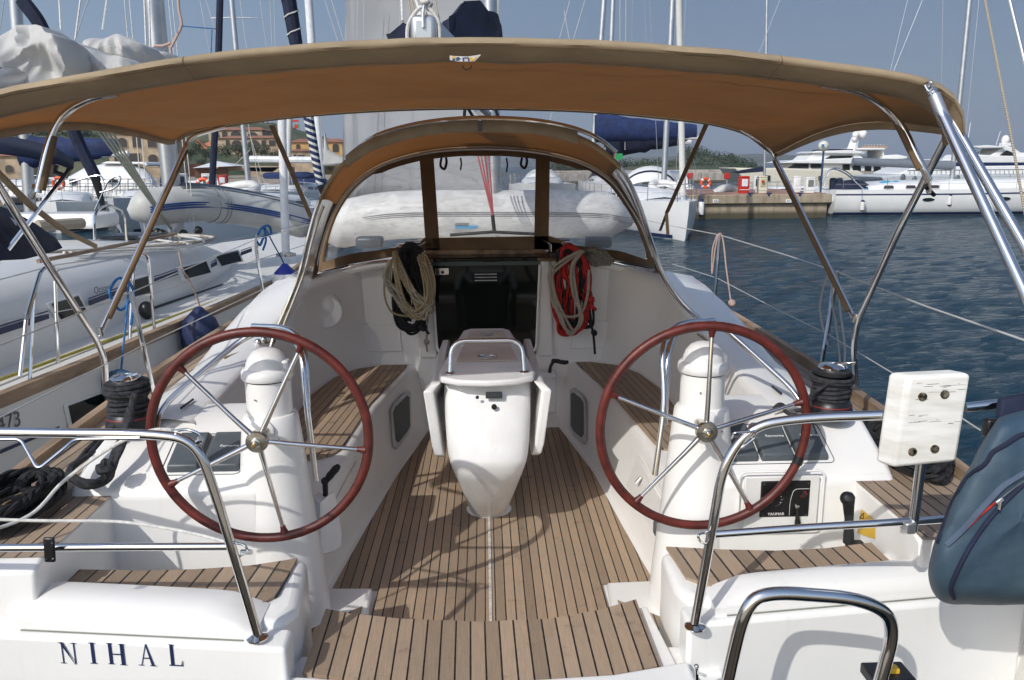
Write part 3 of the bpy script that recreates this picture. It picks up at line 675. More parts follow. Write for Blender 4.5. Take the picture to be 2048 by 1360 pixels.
rl([(1414, 1062, 2.44), (1395, 1070, 2.40), (1400, 1084, 2.41), (1414, 1088, 2.44)], .004, 'lifeline_eye', .012, 8)
bf = pl3([(1818, 752, 2.30), (1944, 746, 2.28), (1915, 925, 2.27), (1788, 937, 2.29)])
bd = MB().prism(bf, V(-.035, .055, .0)).build('bracket_board', mat('stained_board', (.74, .73, .69), .45, var=.04, col2=(.60, .58, .52), vs=5, scale3=(1, 1, 6)), Y_, bevel=.012, seg=3)
def bp(u, v_): return lerp(lerp(bf[0], bf[1], u), lerp(bf[3], bf[2], u), v_)
for u, v_ in ((.27, .23), (.62, .22), (.25, .83), (.60, .82)):
    MB().lathe([(.013, -.001), (.013, .003), (.008, .004), (.004, .003)], bp(u, v_), 16, rx).build('board_bolt', mat('rusty_bolt', (.42, .35, .25), .4, .8, var=.5, vs=60), bd)
stn = mat('black_scuffs', (.12, .10, .08), .8)
r2 = random.Random(3)
mb = MB()
for i in range(26):
    u = r2.uniform(.08, .85); v_ = r2.choice([r2.uniform(.08, .3), r2.uniform(.08, .2), r2.uniform(.42, .55)]); l = r2.uniform(.03, .22)
    a, b = bp(u, v_), bp(min(.95, u+l), v_+r2.uniform(-.005, .005)); h = V(0, 0, r2.uniform(.0004, .0011))
    mb.poly([a+V(0, -.0012, 0), b+V(0, -.0012, 0), b+h+V(0, -.0012, 0), a+h+V(0, -.0012, 0)])
mb.build('scuff_marks', stn, bd, smooth=False)
rl([(1440, 1440, 2.10), (1462, 1330, 2.12), (1490, 1215, 2.12), (1530, 1183, 2.12), (1725, 1197, 2.12), (1795, 1240, 2.14), (1757, 1375, 2.12), (1740, 1450, 2.1)], .0195, 'ladder_rail', .10, 18)
MB().box(at(1776, 1352, Y=2.2), (.13, .10, .035)).build('ladder_step', M['black'], Y_, bevel=.006)
MB().box(at(1779, 1346, Y=2.2)+V(0, 0, .006), (.05, .03, .03)).build('ladder_clip', mat('yellow_plastic', (.75, .45, .03), .4), Y_, bevel=.004)
T(pl3([(1393, 1336, 2.26), (1394, 1372, 2.26)]), .006, 'toggle_pin', M['steel'], Y_)
MB().ball(at(1393, 1333, Y=2.26), .008).build('toggle_knob', M['steel'], Y_)
T(pl3([(1396, 1346, 2.25), (1412, 1352, 2.25)]), .005, 'toggle_clip', M['ropewhite'], Y_)
# yellow sticker on the quarter inner wall
def stick(ps, name, mt):
    q = [at(x, y, X=1.527) for x, y in ps]
    return MB().poly(q[::-1]).build(name, mt, Y_, smooth=False)
stick([(1722, 1018), (1750, 1040), (1750, 1078), (1714, 1066)], 'warning_sticker', mat('sticker_yellow', (.72, .43, .02), .4))
q = [at(x, y, X=1.524) for x, y in ((1719, 1036), (1727, 1026), (1727, 1037))]
MB().tube(q+[q[0]], .0015, 5).build('warning_triangle', M['black'], Y_)
# ---------------------------------------------------------------- winches
def winch(cx, cy, z0, sc_=1):
    c = V(cx, cy, z0)
    wn = MB().lathe([(.098, 0), (.10, .01), (.092, .05), (.085, .065), (.075, .075)], c, 32).build('primary_winch', M['black'], Y_)
    MB().lathe([(.0925, .048), (.0932, .050), (.092, .052)], c, 32, cap=False).build('red_ring', mat('ring_red', (.30, .012, .01), .5), wn)
    MB().lathe([(.066, .075), (.060, .10), (.058, .15), (.068, .185), (.080, .19), (.081, .205), (.07, .208)], c, 32).build('winch_drum', M['rubber'], wn)
    MB().lathe([(.060, .205), (.062, .222), (.05, .232), (.022, .235), (.020, .228), (.008, .228)], c, 32).build('winch_top', M['steel'], wn)
    MB().prism([c+V(-.005, .0, .225), c+V(.02, .0, .225), c+V(.085, -.04, .242), c+V(.075, -.055, .242)], (0, 0, .012)).build('stripper_arm', M['steel'], wn, bevel=.003)
    return c
wr = winch(1.53, 3.50, 1.595); wl = winch(-1.56, 3.50, 1.595)
# ---------------------------------------------------------------- cockpit table
tb = []
tab_prof = [
    (1.585, .232, 4.16, 4.9), (1.52, .230, 4.11, 4.9), (1.42, .225, 4.04, 4.9), (1.30, .216, 3.975, 4.88), (1.24, .208, 3.95, 4.86), (1.20, .200, 3.945, 4.84), (1.10, .178, 4.02, 4.9), (.98, .151, 4.11, 4.9), (.86, .125, 4.225, 4.9), (.765, .112, 4.33, 4.85)]
for z, w_, ya, yb in tab_prof:
    row = []
    m = 26
    for k in range(m+1):
        a = -PI/2+PI*k/m                       # aft face: superellipse from -x to +x
        cx_, cy_ = math.sin(a), math.cos(a)
        e = .62 if z > 1.0 else .8
        x = w_*math.copysign(abs(cx_)**e, cx_); y = ya+.16-(.16)*abs(cy_)**e
        row.append(V(x, y, z))
    row += [V(w_*.95, yb, z), V(-w_*.95, yb, z)]
    tb.append(row)
MB().grid(tb, closed_u=True, flip=True).build('table_pedestal', M['whiteplastic'], Y_, ang=45)
MB().lathe([(.126, F+.006), (.130, F+.012), (.122, F+.016), (.09, F+.018)], (0, 4.46, 0), 28).build('table_foot', M['whiteplastic'], Y_)
tt = MB().prism([V(-.255, 4.22, 1.60), V(-.24, 4.13, 1.60), V(-.15, 4.06, 1.60), V(0, 4.035, 1.60), V(.15, 4.06, 1.60), V(.24, 4.13, 1.60), V(.255, 4.22, 1.60), V(.235, 4.45, 1.61), V(.15, 5.2, 1.63), V(.11, 5.26, 1.63), V(-.11, 5.26, 1.63), V(-.15, 5.2, 1.63), V(-.235, 4.45, 1.61)], (0, 0, .034)).build('table_top', M['whiteplastic'], Y_, bevel=.012, seg=3)
MB().prism([V(-.17, 4.42, 1.644), V(.17, 4.42, 1.644), V(.105, 5.17, 1.664), V(-.105, 5.17, 1.664)], (0, 0, .004)).build('table_liner', mat('beige_inlay', (.64, .56, .49), .5, var=.08), Y_, bevel=.002)
MB().prism([V(-.155, 4.78, 1.654), V(.155, 4.78, 1.654), V(.155, 4.80, 1.654), V(-.155, 4.80, 1.654)], (0, 0, .004)).build('table_joint', M['whiteplastic'], Y_)
MB().lathe([(.055, 0), (.055, .003), (.04, .004), (.03, .001)], (0, 4.50, 1.652), 20).build('table_latch', M['steel'], Y_)
MB().lathe([(.040, 0), (.040, .003)], (0, 5.05, 1.668), 20).build('cup_recess', M['alu'], Y_)
for s in (1, -1):
    lf = [(4.13, 1.60), (4.09, 1.57), (4.10, 1.27), (4.12, 1.21), (4.17, 1.185), (5.05, 1.20), (5.22, 1.60)]
    MB().prism([V(s*.335-s*(.05 if z > 1.59 else max(0, 1.42-z)*.26), y, z) for y, z in lf][::s], (-s*.048, 0, 0)).build('table_leaf', M['whiteplastic'], Y_, bevel=.011, seg=3)
T(fillet([V(-.195, 4.20, 1.63), V(-.185, 4.24, 1.80), V(.185, 4.24, 1.80), V(.195, 4.20, 1.63)], .08, 10), .0125, 'table_handrail', M['steel'], Y_, 14)
for s in (1, -1): MB().lathe([(.028, 0), (.028, .004), (.016, .010)], (s*.195, 4.20, 1.634), 20).build('rail_base', M['steel'], Y_)
lc = at(988, 789, Y=4.03)
MB().box((lc.x, 4.085, 1.545), (.085, .016, .034), Matrix.Rotation(R(-20), 3, 'X')).build('table_lock', M['black'], Y_, bevel=.003)
MB().lathe([(.014, 0), (.014, .012)], (lc.x, 4.065, 1.49), 16, rx).build('lock_flap', M['black'], Y_)
MB().lathe([(.009, 0), (.009, .006)], (lc.x-.085, 4.07, 1.54), 14, rx).build('keyhole', M['rubber'], Y_)
# ---------------------------------------------------------------- bimini
def arc_resample(p, n):
    d = [0]
    for a, b in zip(p, p[1:]): d.append(d[-1]+(b-a).length)
    out = []; j = 0
    for i in range(n):
        t = d[-1]*i/(n-1)
        while j < len(d)-2 and d[j+1] < t: j += 1
        out.append(lerp(p[j], p[j+1], (t-d[j])/max(1e-9, d[j+1]-d[j])))
    return out
ba = pl([(-165, 305), (-150, 245), (-90, 215), (0, 187), (100, 167), (200, 150), (350, 124), (500, 106), (700, 90), (930, 83), (1150, 87), (1300, 95), (1500, 112), (1700, 138), (1800, 152), (1860, 168), (1900, 190), (1922, 222), (1926, 262)], 2.80)
bfw = pl([(352, 280), (370, 268), (400, 258), (450, 249), (520, 239), (600, 230), (700, 222), (820, 216), (930, 214), (1050, 216), (1150, 219), (1250, 226), (1350, 236), (1420, 245), (1470, 257), (1500, 270), (1525, 290), (1545, 305)], 4.62)
ba, bfw = arc_resample(spline(ba, 4), 61), arc_resample(spline(bfw, 4), 61)
rows = []
for i in range(25):
    t = i/24; row = []
    for j in range(61):
        p = lerp(ba[j], bfw[j], t); e = min(1, j/6, (60-j)/6)
        sag = -.035*math.sin(PI*t)*(1-.3*abs(j-30)/30)-.02*math.sin(PI*max(0, min(1, (t-.42)/.58)))
        wr_ = (noise.noise(V(p.x*3, p.y*7, 2))*.016+noise.noise(V(p.x*9, p.y*2.2, 5))*.007+abs(noise.noise(V(p.x*4+p.y*3, p.y*2-p.x*3, 8)))*.016)*min(1, t*6, (1-t)*6)
        row.append(p+V(0, 0, (sag+wr_)*e+(.095 if j < 30 else .085)*math.sin(PI*min(1, t*1.05))*(1-e)**1.5))
    rows.append(row)
rows_b = rows
bm = MB().grid(rows, flip=True).build('bimini', M['canvas'], Y_, solid=.003, ang=60)
# aft hem: rolled edge and flap
hem = []
for k, (dy, dz) in enumerate(((.03, .010), (0, .012), (-.010, .004), (-.012, -.006), (-.002, -.014), (.055, -.034), (.115, -.050))):
    hem.append([p+V(0, dy+noise.noise(V(p.x*8, k*.8, 4))*.007*(k > 2), dz+(noise.noise(V(p.x*5, k, 1))*.010 if k > 4 else noise.noise(V(p.x*7, 3, 1))*.003)) for p in ba])
MB().grid(hem).build('bimini_hem', M['canvashem'], bm, solid=.003, ang=60)
MB().grid([[p+V(0, 0, .006) for p in bfw], [p+V(0, .012, 0) for p in bfw], [p+V(0, .004, -.014) for p in bfw]]).build('bimini_hem', M['canvashem'], bm, solid=.003)
# side hems
for s, idx in ((1, -1), (-1, 0)):
    e = [r[idx] for r in rows]; jn = 54 if s > 0 else 6
    MB().grid([[p+V(s*.003, 0, .012) for p in e], [p+V(s*.010, 0, -.022-.012*math.sin(PI*i/24)) for i, p in enumerate(e)]]).build('bimini_hem', M['canvashem'], bm, solid=.003)
# seams sewn across the canopy
for t in (6, 13):
    MB().tube([p+V(0, 0, .003) for p in rows[t]], .0022, 5).build('bimini_seam', M['canvasbrown'], bm)
# maker's patch
pa = pl([(899, 111), (916, 112.5), (935, 113), (962, 109), (949, 123), (915, 123), (900, 120)], 2.766)
lp = MB().poly(pa[::-1]).build('maker_patch', M['ropewhite'], bm, smooth=False)
def chip(pts, mt, y=2.764): MB().poly(pl(pts, y)[::-1]).build('patch_mark', mt, lp, smooth=False)
yel = mat('patch_yellow', (.62, .38, .03), .6); nb = mat('patch_blue', (.03, .05, .16), .6)
chip([(905, 112), (911, 113), (911, 117), (904, 117)], yel); chip([(904, 117), (910, 117), (910, 121), (905, 121)], nb)
chip([(913, 114), (917, 114), (917, 121), (912, 121)], nb); chip([(917, 114), (922, 117), (917, 119)], nb)
for q in ([(925, 115), (928, 115), (928, 122), (925, 122)], [(928, 114.5), (937, 114.5), (937, 116.5), (928, 116.5)], [(936, 116.5), (939, 116.5), (939, 122), (936, 122)]): chip(q, nb)
chip([(939, 113.5), (944, 114), (946, 118), (956, 111.5), (947, 122), (942, 122)], yel)
MB().tube(spline(pl([(925, 131), (927, 136), (934, 139), (941, 136), (943, 131)], 2.79), 4), .002, 6).build('hem_loop', M['rubber'], bm)
# bimini frame tubes
def bt(pts, r=.0125, nm='frame_tube', m='steel', rad=.25): T(fillet(pl3(pts), rad, 14), r, nm, M[m], bm, 12)
bt([(1712, 770, 3.95), (1707, 690, 3.90), (1716, 640, 3.86), (1800, 455, 3.35), (1893, 275, 3.0)], .0145, rad=.06)
bt([(212, 790, 3.95), (210, 720, 3.92), (195, 683, 3.88), (30, 425, 3.2), (-40, 310, 3.05)], .0145, rad=.06)
bt([(1708, 637, 3.86), (1552, 318, 4.59), (1535, 290, 4.60), (1480, 258, 4.61)], .0115, rad=.05)
bt([(201, 664, 3.88), (372, 290, 4.59), (385, 272, 4.60), (450, 253, 4.61)], .0115, rad=.05)
# brown tubes overlapping one side of the steel bows along part of their length
def side_tube(a, b, r=.013, off=V(-.008, .004, 0)): MB().tube([lerp(a, b, t/8)+off for t in range(9)], [r]*9, 10).build('brown_side_tube', M['canvasbrown'], bm)
side_tube(at(1700, 622, Y=3.87), at(1553, 322, Y=4.59)); side_tube(at(214, 636, Y=3.89), at(369, 300, Y=4.59), off=V(.008, .004, 0))
# middle bows
bt([(1858, 362, 3.0), (1843, 330, 3.0), (1795, 232, 3.08), (1725, 182, 3.02), (1640, 167, 2.98)], .0130, rad=.16)
bt([(75, 385, 3.0), (100, 270, 3.04), (130, 222, 3.06), (190, 192, 3.02), (235, 186, 2.98)], .0130, rad=.16)
side_tube(at(1846, 338, Y=3.0), at(1798, 240, Y=3.07), .0145, V(-.009, .003, 0)); side_tube(at(77, 380, Y=3.0), at(101, 272, Y=3.04), .0145, V(.008, .003, 0))
T(pl3([(1853, 350, 3.0), (1858, 385, 3.02)]), .010, 'tube_joint', M['steel'], bm)
T(pl3([(1850, 372, 3.0), (1868, 390, 3.05)]), .008, 'tube_joint', M['black'], bm)
T(pl3([(70, 372, 3.0), (62, 395, 3.02)]), .011, 'tube_joint', M['steel'], bm)
T([at(1712, 628, Y=3.86), at(1706, 645, Y=3.86)], .014, 'tube_joint', M['steel'], bm)
T([at(198, 655, Y=3.88), at(202, 672, Y=3.88)], .014, 'tube_joint', M['steel'], bm)
# heavy twin struts from the aft starboard corner
bt([(1862, 178, 2.78), (1885, 232, 2.74), (2075, 640, 2.3), (2235, 985, 2.02)], .0165, rad=.01)
T(pl3([(1868, 190, 2.77), (1888, 238, 2.74)]), .0195, 'strut_collar', M['alu'], bm, 14)
T(pl3([(1888, 238, 2.74), (1893, 249, 2.73)]), .0205, 'strut_collar', M['steel'], bm, 14)
T(pl3([(1905, 243, 2.85), (2340, 995, 2.1)]), .0165, 'frame_tube', M['steel'], bm, 14)
T(pl3([(1852, 166, 2.77), (1866, 180, 2.77)]), .010, 'tube_joint', M['steel'], bm)
MB().tube(spline(pl3([(1850, 168, 2.76), (1862, 164, 2.74), (1868, 174, 2.74), (1858, 182, 2.75), (1850, 170, 2.76)]), 4), .004, 6).build('frame_ring', M['steel'], bm)
T(pl3([(0, 405, 2.95), (-60, 300, 2.6)]), .0145, 'frame_tube', M['steel'], bm)
# webbing straps from the front corners down to the deck
def strap(a, b, w_=.02, nm='tension_strap'):
    d = V(w_/2, 0, 0); MB().prism([a-d, a+d, b+d, b-d], (0, .003, 0)).build(nm, M['canvasbrown'], bm)
strap(at(1414, 246, Y=4.64), at(1334, 425, Y=5.6), .028); strap(at(1334, 425, Y=5.6), at(1320, 462, Y=5.9), .02); strap(at(1333, 425, Y=5.6), at(1336, 470, Y=5.65), .022)
strap(at(543, 250, Y=4.64), at(627, 447, Y=5.6), .03)
T(pl3([(1410, 246, 4.64), (1420, 244, 4.64)]), .007, 'strap_buckle', M['steel'], bm)
# ---------------------------------------------------------------- dodger
da = [(540, 700, 4.84), (553, 660, 4.84), (575, 610, 4.83), (600, 545, 4.82), (618, 470, 4.78), (640, 400, 4.73), (680, 335, 4.67), (745, 287, 4.60), (850, 256, 4.54), (960, 249, 4.52), (1080, 255, 4.54), (1175, 283, 4.60), (1240, 335, 4.67), (1275, 400, 4.73), (1302, 480, 4.78), (1328, 550, 4.82), (1365, 605, 4.84), (1410, 645, 4.86)]
df = [(636, 545, 6.30), (638, 525, 6.32), (640, 505, 6.34), (645, 480, 6.36), (656, 445, 6.38), (672, 410, 6.40), (705, 365, 6.42), (765, 325, 6.45), (855, 300, 6.45), (960, 292, 6.45), (1065, 298, 6.45), (1160, 320, 6.45), (1220, 355, 6.42), (1252, 395, 6.40), (1280, 440, 6.38), (1298, 485, 6.36), (1306, 515, 6.34), (1312, 545, 6.32)]
DA, DF = spline(pl3(da), 4), spline(pl3(df), 4)
n = len(DA); rows = []
for i in range(13):
    t = i/12; rows.append([lerp(DA[j], DF[j], t)+V(0, 0, .03*math.sin(PI*t)*min(1, max(0, (min(j, n-1-j)-14)/10))) for j in range(n)])
k0, k1 = 20, n-21
dg = MB().grid([r[k0:k1+1] for r in rows], flip=True).build('dodger', M['canvas'], Y_, solid=.003, ang=60)
# sides: clear panels with canvas edges
for sl, nm in ((slice(0, k0+1), 'a'), (slice(k1, n), 'b')):
    g = [r[sl] for r in rows]
    MB().grid([g[0], g[1]]).build('dodger_edge', M['canvasbrown'], dg, solid=.004)
    MB().grid(g[1:11]).build('side_window', M['vinyl'], dg)
    MB().grid(g[10:]).build('dodger_edge', M['canvasbrown'], dg, solid=.004)
    MB().tube(g[0], .012, 8).build('dodger_frame', M['steel'], dg)
    MB().tube([lerp(p, q_, .16)+V(0, 0, -.03) for p, q_ in zip(g[0], g[-1])], .009, 8).build('dodger_frame', M['steel'], dg)
# rolled front edge and inner frame hoop
lipr = []
for k in range(7):
    a = PI*k/6; lipr.append([p+V(0, -.015-.018*math.sin(a), .018*math.cos(a)-.004) for p in DA[k0:k1+1]])
MB().grid(lipr).build('dodger_roll', M['canvashem'], dg, ang=80)
lipr = [[p+V(0, -.03, .028) for p in DA[k0+5:k1-4]], [p+V(0, -.045, .0) for p in DA[k0+5:k1-4]], [p+V(0, -.03, -.035) for p in DA[k0+5:k1-4]], [p+V(0, .0, -.04) for p in DA[k0+5:k1-4]]]
MB().grid(lipr).build('dodger_roll', mat('grey_tan_canvas', (.33, .28, .20), .85, var=.1, bump=.3, bs=20), dg, ang=80)
T([lerp(p, q_, .93)+V(0, -.02, -.03) for p, q_ in zip(DA[6:-6], DF[6:-6])], .010, 'dodger_frame', M['alu'], dg)
gr = spline(pl3([(692, 320, 4.66), (735, 281, 4.6), (790, 258, 4.53), (870, 242, 4.47), (960, 236, 4.45), (1060, 240, 4.46), (1140, 254, 4.51), (1195, 276, 4.58), (1232, 304, 4.64)]), 5)
T(gr, .0125, 'dodger_handrail', M['steel'], dg, 10)
T(pl3([(958, 236, 4.46), (960, 262, 4.48)]), .012, 'handrail_bracket', M['steel'], dg)
T(pl3([(692, 318, 4.66), (700, 330, 4.66)]), .010, 'handrail_bracket', M['steel'], dg)
T(pl3([(1231, 302, 4.64), (1226, 320, 4.64)]), .010, 'handrail_bracket', M['steel'], dg)
# front screen: canvas frame with three clear panels
YS = 6.47
def strip(outer, inner): MB().grid([pl(outer, YS), pl(inner, YS)]).build('screen_frame', M['canvasbrown'], dg, solid=.005)
fo = [(x, y) for x, y, _ in df]
arch = arc_resample(spline([V(x, y, 0) for x, y in fo], 4), 49)
cxp, cyp = 968, 520
inn = []
for p in arch:
    d = V(cxp, cyp, 0)-p; inn.append((p.x+d.x*.035, p.y+d.y*(.085 if p.y < 330 else .05)))
strip([(p.x, p.y) for p in arch], inn)
def sq(pts, nm='screen_frame', mt='canvasbrown', yy=YS-.004): MB().prism(pl(pts, yy), (0, -.006, 0)).build(nm, M[mt], dg, smooth=False)
sq([(838, 300), (866, 296), (880, 500), (852, 500)]); sq([(1072, 298), (1100, 302), (1097, 498), (1068, 498)])
sq([(866, 296), (1072, 298), (1072, 312), (866, 312)])
sq([(848, 476), (1100, 472), (1140, 486), (1110, 500), (850, 502), (835, 492)])
sq([(840, 488), (700, 508), (645, 524), (640, 548), (700, 528), (835, 506)]); sq([(1100, 484), (1240, 502), (1308, 524), (1310, 548), (1240, 522), (1100, 502)])
for a, b in ((0, 17), (17, 32), (32, 48)):
    top = inn[a:b+1]
    bt_ = [(x, 500) for x, y in top]
    bt_ = [(min(max(x, 648), 1304), 497+abs(x-968)*.09) for x, y in top]
    MB().grid([pl(top, YS+.004), pl([((t[0]+q_[0])/2, (t[1]+q_[1])/2) for t, q_ in zip(top, bt_)], YS+.012), pl(bt_, YS+.004)]).build('clear_panel', M['vinyl'], dg)
# curved cut-outs: webbing loops and straps
for x, y, h in ((889, 316, 22), (1050, 316, 20)):
    MB().tube(spline(pl3([(x-6, y, 6.40), (x-8, y+h*.7, 6.38), (x, y+h, 6.37), (x+4, y+h*.4, 6.38), (x+3, y, 6.40)]), 4), .010, 6).build('window_strap', M['rubber'], dg)
for x, y, h in ((921, 316, 24), (1013, 316, 28)): T(pl3([(x, y, 6.40), (x+2, y+h*.5, 6.39), (x, y+h, 6.38)]), .007, 'window_strap', M['rubber'], dg, 6)
# lower canvas side skirts at the feet
# ---------------------------------------------------------------- lifelines and stanchions
def stan(a, b, nm='stanchion'): T([a, b], .0125, nm, M['steel'], Y_, 10); MB().lathe([(.03, 0), (.03, .01), (.016, .03)], a, 14).build('stanchion_base', M['steel'], Y_)
def deckp(x, y): return V(x, y, 1.46)
s1 = at(1440, 470, Y=7.0); s1b = at(1429, 595, Y=7.0); stan(V(s1b.x, 7.0, 1.46), s1)
s2 = at(1676, 542, Y=4.7); s2b = at(1640, 738, Y=4.7); stan(V(s2b.x, 4.7, 1.46), s2)
T([at(1668, 545, Y=4.72), at(1656, 640, Y=4.5), at(1646, 700, Y=4.4)], .006, 'lifeline_brace', M['steel'], Y_)
M['wire'] = mat('coated_wire', (.50, .50, .48), .5, var=.1)
def wire(pts, r=.0035, nm='lifeline', par=Y_, m='wire'): T(pl3(pts), r, nm, M[m], par, 6)
wire([(1225, 425, 9.5), (1345, 452, 7.9), (1440, 470, 7.0), (1575, 511, 5.6), (1672, 543, 4.7), (1850, 612, 3.5), (2120, 705, 2.6)], .0042)
wire([(1345, 528, 7.6), (1434, 556, 7.0), (1560, 622, 5.6), (1655, 668, 4.7), (1800, 755, 3.6), (1960, 860, 2.9)], .0032)
stan(V(at(309, 775, Y=4.3).x, 4.3, 1.46), at(262, 583, Y=4.3)); stan(V(at(531, 602, Y=6.9).x, 6.9, 1.46), at(509, 478, Y=6.9))
wire([(700, 425, 9.5), (509, 480, 6.9), (262, 585, 4.3), (0, 690, 3.0), (-150, 745, 2.7)], .0035)
wire([(600, 540, 8), (523, 580, 6.9), (292, 688, 4.3), (0, 835, 3.1), (-150, 905, 2.8)], .0035)
# shrouds, mast, boom, sail
mt_, mb_ = at(978, 5, Y=8.6), at(991, 475, Y=8.6)
dv = (mt_-mb_).normalized(); base = mb_-dv*.1
ms = MB(); rws = []
for t in (0, 3, 6, 10, 14):
    c = base+dv*t; rws.append([c+V(.078*math.cos(2*PI*k/24), .125*math.sin(2*PI*k/24), 0) for k in range(24)])
ms.grid(rws, closed_u=True).build('mast', M['alu'], Y_)
goose = base+dv*1.55+V(0, -.15, 0); bend = at(850, 62, Y=5.1)
MB().tube([goose, bend], .085, 14, flat=1.35).build('boom', M['alu'], Y_)
be = MB().box(bend+V(0, -.06, -.01), (.155, .12, .17)).build('boom_end', M['alu'], Y_, bevel=.035, seg=3)
MB().tube(spline([bend+V(-.10, -.08, -.10), bend+V(-.085, -.09, .03), bend+V(0, -.09, .12), bend+V(.08, -.09, .05), bend+V(.09, -.08, -.08)], 5), .011, 8).build('clew_strap', M['ropewhite'], be)
MB().tube([bend+V(0, -.13, .0), bend+V(0, -.13, .07), bend+V(.01, -.10, .14)], .010, 8).build('clew_shackle', M['steel'], be)
MB().ball(bend+V(.01, -.10, .14), .026, sc_=(1.2, 1, .7)).build('clew_knot', M['ropewhite'], be)
for a, b, c, d, m in ((845, 40, 822, -30, 'ropewhite'), (848, 40, 838, -30, 'ropewhite'), (852, 40, 850, -30, 'ropetan'), (850, 36, 864, 8, 'ropetan'), (826, 52, 812, -30, 'ropetan'), (834, 52, 818, -30, 'ropetan'), (878, 40, 866, -20, 'ropetan'), (805, 42, 803, -10, 'ropewhite')):
    T(pl3([(a, b, 5.05), (c, d, 5.3)]), .0085 if m == 'ropewhite' else .007, 'topping_line', M[m], Y_, 7)
sk = [at(885, 84, Y=7.0), at(887, 34, Y=7.0), at(900, 26, Y=7.1), at(922, -2, Y=7.2), at(960, -4, Y=7.4), at(966, 8, Y=7.5), at(978, 20, Y=7.6), at(992, 22, Y=7.6), at(1001, 40, Y=7.5), at(1008, 90, Y=7.4), at(1008, 190, Y=7.4), at(890, 190, Y=7.0)]
rows = []
for j in range(9):
    t = j/8; c = sum(sk, V(0, 0, 0))/len(sk); rows.append([lerp(p, c, .16*abs(t-.5)*2)+V(.05*noise.noise(p*4+V(t*3, 0, 0)), -.12+.8*t, 0) for p in sk])
MB().grid(rows, closed_u=True).poly(rows[0]).poly(rows[-1][::-1]).build('sail_bag', M['navy'], Y_, ang=50)
fl = pl([(772, 68), (779, 66), (806, 44), (815, 50), (829, 52), (828, 84), (800, 90), (780, 92)], 5.6)
rows = [[p+V(0, .02*math.sin(i*1.3), 0) for i, p in enumerate(fl)], [p+V(.02, .35, -.02) for p in fl]]
MB().grid(rows, closed_u=True).poly(rows[0]).build('sail_bag_flap', M['navy'], Y_, ang=50)
# dark vang fittings between bimini and dodger
for pts in ([(935, 216, 7.6), (945, 232, 7.5), (960, 246, 7.4)], [(990, 216, 7.8), (996, 232, 7.6), (1002, 248, 7.6)], [(930, 214, 7.3), (928, 240, 7.3)]):
    T(pl3(pts), .014, 'vang_fitting', M['black'], Y_, 7)
T(pl3([(955, 214, 7.9), (975, 232, 8.0)]), .05, 'boom_vang', M['alu'], Y_)
# big pale headsail hanging from the forestay
sa, sb_ = at(692, -60, Y=12.6), at(684, 402, Y=12.6); sc2, sd2 = at(1000, -60, Y=11.6), at(990, 402, Y=11.6)
rows = []
for i in range(13):
    l, r = lerp(sb_, sa, i/12*1.0), lerp(sd2, sc2, i/12)
    rows.append([lerp(l, r, j/16)+V(0, .35*math.sin(PI*j/16)+.05*noise.noise(V(j*.5, i*.25, 0)), 0) for j in range(17)])
MB().grid(rows, flip=True).build('headsail', mat('pale_sailcloth', (.42, .43, .44), .7, var=.06, vs=.8, bump=.4, bs=2, bd=.05, trans=(.3, (.55, .57, .6))), Y_, solid=.004)
for x in (715, 728, 800): MB().tube([at(x, -40, Y=12.2), at(x-4, 395, Y=12.3)], .004, 5).build('sail_seam', M['alu'], Y_)
# red mainsheet tackle inside the dodger
for a in (953, 960, 968, 977): T(pl3([(a, 300, 8.0), (lerp(a, 987, .45), 365, 7.7), (987, 440, 7.3)]), .0075, 'mainsheet', mat('faded_red_rope', (.38, .06, .07), .7), Y_, 6)
T(pl3([(985, 430, 7.3), (989, 466, 7.3)]), .017, 'mainsheet_block', M['black'], Y_)
T(pl3([(900, 470, 7.2), (985, 464, 7.2), (1070, 468, 7.2)]), .014, 'mainsheet_traveller', M['black'], Y_)
MB().prism([V(-.7, 7.3, 2.0), V(.75, 7.3, 2.0), V(.75, 7.42, 2.0), V(-.7, 7.42, 2.0)], (0, 0, .05)).build('traveller_track', M['black'], Y_, bevel=.01)
for s in (-1, 1): MB().box(at(968+s*228, 484, Y=7.2), (.24, .12, .10)).build('vent_box', M['grey'], Y_, bevel=.03)

# zip and stitching lines on the hem and a pocket crease
MB().tube([h+V(0, -.004, 0) for h in hem[4]], .0016, 5).build('hem_stitch', M['canvasbrown'], bm)
MB().tube([lerp(p, q_, .8)+V(0, -.004, 0) for p, q_ in zip(hem[5], hem[6])], .0012, 5).build('hem_stitch', M['canvasbrown'], bm)
for j in (16, 48): MB().tube([hem[k][j]+V(0, -.003, 0) for k in range(7)], .0013, 5).build('hem_seam', M['canvasbrown'], bm)
# ================================================================== loose things on the yacht
def coil(name, label, layers, cat='rope', group=None):
    """hanging coil of line: each layer a closed loop of pixel points at depth y"""
    first = None
    return None
def multi(name, layers, label, cat, org, group=None):
    t = thing(name, org, label, cat, group)
    return t
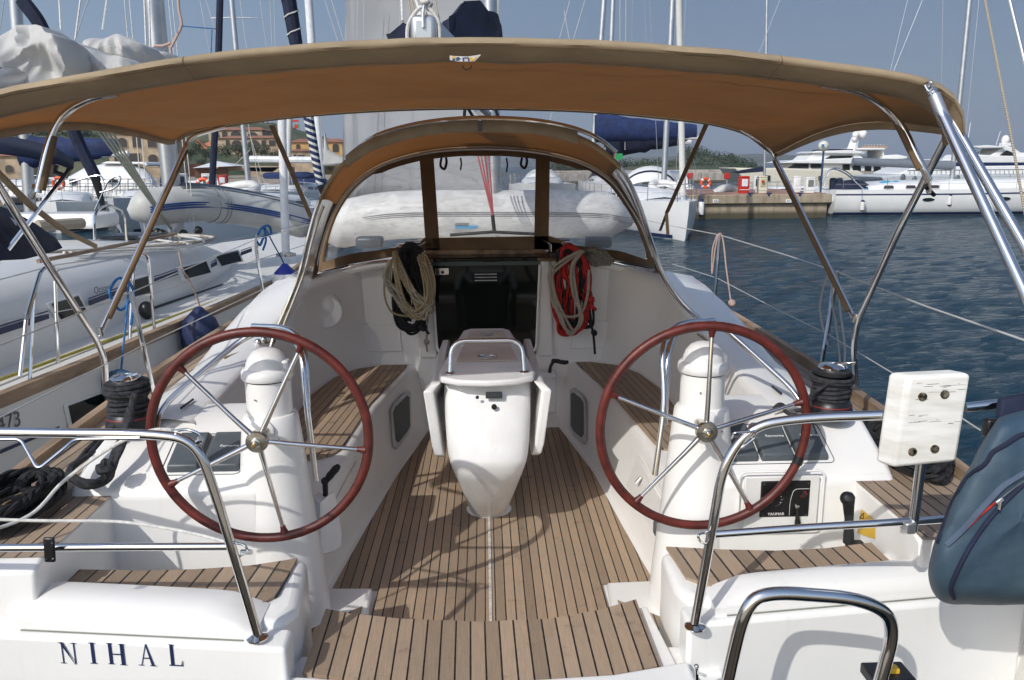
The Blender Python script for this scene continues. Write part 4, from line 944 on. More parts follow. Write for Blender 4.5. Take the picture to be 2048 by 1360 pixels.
# black + tan coil left of the companionway
def loops(t, name, mt, r, spec, seed, n):
    rr = random.Random(seed); mb = MB()
    for i in range(n):
        pts = []
        for k, (x, y) in enumerate(spec):
            j = 1 if k else .3
            pts.append(at(x+rr.uniform(-9, 9)*j, y+rr.uniform(-9, 9)*j, Y=(6.08 if 'tan' in name or 'gold' in name else 6.17)-rr.uniform(0, .06)))
        mb.tube(spline(pts, 7, closed=True), r, 7, closed=True)
    return mb.build(name, mt, t)
t = thing('rope_coil', at(815, 560, Y=6.2), 'coil of black and tan flecked rope hanging to the left of the dark companionway door', 'rope')
loops(t, 'black_rope', M['ropeb'], .011, [(806, 500), (838, 505), (848, 560), (845, 640), (820, 660), (800, 640), (793, 590), (798, 540)], 1, 16)
loops(t, 'black_rope', M['ropeb'], .012, [(808, 495), (828, 500), (838, 560), (835, 620), (815, 625), (808, 580), (805, 530)], 11, 12)
mb = MB(); rr = random.Random(31)
for i in range(26):
    x0, x1 = rr.uniform(794, 834), rr.uniform(800, 850); mb.tube(spline([at(816+rr.uniform(-12, 12), 496, Y=6.17), at(x0, 545, Y=6.16-rr.uniform(0, .06)), at(x1, 600, Y=6.16-rr.uniform(0, .06)), at(x1-rr.uniform(-4, 8), 645+rr.uniform(-14, 6), Y=6.15)], 5), .011, 6)
mb.build('black_rope', M['ropeb'], t)
loops(t, 'tan_rope', M['ropetan'], .0085, [(782, 520), (800, 540), (830, 590), (858, 610), (850, 630), (825, 628), (795, 590), (775, 555)], 2, 8)
loops(t, 'gold_rope', M['ropegold'], .0085, [(788, 505), (808, 550), (845, 618), (862, 615), (862, 560), (842, 512), (858, 590), (835, 632), (800, 590)], 3, 8)
MB().tube(spline(pl([(770, 545), (769, 590), (782, 622), (810, 632), (845, 628)], 6.1), 6), .008, 7).build('gold_rope', M['ropegold'], t)
MB().tube(spline(pl([(846, 632), (846, 652), (858, 668)], 6.1), 5), .010, 7).build('black_rope', M['ropeb'], t)
MB().ball(at(846, 655, Y=6.1), .03, jit=.3).build('rope_knot', M['ropeb'], t)
MB().tube(spline(pl([(853, 630), (854, 660), (853, 690), (855, 703)], 6.12), 5), .008, 7).build('tan_rope', M['ropetan'], t)
MB().ball(at(853, 684, Y=6.12), .022, jit=.3).build('rope_knot', M['ropetan'], t)
t = thing('rope_coil', at(1150, 570, Y=6.2), 'coil of red, black and tan rope hanging to the right of the dark companionway door', 'rope')
loops(t, 'red_rope', M['ropered'], .0125, [(1128, 498), (1158, 505), (1172, 560), (1172, 630), (1150, 660), (1125, 655), (1112, 610), (1118, 545)], 4, 10)
for nm_, mt_, sd_ in (('red_rope', M['ropered'], 41), ('black_rope', M['ropeb'], 42)):
    mb = MB(); rr = random.Random(sd_)
    for i in range(15 if sd_ == 41 else 11):
        x0, x1 = rr.uniform(1122, 1172), rr.uniform(1120, 1176); mb.tube(spline([at(1142+rr.uniform(-14, 14), 496, Y=6.17), at(x0, 545, Y=6.16-rr.uniform(0, .06)), at(x1, 600, Y=6.16-rr.uniform(0, .06)), at(lerp(x1, 1148, .35), 650+rr.uniform(-16, 6), Y=6.15)], 5), .011, 6)
    mb.build(nm_, mt_, t)
loops(t, 'black_rope', M['ropeb'], .009, [(1122, 500), (1150, 520), (1168, 570), (1178, 640), (1150, 650), (1128, 620), (1116, 560)], 5, 6)
loops(t, 'tan_rope', M['ropetan'], .011, [(1165, 500), (1148, 540), (1150, 590), (1160, 640), (1143, 662), (1122, 630), (1104, 590), (1103, 540)], 6, 2)
MB().tube(spline(pl([(1160, 503), (1143, 540), (1146, 585), (1160, 625), (1155, 655), (1140, 664), (1125, 648), (1112, 610), (1105, 560)], 6.04), 6), .0115, 8).build('tan_rope', M['ropetan'], t)
MB().tube(spline(pl([(1178, 540), (1175, 590), (1160, 628), (1130, 632), (1108, 612), (1100, 570), (1102, 530)], 6.05), 6), .011, 8).build('tan_rope', M['ropetan'], t)
MB().tube(spline(pl([(1182, 588), (1180, 608), (1192, 620)], 6.08), 5), .014, 8).build('red_rope', M['ropered'], t)
MB().ball(at(1181, 600, Y=6.08), .03, jit=.4).build('rope_knot', M['ropered'], t)
MB().tube(spline(pl([(1178, 640), (1186, 665), (1190, 708)], 6.1), 5), .0095, 7).build('black_rope', M['ropeb'], t)
MB().ball(at(1188, 666, Y=6.1), .024, jit=.3).build('rope_knot', M['ropeb'], t)
t = thing('rope_coil', at(1200, 518, Y=6.3), 'small bundle of grey tan rope lying on the coachroof right of the red coil', 'rope')
rr = random.Random(8); mb = MB()
for i in range(11):
    a = rr.uniform(0, 1); mb.tube(spline([at(1168+rr.uniform(-8, 8), 500+i*1.5, Y=6.24), at(1190+rr.uniform(-9, 9), 495+rr.uniform(0, 28), Y=6.18), at(1215+rr.uniform(-9, 15), 512+rr.uniform(0, 16), Y=6.22), at(1190, 528+rr.uniform(-4, 4), Y=6.2)], 6, closed=True), .009, 6, closed=True)
mb.build('rope', mat('grey_tan_rope', (.22, .20, .17), .85, var=.2, vs=40, bump=.8, bs=200), t)
# winch handles
def handle(name, pts, grip, label, org):
    t = thing(name, org, label, 'winch crank')
    MB().tube(pts, [.014]+[.012]*(len(pts)-2)+[.014], 10).build('crank_arm', M['black'], t)
    MB().tube(grip, [.013, .018, .017, .018, .012], 12).build('handle_grip', M['rubber'], t)
    MB().ball(pts[-1], .019).build('crank_joint', M['black'], t)
pk = pl([(649, 1005), (651, 985), (650, 962)], 3.62)
handle('winch_crank', pk, [at(x, y, Y=3.62-.005*i) for i, (x, y) in enumerate(((652, 962), (660, 951), (666, 944), (672, 937), (677, 932)))], 'black winch handle standing in the white pocket beside the left wheel', at(650, 1005, Y=3.6))
pk = pl([(1099, 745), (1101, 733), (1107, 722)], 6.1)
handle('winch_crank', pk, pl([(1107, 722), (1115, 722), (1122, 724), (1130, 725), (1137, 724)], 6.08), 'black winch handle stowed in the bulkhead right of the cockpit table', at(1100, 745, Y=6.1))
pq = pl3([(624, 992, 3.58), (640, 1003, 3.56), (658, 988, 3.60), (672, 1075, 3.62), (672, 1102, 3.60), (641, 1112, 3.50)])
MB().prism(pq, V(.02, .05, .0)).build('handle_pocket', M['whiteplastic'], Y_, bevel=.006)
MB().box(at(1092, 748, Y=6.2), (.16, .12, .05)).build('handle_pocket', M['whiteplastic'], Y_, bevel=.015)
# rope round the winches
def wind(c, seed, n=7):
    mb = MB(); rr = random.Random(seed)
    for i in range(n):
        z = .085+i*.0155; r = .072+.008*rr.random()+(.012 if i > 4 else 0)
        mb.tube([c+V(r*math.cos(a), r*math.sin(a), z+.006*math.sin(a+i)) for a in [2*PI*k/28 for k in range(28)]], .0095, 7, closed=True)
    return mb
t = thing('winch_rope', wr+V(0, 0, .08), 'dark grey rope wound round the winch behind the right wheel', 'rope')
wind(wr, 1).build('wound_rope', M['rubberg'], t)
MB().tube(spline([wr+V(-.05, -.07, .16), wr+V(-.12, -.06, .10), at(1620, 815, Y=3.42), at(1590, 822, Y=3.44)], 6), .009, 8).build('rope_tail', M['rubberg'], t)
MB().tube(spline([at(1548, 817, Y=3.46), at(1558, 809, Y=3.45), at(1568, 812, Y=3.45), at(1572, 824, Y=3.44), at(1595, 831, Y=3.42), at(1625, 829, Y=3.40)], 6), .009, 8).build('rope_tail', M['rubberg'], t)
t = thing('winch_rope', wl+V(0, 0, .08), 'dark grey rope wound round the left winch, its tail coiled down onto the deck', 'rope')
wind(wl, 2, 8).build('wound_rope', M['rubberg'], t)
rr = random.Random(12)
for k in range(8):
    j = lambda a=5: rr.uniform(-a, a)
    MB().tube(spline(pl3([(268+j(), 790+j(), 3.42), (255+j(8), 850+j(), 3.36), (235+j(8), 905+j(), 3.26), (215+j(9), 955+j(5), 3.2), (175+j(9), 968+j(6), 3.12), (140+j(8), 945+j(8), 3.15), (180+j(8), 900+j(8), 3.3), (225+j(6), 850+j(6), 3.42), (240+j(5), 815+j(), 3.45)][:rr.choice([7, 9, 9])]), 6), .0105, 8).build('rope_tail', M['rubberg'], t)
MB().ball(at(212, 936, Y=3.15), .035, jit=.4).build('rope_knot', M['rubberg'], t)
# thick black mooring line on the port quarter, and another to starboard
def pile(name, label, cx, cy, rx_, ry_, seed, n=9, r=.024, y0=1.43, tall=.10):
    t = thing(name, V(cx, cy, y0), label, 'mooring rope'); rr = random.Random(seed)
    for i in range(n):
        a0 = rr.uniform(0, 6.28); f = rr.uniform(.55, 1.0); z = y0+r+tall*i/n
        pts = [V(cx+rx_*f*math.cos(a)+rr.uniform(-.03, .03), cy+ry_*f*math.sin(a)+rr.uniform(-.03, .03), z+rr.uniform(-.015, .03)) for a in [a0+2*PI*k/9 for k in range(9)]]
        sp = spline(pts, 8, closed=True)
        # three twisted strands
        for s_ in range(3):
            q = []
            for k, p in enumerate(sp):
                ph = k*.55+s_*2.094; d = (sp[(k+1) % len(sp)]-p); d.normalize(); nx = d.cross(V(0, 0, 1)); nx.normalize(); q.append(p+nx*(r*.5*math.cos(ph))+V(0, 0, r*.5*math.sin(ph)))
            MB().tube(q, r*.55, 6, closed=True).build('rope_strand', M['ropeb'], t)
    return t
pile('mooring_rope', 'heap of thick black mooring rope on the teak deck at the left edge', -1.83, 3.02, .14, .27, 5, 7, .018, tall=.04)
pile('mooring_rope', 'heap of thick black mooring rope behind the white board and blue cover', 1.83, 3.40, .12, .30, 6, 6, .020, tall=.05)
# white line trailing across the port rail
T(spline(pl3([(-60, 1075, 2.6), (60, 1030, 2.75), (130, 960, 2.85), (230, 890, 2.8), (300, 862, 2.6), (345, 860, 2.45)]), 7), .0065, 'loose_line', M['ropewhite'], None)
o = sc.objects['loose_line']; tag(o, 'thin white line running up from the left edge to the left rail bend', 'rope')
o = MB().tube(spline(pl3([(-60, 1036, 2.6), (60, 1041, 2.6), (230, 1043, 2.6), (330, 1056, 2.55), (400, 1070, 2.5), (455, 1085, 2.45)]), 7), .0055, 8).build('loose_line', M['ropewhite'])
tag(o, 'thin white line sagging across the left helm seat to the lower rail end', 'rope')
# red and white lanyard on the starboard stanchion
o = MB().tube(spline(pl3([(1434, 470, 6.98), (1425, 500, 6.98), (1424, 548, 6.98), (1430, 500, 6.96), (1438, 468, 6.95), (1446, 480, 6.95), (1453, 540, 6.9), (1462, 605, 6.85)]), 6), .0065, 7).build('lanyard', M['roperw'])
tag(o, 'red and white cord knotted over the stanchion right of the dodger', 'cord')
MB().ball(at(1464, 606, Y=6.85), .03, jit=.3).build('lanyard_knot', M['roperw'], None)
k = sc.objects['lanyard_knot']; k.parent = o; k.location = k.location-o.location
for y in (4.3, 4.2):
    pass
o = MB().tube(spline(pl3([(1668, 545, 4.6), (1664, 600, 4.6), (1672, 650, 4.6), (1682, 740, 4.4), (1690, 780, 4.2)]), 5), .006, 6).tube(spline(pl3([(1655, 690, 4.5), (1640, 620, 4.6), (1652, 560, 4.6), (1672, 545, 4.6), (1680, 620, 4.6), (1690, 700, 4.4), (1684, 770, 4.2)]), 5), .006, 6).build('lanyard', mat('grey_cord', (.30, .29, .27), .8))
tag(o, 'grey doubled cord hanging from the stanchion behind the right winch', 'cord')
# ---------------------------------------------------------------- blue cover hung on the starboard rail
def cover():
    t = thing('outboard_cover', at(1960, 1200, Y=2.2), 'faded blue padded cover with red zip strapped to the right pushpit', 'cover')
    out = [(2010, 835), (1985, 860), (1958, 905), (1925, 965), (1890, 1040), (1868, 1095), (1860, 1140), (1868, 1180), (1895, 1203), (1950, 1206), (2040, 1205), (2140, 1195), (2200, 1100), (2210, 960), (2170, 860), (2090, 825)]
    O = spline([V(x, y, 0) for x, y in out], 5, closed=True); c = V(2035, 1040, 0); rows = []
    cov = mat('faded_blue_cover', (.028, .058, .092), .62, var=.15, vs=2.2, bump=.45, bs=9, bd=.012, col2=(.060, .095, .115))
    for k, (f, y) in enumerate(((.0, 2.05), (.2, 2.05), (.4, 2.05), (.6, 2.052), (.78, 2.058), (.88, 2.07), (.95, 2.095), (1.0, 2.14), (1.02, 2.20), (1.0, 2.26), (.9, 2.30), (.6, 2.34), (0, 2.35))):
        row = []
        for j, p in enumerate(O):
            q = c+(p-c)*f; w3 = at(q.x, q.y, Y=y)
            w3.y += (.022*noise.noise(V(q.x*.009, q.y*.012, 3))+.010*noise.noise(V(q.x*.03, q.y*.018, 7))+.014*abs(noise.noise(V((q.x+q.y)*.014, (q.x-q.y)*.005, 1))))*(1 if f < .99 else .4)
            row.append(w3)
        rows.append(row)
    body = MB().grid(rows, closed_u=True, flip=True); body.build('padded_body', cov, t, ang=70)
    from mathutils.bvhtree import BVHTree
    bv = BVHTree.FromPolygons(body.v, body.f)
    def on(pts, off=.004, n=7):
        out = []
        for p in spline([V(x, y, 0) for x, y in pts], n):
            d = (at(p.x, p.y, Y=2)-CAM).normalized(); h = bv.ray_cast(CAM, d)[0]
            if h is not None: out.append(h-d*off)
        return out
    for sp_ in ([(2110, 860), (2048, 868), (2010, 890), (1985, 905), (1970, 928), (1935, 955), (1905, 1005), (1888, 1050), (1876, 1085)], [(2120, 925), (2048, 968), (1985, 1030), (1945, 1085), (1915, 1140), (1902, 1175), (1908, 1196)]):
        MB().tube(on(sp_, .003), .0065, 7).build('navy_piping', M['navy'], t)
    MB().tube(on([(1893, 1090), (1925, 1060), (1975, 1005), (2010, 970), (2060, 940)], .001), .009, 7).build('zip_tape', mat('grey_tape', (.07, .10, .15), .7), t)
    MB().tube(on([(1905, 1082), (1930, 1060), (1955, 1036), (1993, 1003)], .006, 4), .003, 6).build('zip_pull_cord', M['ropered'], t)
    MB().tube(on([(2003, 996), (2030, 975), (2060, 955)], .005, 4), .0025, 6).build('zip_teeth', M['grey'], t)
    z = on([(1999, 1002), (2003, 998)], .012)[0]
    MB().box(z, (.022, .008, .012), Matrix.Rotation(R(-40), 3, 'Y')).build('zip_slider', M['alu'], t, bevel=.002)
    MB().tube([z+V(0, -.004, 0), z+V(-.002, -.006, -.022)], .005, 8).build('zip_tag', M['steel'], t)
    MB().prism(pl3([(2005, 800, 2.28), (2110, 780, 2.28), (2110, 850, 2.24), (2000, 842, 2.26)]), (0, .03, 0)).build('hanging_strap', M['navy'], t, bevel=.008)
    MB().box(at(1985, 856, Y=2.32), (.05, .03, .06)).build('strap_buckle', M['black'], t, bevel=.008)
cover()
# ---------------------------------------------------------------- inflatable dinghies
def dinghy(name, label, path, r, mt, stripe, org, zoff=.02, floor=None, taper=True):
    t = thing(name, org, label, 'inflatable dinghy')
    P = spline(path, 8); n = len(P)
    rr_ = [r*(1 if not taper else min(1, .28+.72*min(1, min(i, n-1-i)/(n*.13)))) for i in range(n)]
    MB().tube(P, rr_, 22).build('air_tube', mt, t, ang=60)
    return t, P, rr_
dwhite = mat('white_hypalon', (.66, .65, .62), .5, var=.08, vs=4, bump=.15, bs=12)
# white one across our own foredeck
Pd = pl3([(632, 462, 8.9), (700, 445, 8.7), (800, 430, 8.6), (1000, 428, 8.6), (1180, 430, 8.6), (1262, 440, 8.7)])
t, P, rr_ = dinghy('inflatable_dinghy', 'white inflatable dinghy with grey bands on the foredeck, seen through the dodger windows', Pd, .245, dwhite, None, V(0, 8.8, 1.95), taper=True)
gs = mat('grey_band', (.22, .22, .23), .5)
for dz in (.018, .0, -.018): MB().tube([p+V(0, -.243, dz+.01) for p in P], .0055, 6).build('rubbing_band', gs, t)
p0 = at(905, 470, Y=8.36)
for i, (w_, h_, dz, m_) in enumerate(((.13, .02, .10, gs), (.22, .025, .062, mat('logo_blue', (.08, .30, .50), .5)), (.17, .016, .0, gs))):
    MB().prism([p0+V(0.02, .0, dz), p0+V(.02+w_, .0, dz), p0+V(.04+w_, .0, dz+h_), p0+V(.04, 0, dz+h_)], (0, .02, 0)).build('logo_bar', m_, t)

# small deck fittings on the coamings
for s, pts in ((-1, [(448, 716), (500, 697), (545, 682)]), (1, [(1395, 668), (1425, 690), (1447, 716)])):
    T([at(x, y, Z=1.645) for x, y in pts], .006, 'sheet_line', M['ropegold'], Y_, 6)
for x, y in ((516, 684), (528, 679), (1412, 660), (1424, 666)): MB().ball(at(x, y, Z=1.67), .022, 10, 6).build('sheet_block', M['steel'], Y_)
for a, b in (((362, 816), (386, 799)), ((1545, 773), (1562, 787))): T([at(*a, Z=1.622), at(*b, Z=1.622)], .006, 'locker_hinge', M['black'], Y_, 6)
for a, b in (((300, 800), (560, 668)), ((1480, 700), (1640, 800))): T([at(*a, Z=1.618), at(*b, Z=1.622)], .003, 'locker_seam', M['gelw'], Y_, 4)
# ================================================================== neighbouring sloop on the port side
NU = V(.125, .992, 0).normalized(); NV = V(-NU.y, NU.x, 0)
N0 = V(-3.03, 4.95, 0)
NB = thing('sailing_sloop', N0+NV*1.9+NU*4, 'white sloop close on the left with crumpled sail on its boom, numbered 473', 'sailing boat')
def nl(a, off, z): return N0+NU*a+NV*off+V(0, 0, z)      # a along, off to port from its starboard edge
hsh = gel('neighbour_gel', (.70, .70, .68), .3, .4)
HBn = [(-5, 1.70), (-2, 1.92), (1, 1.97), (5, 1.90), (7.5, 1.50), (9.5, .85), (11, .05)]
def nh(a): return tab(HBn, a)
nc = 1.95
rows = []
for a in [-5+i*.5 for i in range(33)]:
    h = nh(a); k = max(0, (a-6)/5)
    z = 1.30+.012*max(0, a)
    half = [(h, z), (h*1.0, z-.3), (h*(.99-.2*k), .6), (h*(.93-.3*k), .15), (h*(.7-.3*k), -.15), (0, -.4)]
    rows.append([nl(a, nc-x, zz) for x, zz in half]+[nl(a, nc+x, zz) for x, zz in half[-2::-1]])
MB().grid(rows).build('hull', hsh, NB)
cap = []
for a in [-5+i*.5 for i in range(33)]:
    h, z = nh(a), 1.30+.012*max(0, a); cap.append([nl(a, nc-h-.012, z-.05), nl(a, nc-h-.012, z+.035), nl(a, nc-h+.045, z+.04), nl(a, nc-h+.05, z)])
MB().grid(cap).build('rub_rail', M['teakcap'], NB)
dk = [[nl(a, nc-nh(a)+.04, 1.295+.012*max(0, a)), nl(a, nc, 1.32+.02*max(0, a)), nl(a, nc+nh(a)-.04, 1.295+.012*max(0, a))] for a in [-5+i*.5 for i in range(33)]]
MB().grid(dk).build('deck', gel('neighbour_deck', (.68, .66, .61), .5, .3), NB)
# cabin trunk
rows = []
for a, w_, zt in ((-4.2, 1.30, 1.75), (-3, 1.35, 1.78), (0, 1.38, 1.84), (2, 1.36, 1.87), (4, 1.22, 1.86), (5.2, 1.0, 1.78), (6.2, .75, 1.60), (7.0, .5, 1.38)):
    zb = 1.30
    hf = [(w_+.06, zb), (w_+.03, zb+(zt-zb)*.35), (w_-.03, zb+(zt-zb)*.75), (w_-.14, zt-.01), (w_*.5, zt+.06), (0, zt+.08)]
    rows.append([nl(a, nc-x, z) for x, z in hf]+[nl(a, nc+x, z) for x, z in hf[-2::-1]])
MB().grid(rows).build('cabin', hsh, NB, ang=50)
# windows on the cabin side (plane offset .62 from the edge)
CP = N0+NV*.565
def cw(x0, y0, x1, y1, x2, y2, x3, y3, nm='cabin_window'):
    q = [plane_at(x, y, CP, NV) for x, y in ((x0, y0), (x1, y1), (x2, y2), (x3, y3))]
    c = sum(q, V(0, 0, 0))/4
    fr = MB().prism([c+(p-c)*1.22 for p in q], -NV*.018).build(nm, M['whitealu'], NB, bevel=.03, seg=3)
    MB().prism([p-NV*.020 for p in q], -NV*.006).build('window_pane', M['tint'], fr, bevel=.004)
cw(98, 608, 152, 592, 168, 622, 118, 640); cw(258, 562, 292, 552, 300, 584, 262, 594); cw(358, 536, 408, 522, 418, 545, 368, 558); cw(428, 512, 472, 502, 480, 522, 440, 532)
for a, b, c, d in (((-20, 668), (92, 632), 0, 0), ((172, 607), (252, 577), 0, 0), ((304, 562), (352, 545), 0, 0), ((418, 532), (430, 526), 0, 0), ((478, 508), (500, 500), 0, 0)):
    p, q = plane_at(*a, CP, NV), plane_at(*b, CP, NV)
    mb = MB()
    for z0, z1 in ((0, .045), (.055, .065)): mb.prism([p-NV*.022+V(0, 0, z0-.02), q-NV*.022+V(0, 0, z0-.02), q-NV*.022+V(0, 0, z1-.02), p-NV*.022+V(0, 0, z1-.02)], -NV*.003)
    mb.build('cabin_stripe', M['letter'], NB)
p = plane_at(183, 588, CP, NV); text('Oceanis', .085, p-NV*.024, NU, (0, 0, 1), .001).build('lettering', M['grey'], NB)
# hull side: portlight, number, stripe
HP = N0-NV*.015
q = [plane_at(x, y, HP, NV) for x, y in ((133, 812), (205, 785), (208, 832), (143, 858))]; c = sum(q, V(0, 0, 0))/4
fr = MB().prism([c+(p-c)*1.18 for p in q], -NV*.012).build('hull_window', hsh, NB, bevel=.01, seg=3)
MB().prism([p-NV*.013 for p in q], -NV*.005).build('window_pane', M['smoke'], fr, bevel=.004)
q = [plane_at(x, y, HP, NV) for x, y in ((-60, 925), (118, 852), (118, 857), (-60, 933))]
MB().prism(q, -NV*.004).build('hull_stripe', M['letter'], NB)
q0, q1 = plane_at(-4, 866, HP-NV*.01, NV), plane_at(50, 848, HP-NV*.01, NV)
t0 = text('473', .145, V(q0.x, q0.y, q0.z), (q1-q0), (0, 0, 1), .002); t0.build('hull_number', M['grey'], NB)
MB().lathe([(.03, 0), (.03, .02), (.015, .02)], plane_at(322, 732, HP, NV), 12, V(0, 0, 1).rotation_difference(-NV).to_matrix()).build('drain_outlet', M['black'], NB)
# deck gear: stanchions, lifelines, hose, cleats
def npost(x0, y0, x1, y1, off=.06, r=.0135, nm='stanchion'):
    P = N0+NV*off; T([plane_at(x0, y0, P, NV), plane_at(x1, y1, P, NV)], r, nm, M['steel'], NB, 9)
npost(80, 545, 52, 640); npost(52, 640, 40, 752); npost(110, 562, 116, 728, r=.012)
T(fillet([plane_at(x, y, N0+NV*.06, NV) for x, y in ((60, 760), (66, 600), (82, 536), (112, 530), (112, 560))], .08), .012, 'gate_rail', M['steel'], NB)
T(fillet([plane_at(x, y, N0+NV*.06, NV) for x, y in ((309, 658), (300, 560), (296, 508), (272, 506), (262, 600), (260, 680))], .08), .013, 'gate_rail', M['steel'], NB)
npost(512, 468, 520, 560, r=.011)
def nwire(pts, r=.004): T([plane_at(x, y, N0+NV*.06, NV) for x, y in pts], r, 'lifeline', M['alu'], NB, 6)
nwire([(-60, 575), (112, 530), (268, 508)]); nwire([(296, 502), (380, 500), (512, 468), (640, 440)]); nwire([(-60, 655), (300, 590), (515, 520), (640, 480)])
hs = [plane_at(x, y, N0+NV*.25, NV) for x, y in ((-60, 770), (60, 738), (130, 710), (200, 672), (300, 632), (420, 590), (520, 560), (575, 540))]
T(spline([V(p.x, p.y, 1.335) for p in hs], 5), .013, 'deck_hose', M['yellow'], NB, 8)
MB().tube([nl(1.0, .62, 1.345), nl(4.6, .60, 1.37)], .012, 6).build('genoa_track', M['black'], NB)
bk = nl(2.6, .42, 1.36); MB().ball(bk+V(0, 0, .06), .07, sc_=(1, 1, 1.2)).build('lead_block', M['black'], NB)
# coachroof hatches, grab rail, cockpit shelter box and ropes at the mast
MB().box(nl(.3, 1.55, 1.98), (.95, .75, .22), Matrix.Rotation(R(-7), 3, 'Z')).build('sea_hood', hsh, NB, bevel=.04, seg=3)
MB().box(nl(4.6, 1.6, 1.93), (.55, .55, .05), Matrix.Rotation(R(-7), 3, 'Z')).build('deck_hatch', M['grey'], NB, bevel=.015)
T([nl(1.8, .85, 1.96), nl(4.3, .95, 1.98)], .018, 'grab_rail', M['teakcap'], NB)
T(fillet([plane_at(x, y, N0+NV*1.5, NV) for x, y in ((190, 480), (188, 425), (215, 408), (250, 425), (254, 490))], .12), .016, 'wheel_arch', M['steel'], NB)
m0, m1 = at(352, 472, Y=10.4), at(308, -5, Y=10.4); dm = (m1-m0).normalized()
rws = [[m0+dm*t+V(.10*math.cos(2*PI*k/24), .15*math.sin(2*PI*k/24), 0) for k in range(24)] for t in (-.1, 2, 5, 9, 13)]
MB().grid(rws, closed_u=True).build('mast', M['alu'], NB)
for dx in (-.17, -.21, .14, .17): T([m0+V(dx*1.6, -.1, .05), m0+dm*10+V(dx, -.12, 0)], .006, 'halyard', M['ropewhite'], NB, 5)
rr = random.Random(21)
for k in range(9): MB().ball(m0+V(rr.uniform(-.4, .3), rr.uniform(-.5, .1), rr.uniform(0, .08)), .055, 10, 6).build('deck_block', M['alu'] if k % 2 else M['black'], NB)
for k in range(8):
    MB().tube(spline([m0+V(rr.uniform(-.1, .2), -.2, .04), m0+V(rr.uniform(0, .8), -.9+rr.uniform(-.4, .3), .05), m0+V(rr.uniform(.0, .9), -1.6, .02), nl(2.4, 1.2+rr.uniform(-.3, .3), 1.97)], 5), .012, 6).build('deck_line', M['ropetan'] if k % 2 else M['ropewhite'], NB)
# kicker strut / mainsheet going up to the boom
for i in range(4): T([m0+V(.0, -.15, .1), at(196+i*9, 262, Y=8.3)], .012, 'vang_rope', mat('pale_green_line', (.34, .36, .30), .8), NB, 6)
bm_a, bm_b = m0+dm*2.1, at(-180, 190, Y=6.2)
T([bm_a, bm_b], .10, 'boom', M['alu'], NB, 14)
# crumpled white sail heaped on the boom
def heap(path, rad, seed, mt, name, par, amp=.45, n=26):
    P = arc_resample(spline(path, 8), 60); rows = []
    for i, p in enumerate(P):
        r = tab(rad, i/59); row = []
        for k in range(n):
            a = 2*PI*k/n; q = p+V(.35*math.cos(a), 0, math.sin(a))*r
            fold = noise.noise(V(i*.16+seed, math.cos(a)*1.3, math.sin(a)*1.3))*amp+abs(noise.noise(V(i*.38, a*1.4+seed, 3)))*amp*.55-noise.noise(V(i*.9, a*3, seed))*amp*.16
            row.append(p+V(.8*math.cos(a), .35*math.cos(a+1), math.sin(a))*r*(1+fold))
        rows.append(row)
    return MB().grid(rows, closed_u=True).poly(rows[0]).poly(rows[-1][::-1]).build(name, mt, par, ang=38)
sailw = mat('white_sailcloth', (.58, .57, .545), .6, var=.08, vs=2, bump=.35, bs=5, bd=.04, trans=(.2, (.7, .68, .62)))
# folded panels: big tilted slabs
def panel(pts, y0, y1, seed, nm='flaked_sail'):
    O = spline(pl3(pts), 8, closed=True); c = sum(O, V(0, 0, 0))/len(O); rows = []
    for f, dy in [(k/18, -.16*(1-(k/18)**2)) for k in range(19)]+[(1.0, (y1-y0)*.5), (.8, y1-y0), (0, y1-y0)]:
        row = []
        for p in O:
            q = c+(p-c)*f
            rd = abs(noise.noise(V(q.x*1.7, q.z*1.1, seed)))*.34+abs(noise.noise(V(q.x*4+q.z*2, q.z*2.2-q.x, seed+4)))*.24+abs(noise.noise(V(q.x*9-q.z*3, q.z*3, seed+2)))*.07+noise.noise(V(q.x*11, q.z*8, seed))*.02
            row.append(q+V(.05*noise.noise(V(q.x*3, q.z*3, seed+9)), dy+rd, .06*noise.noise(V(q.z*4, q.x*4, seed))))
        rows.append(row)
    MB().grid(rows, closed_u=True).build(nm, sailw, NB, ang=40)
panel([(-40, 150, 7.4), (-30, 70, 7.4), (38, 42, 7.4), (75, 55, 7.4), (112, 68, 7.4), (124, 120, 7.4), (100, 160, 7.4), (70, 180, 7.4), (10, 178, 7.4)], -.2, .5, 1)
panel([(118, 80, 8.0), (150, 90, 8.0), (215, 112, 8.0), (262, 135, 8.0), (250, 190, 8.0), (140, 190, 8.0), (125, 130, 8.0)], -.2, .5, 2)
panel([(150, 82, 8.7), (175, 70, 8.7), (230, 68, 8.7), (280, 88, 8.7), (272, 130, 8.7), (215, 122, 8.7), (160, 105, 8.7)], -.2, .6, 3)
panel([(238, 118, 9.2), (262, 112, 9.2), (286, 88, 9.2), (310, 100, 9.2), (345, 118, 9.2), (350, 150, 9.2), (250, 160, 9.2)], -.2, .5, 4)
MB().tube(spline(pl3([(116, 78, 7.8), (138, 110, 7.8), (150, 150, 7.8), (152, 175, 7.8)]), 5), .035, 8).build('sail_tie', mat('cream_webbing', (.50, .45, .34), .8), NB)
heap(pl3([(-60, 200, 7.2), (60, 190, 7.7), (200, 175, 8.6), (340, 165, 9.9)]), [(0, .26), (.6, .2), (1, .12)], 5, M['navy'], 'boom_cover', NB, .3, 16)
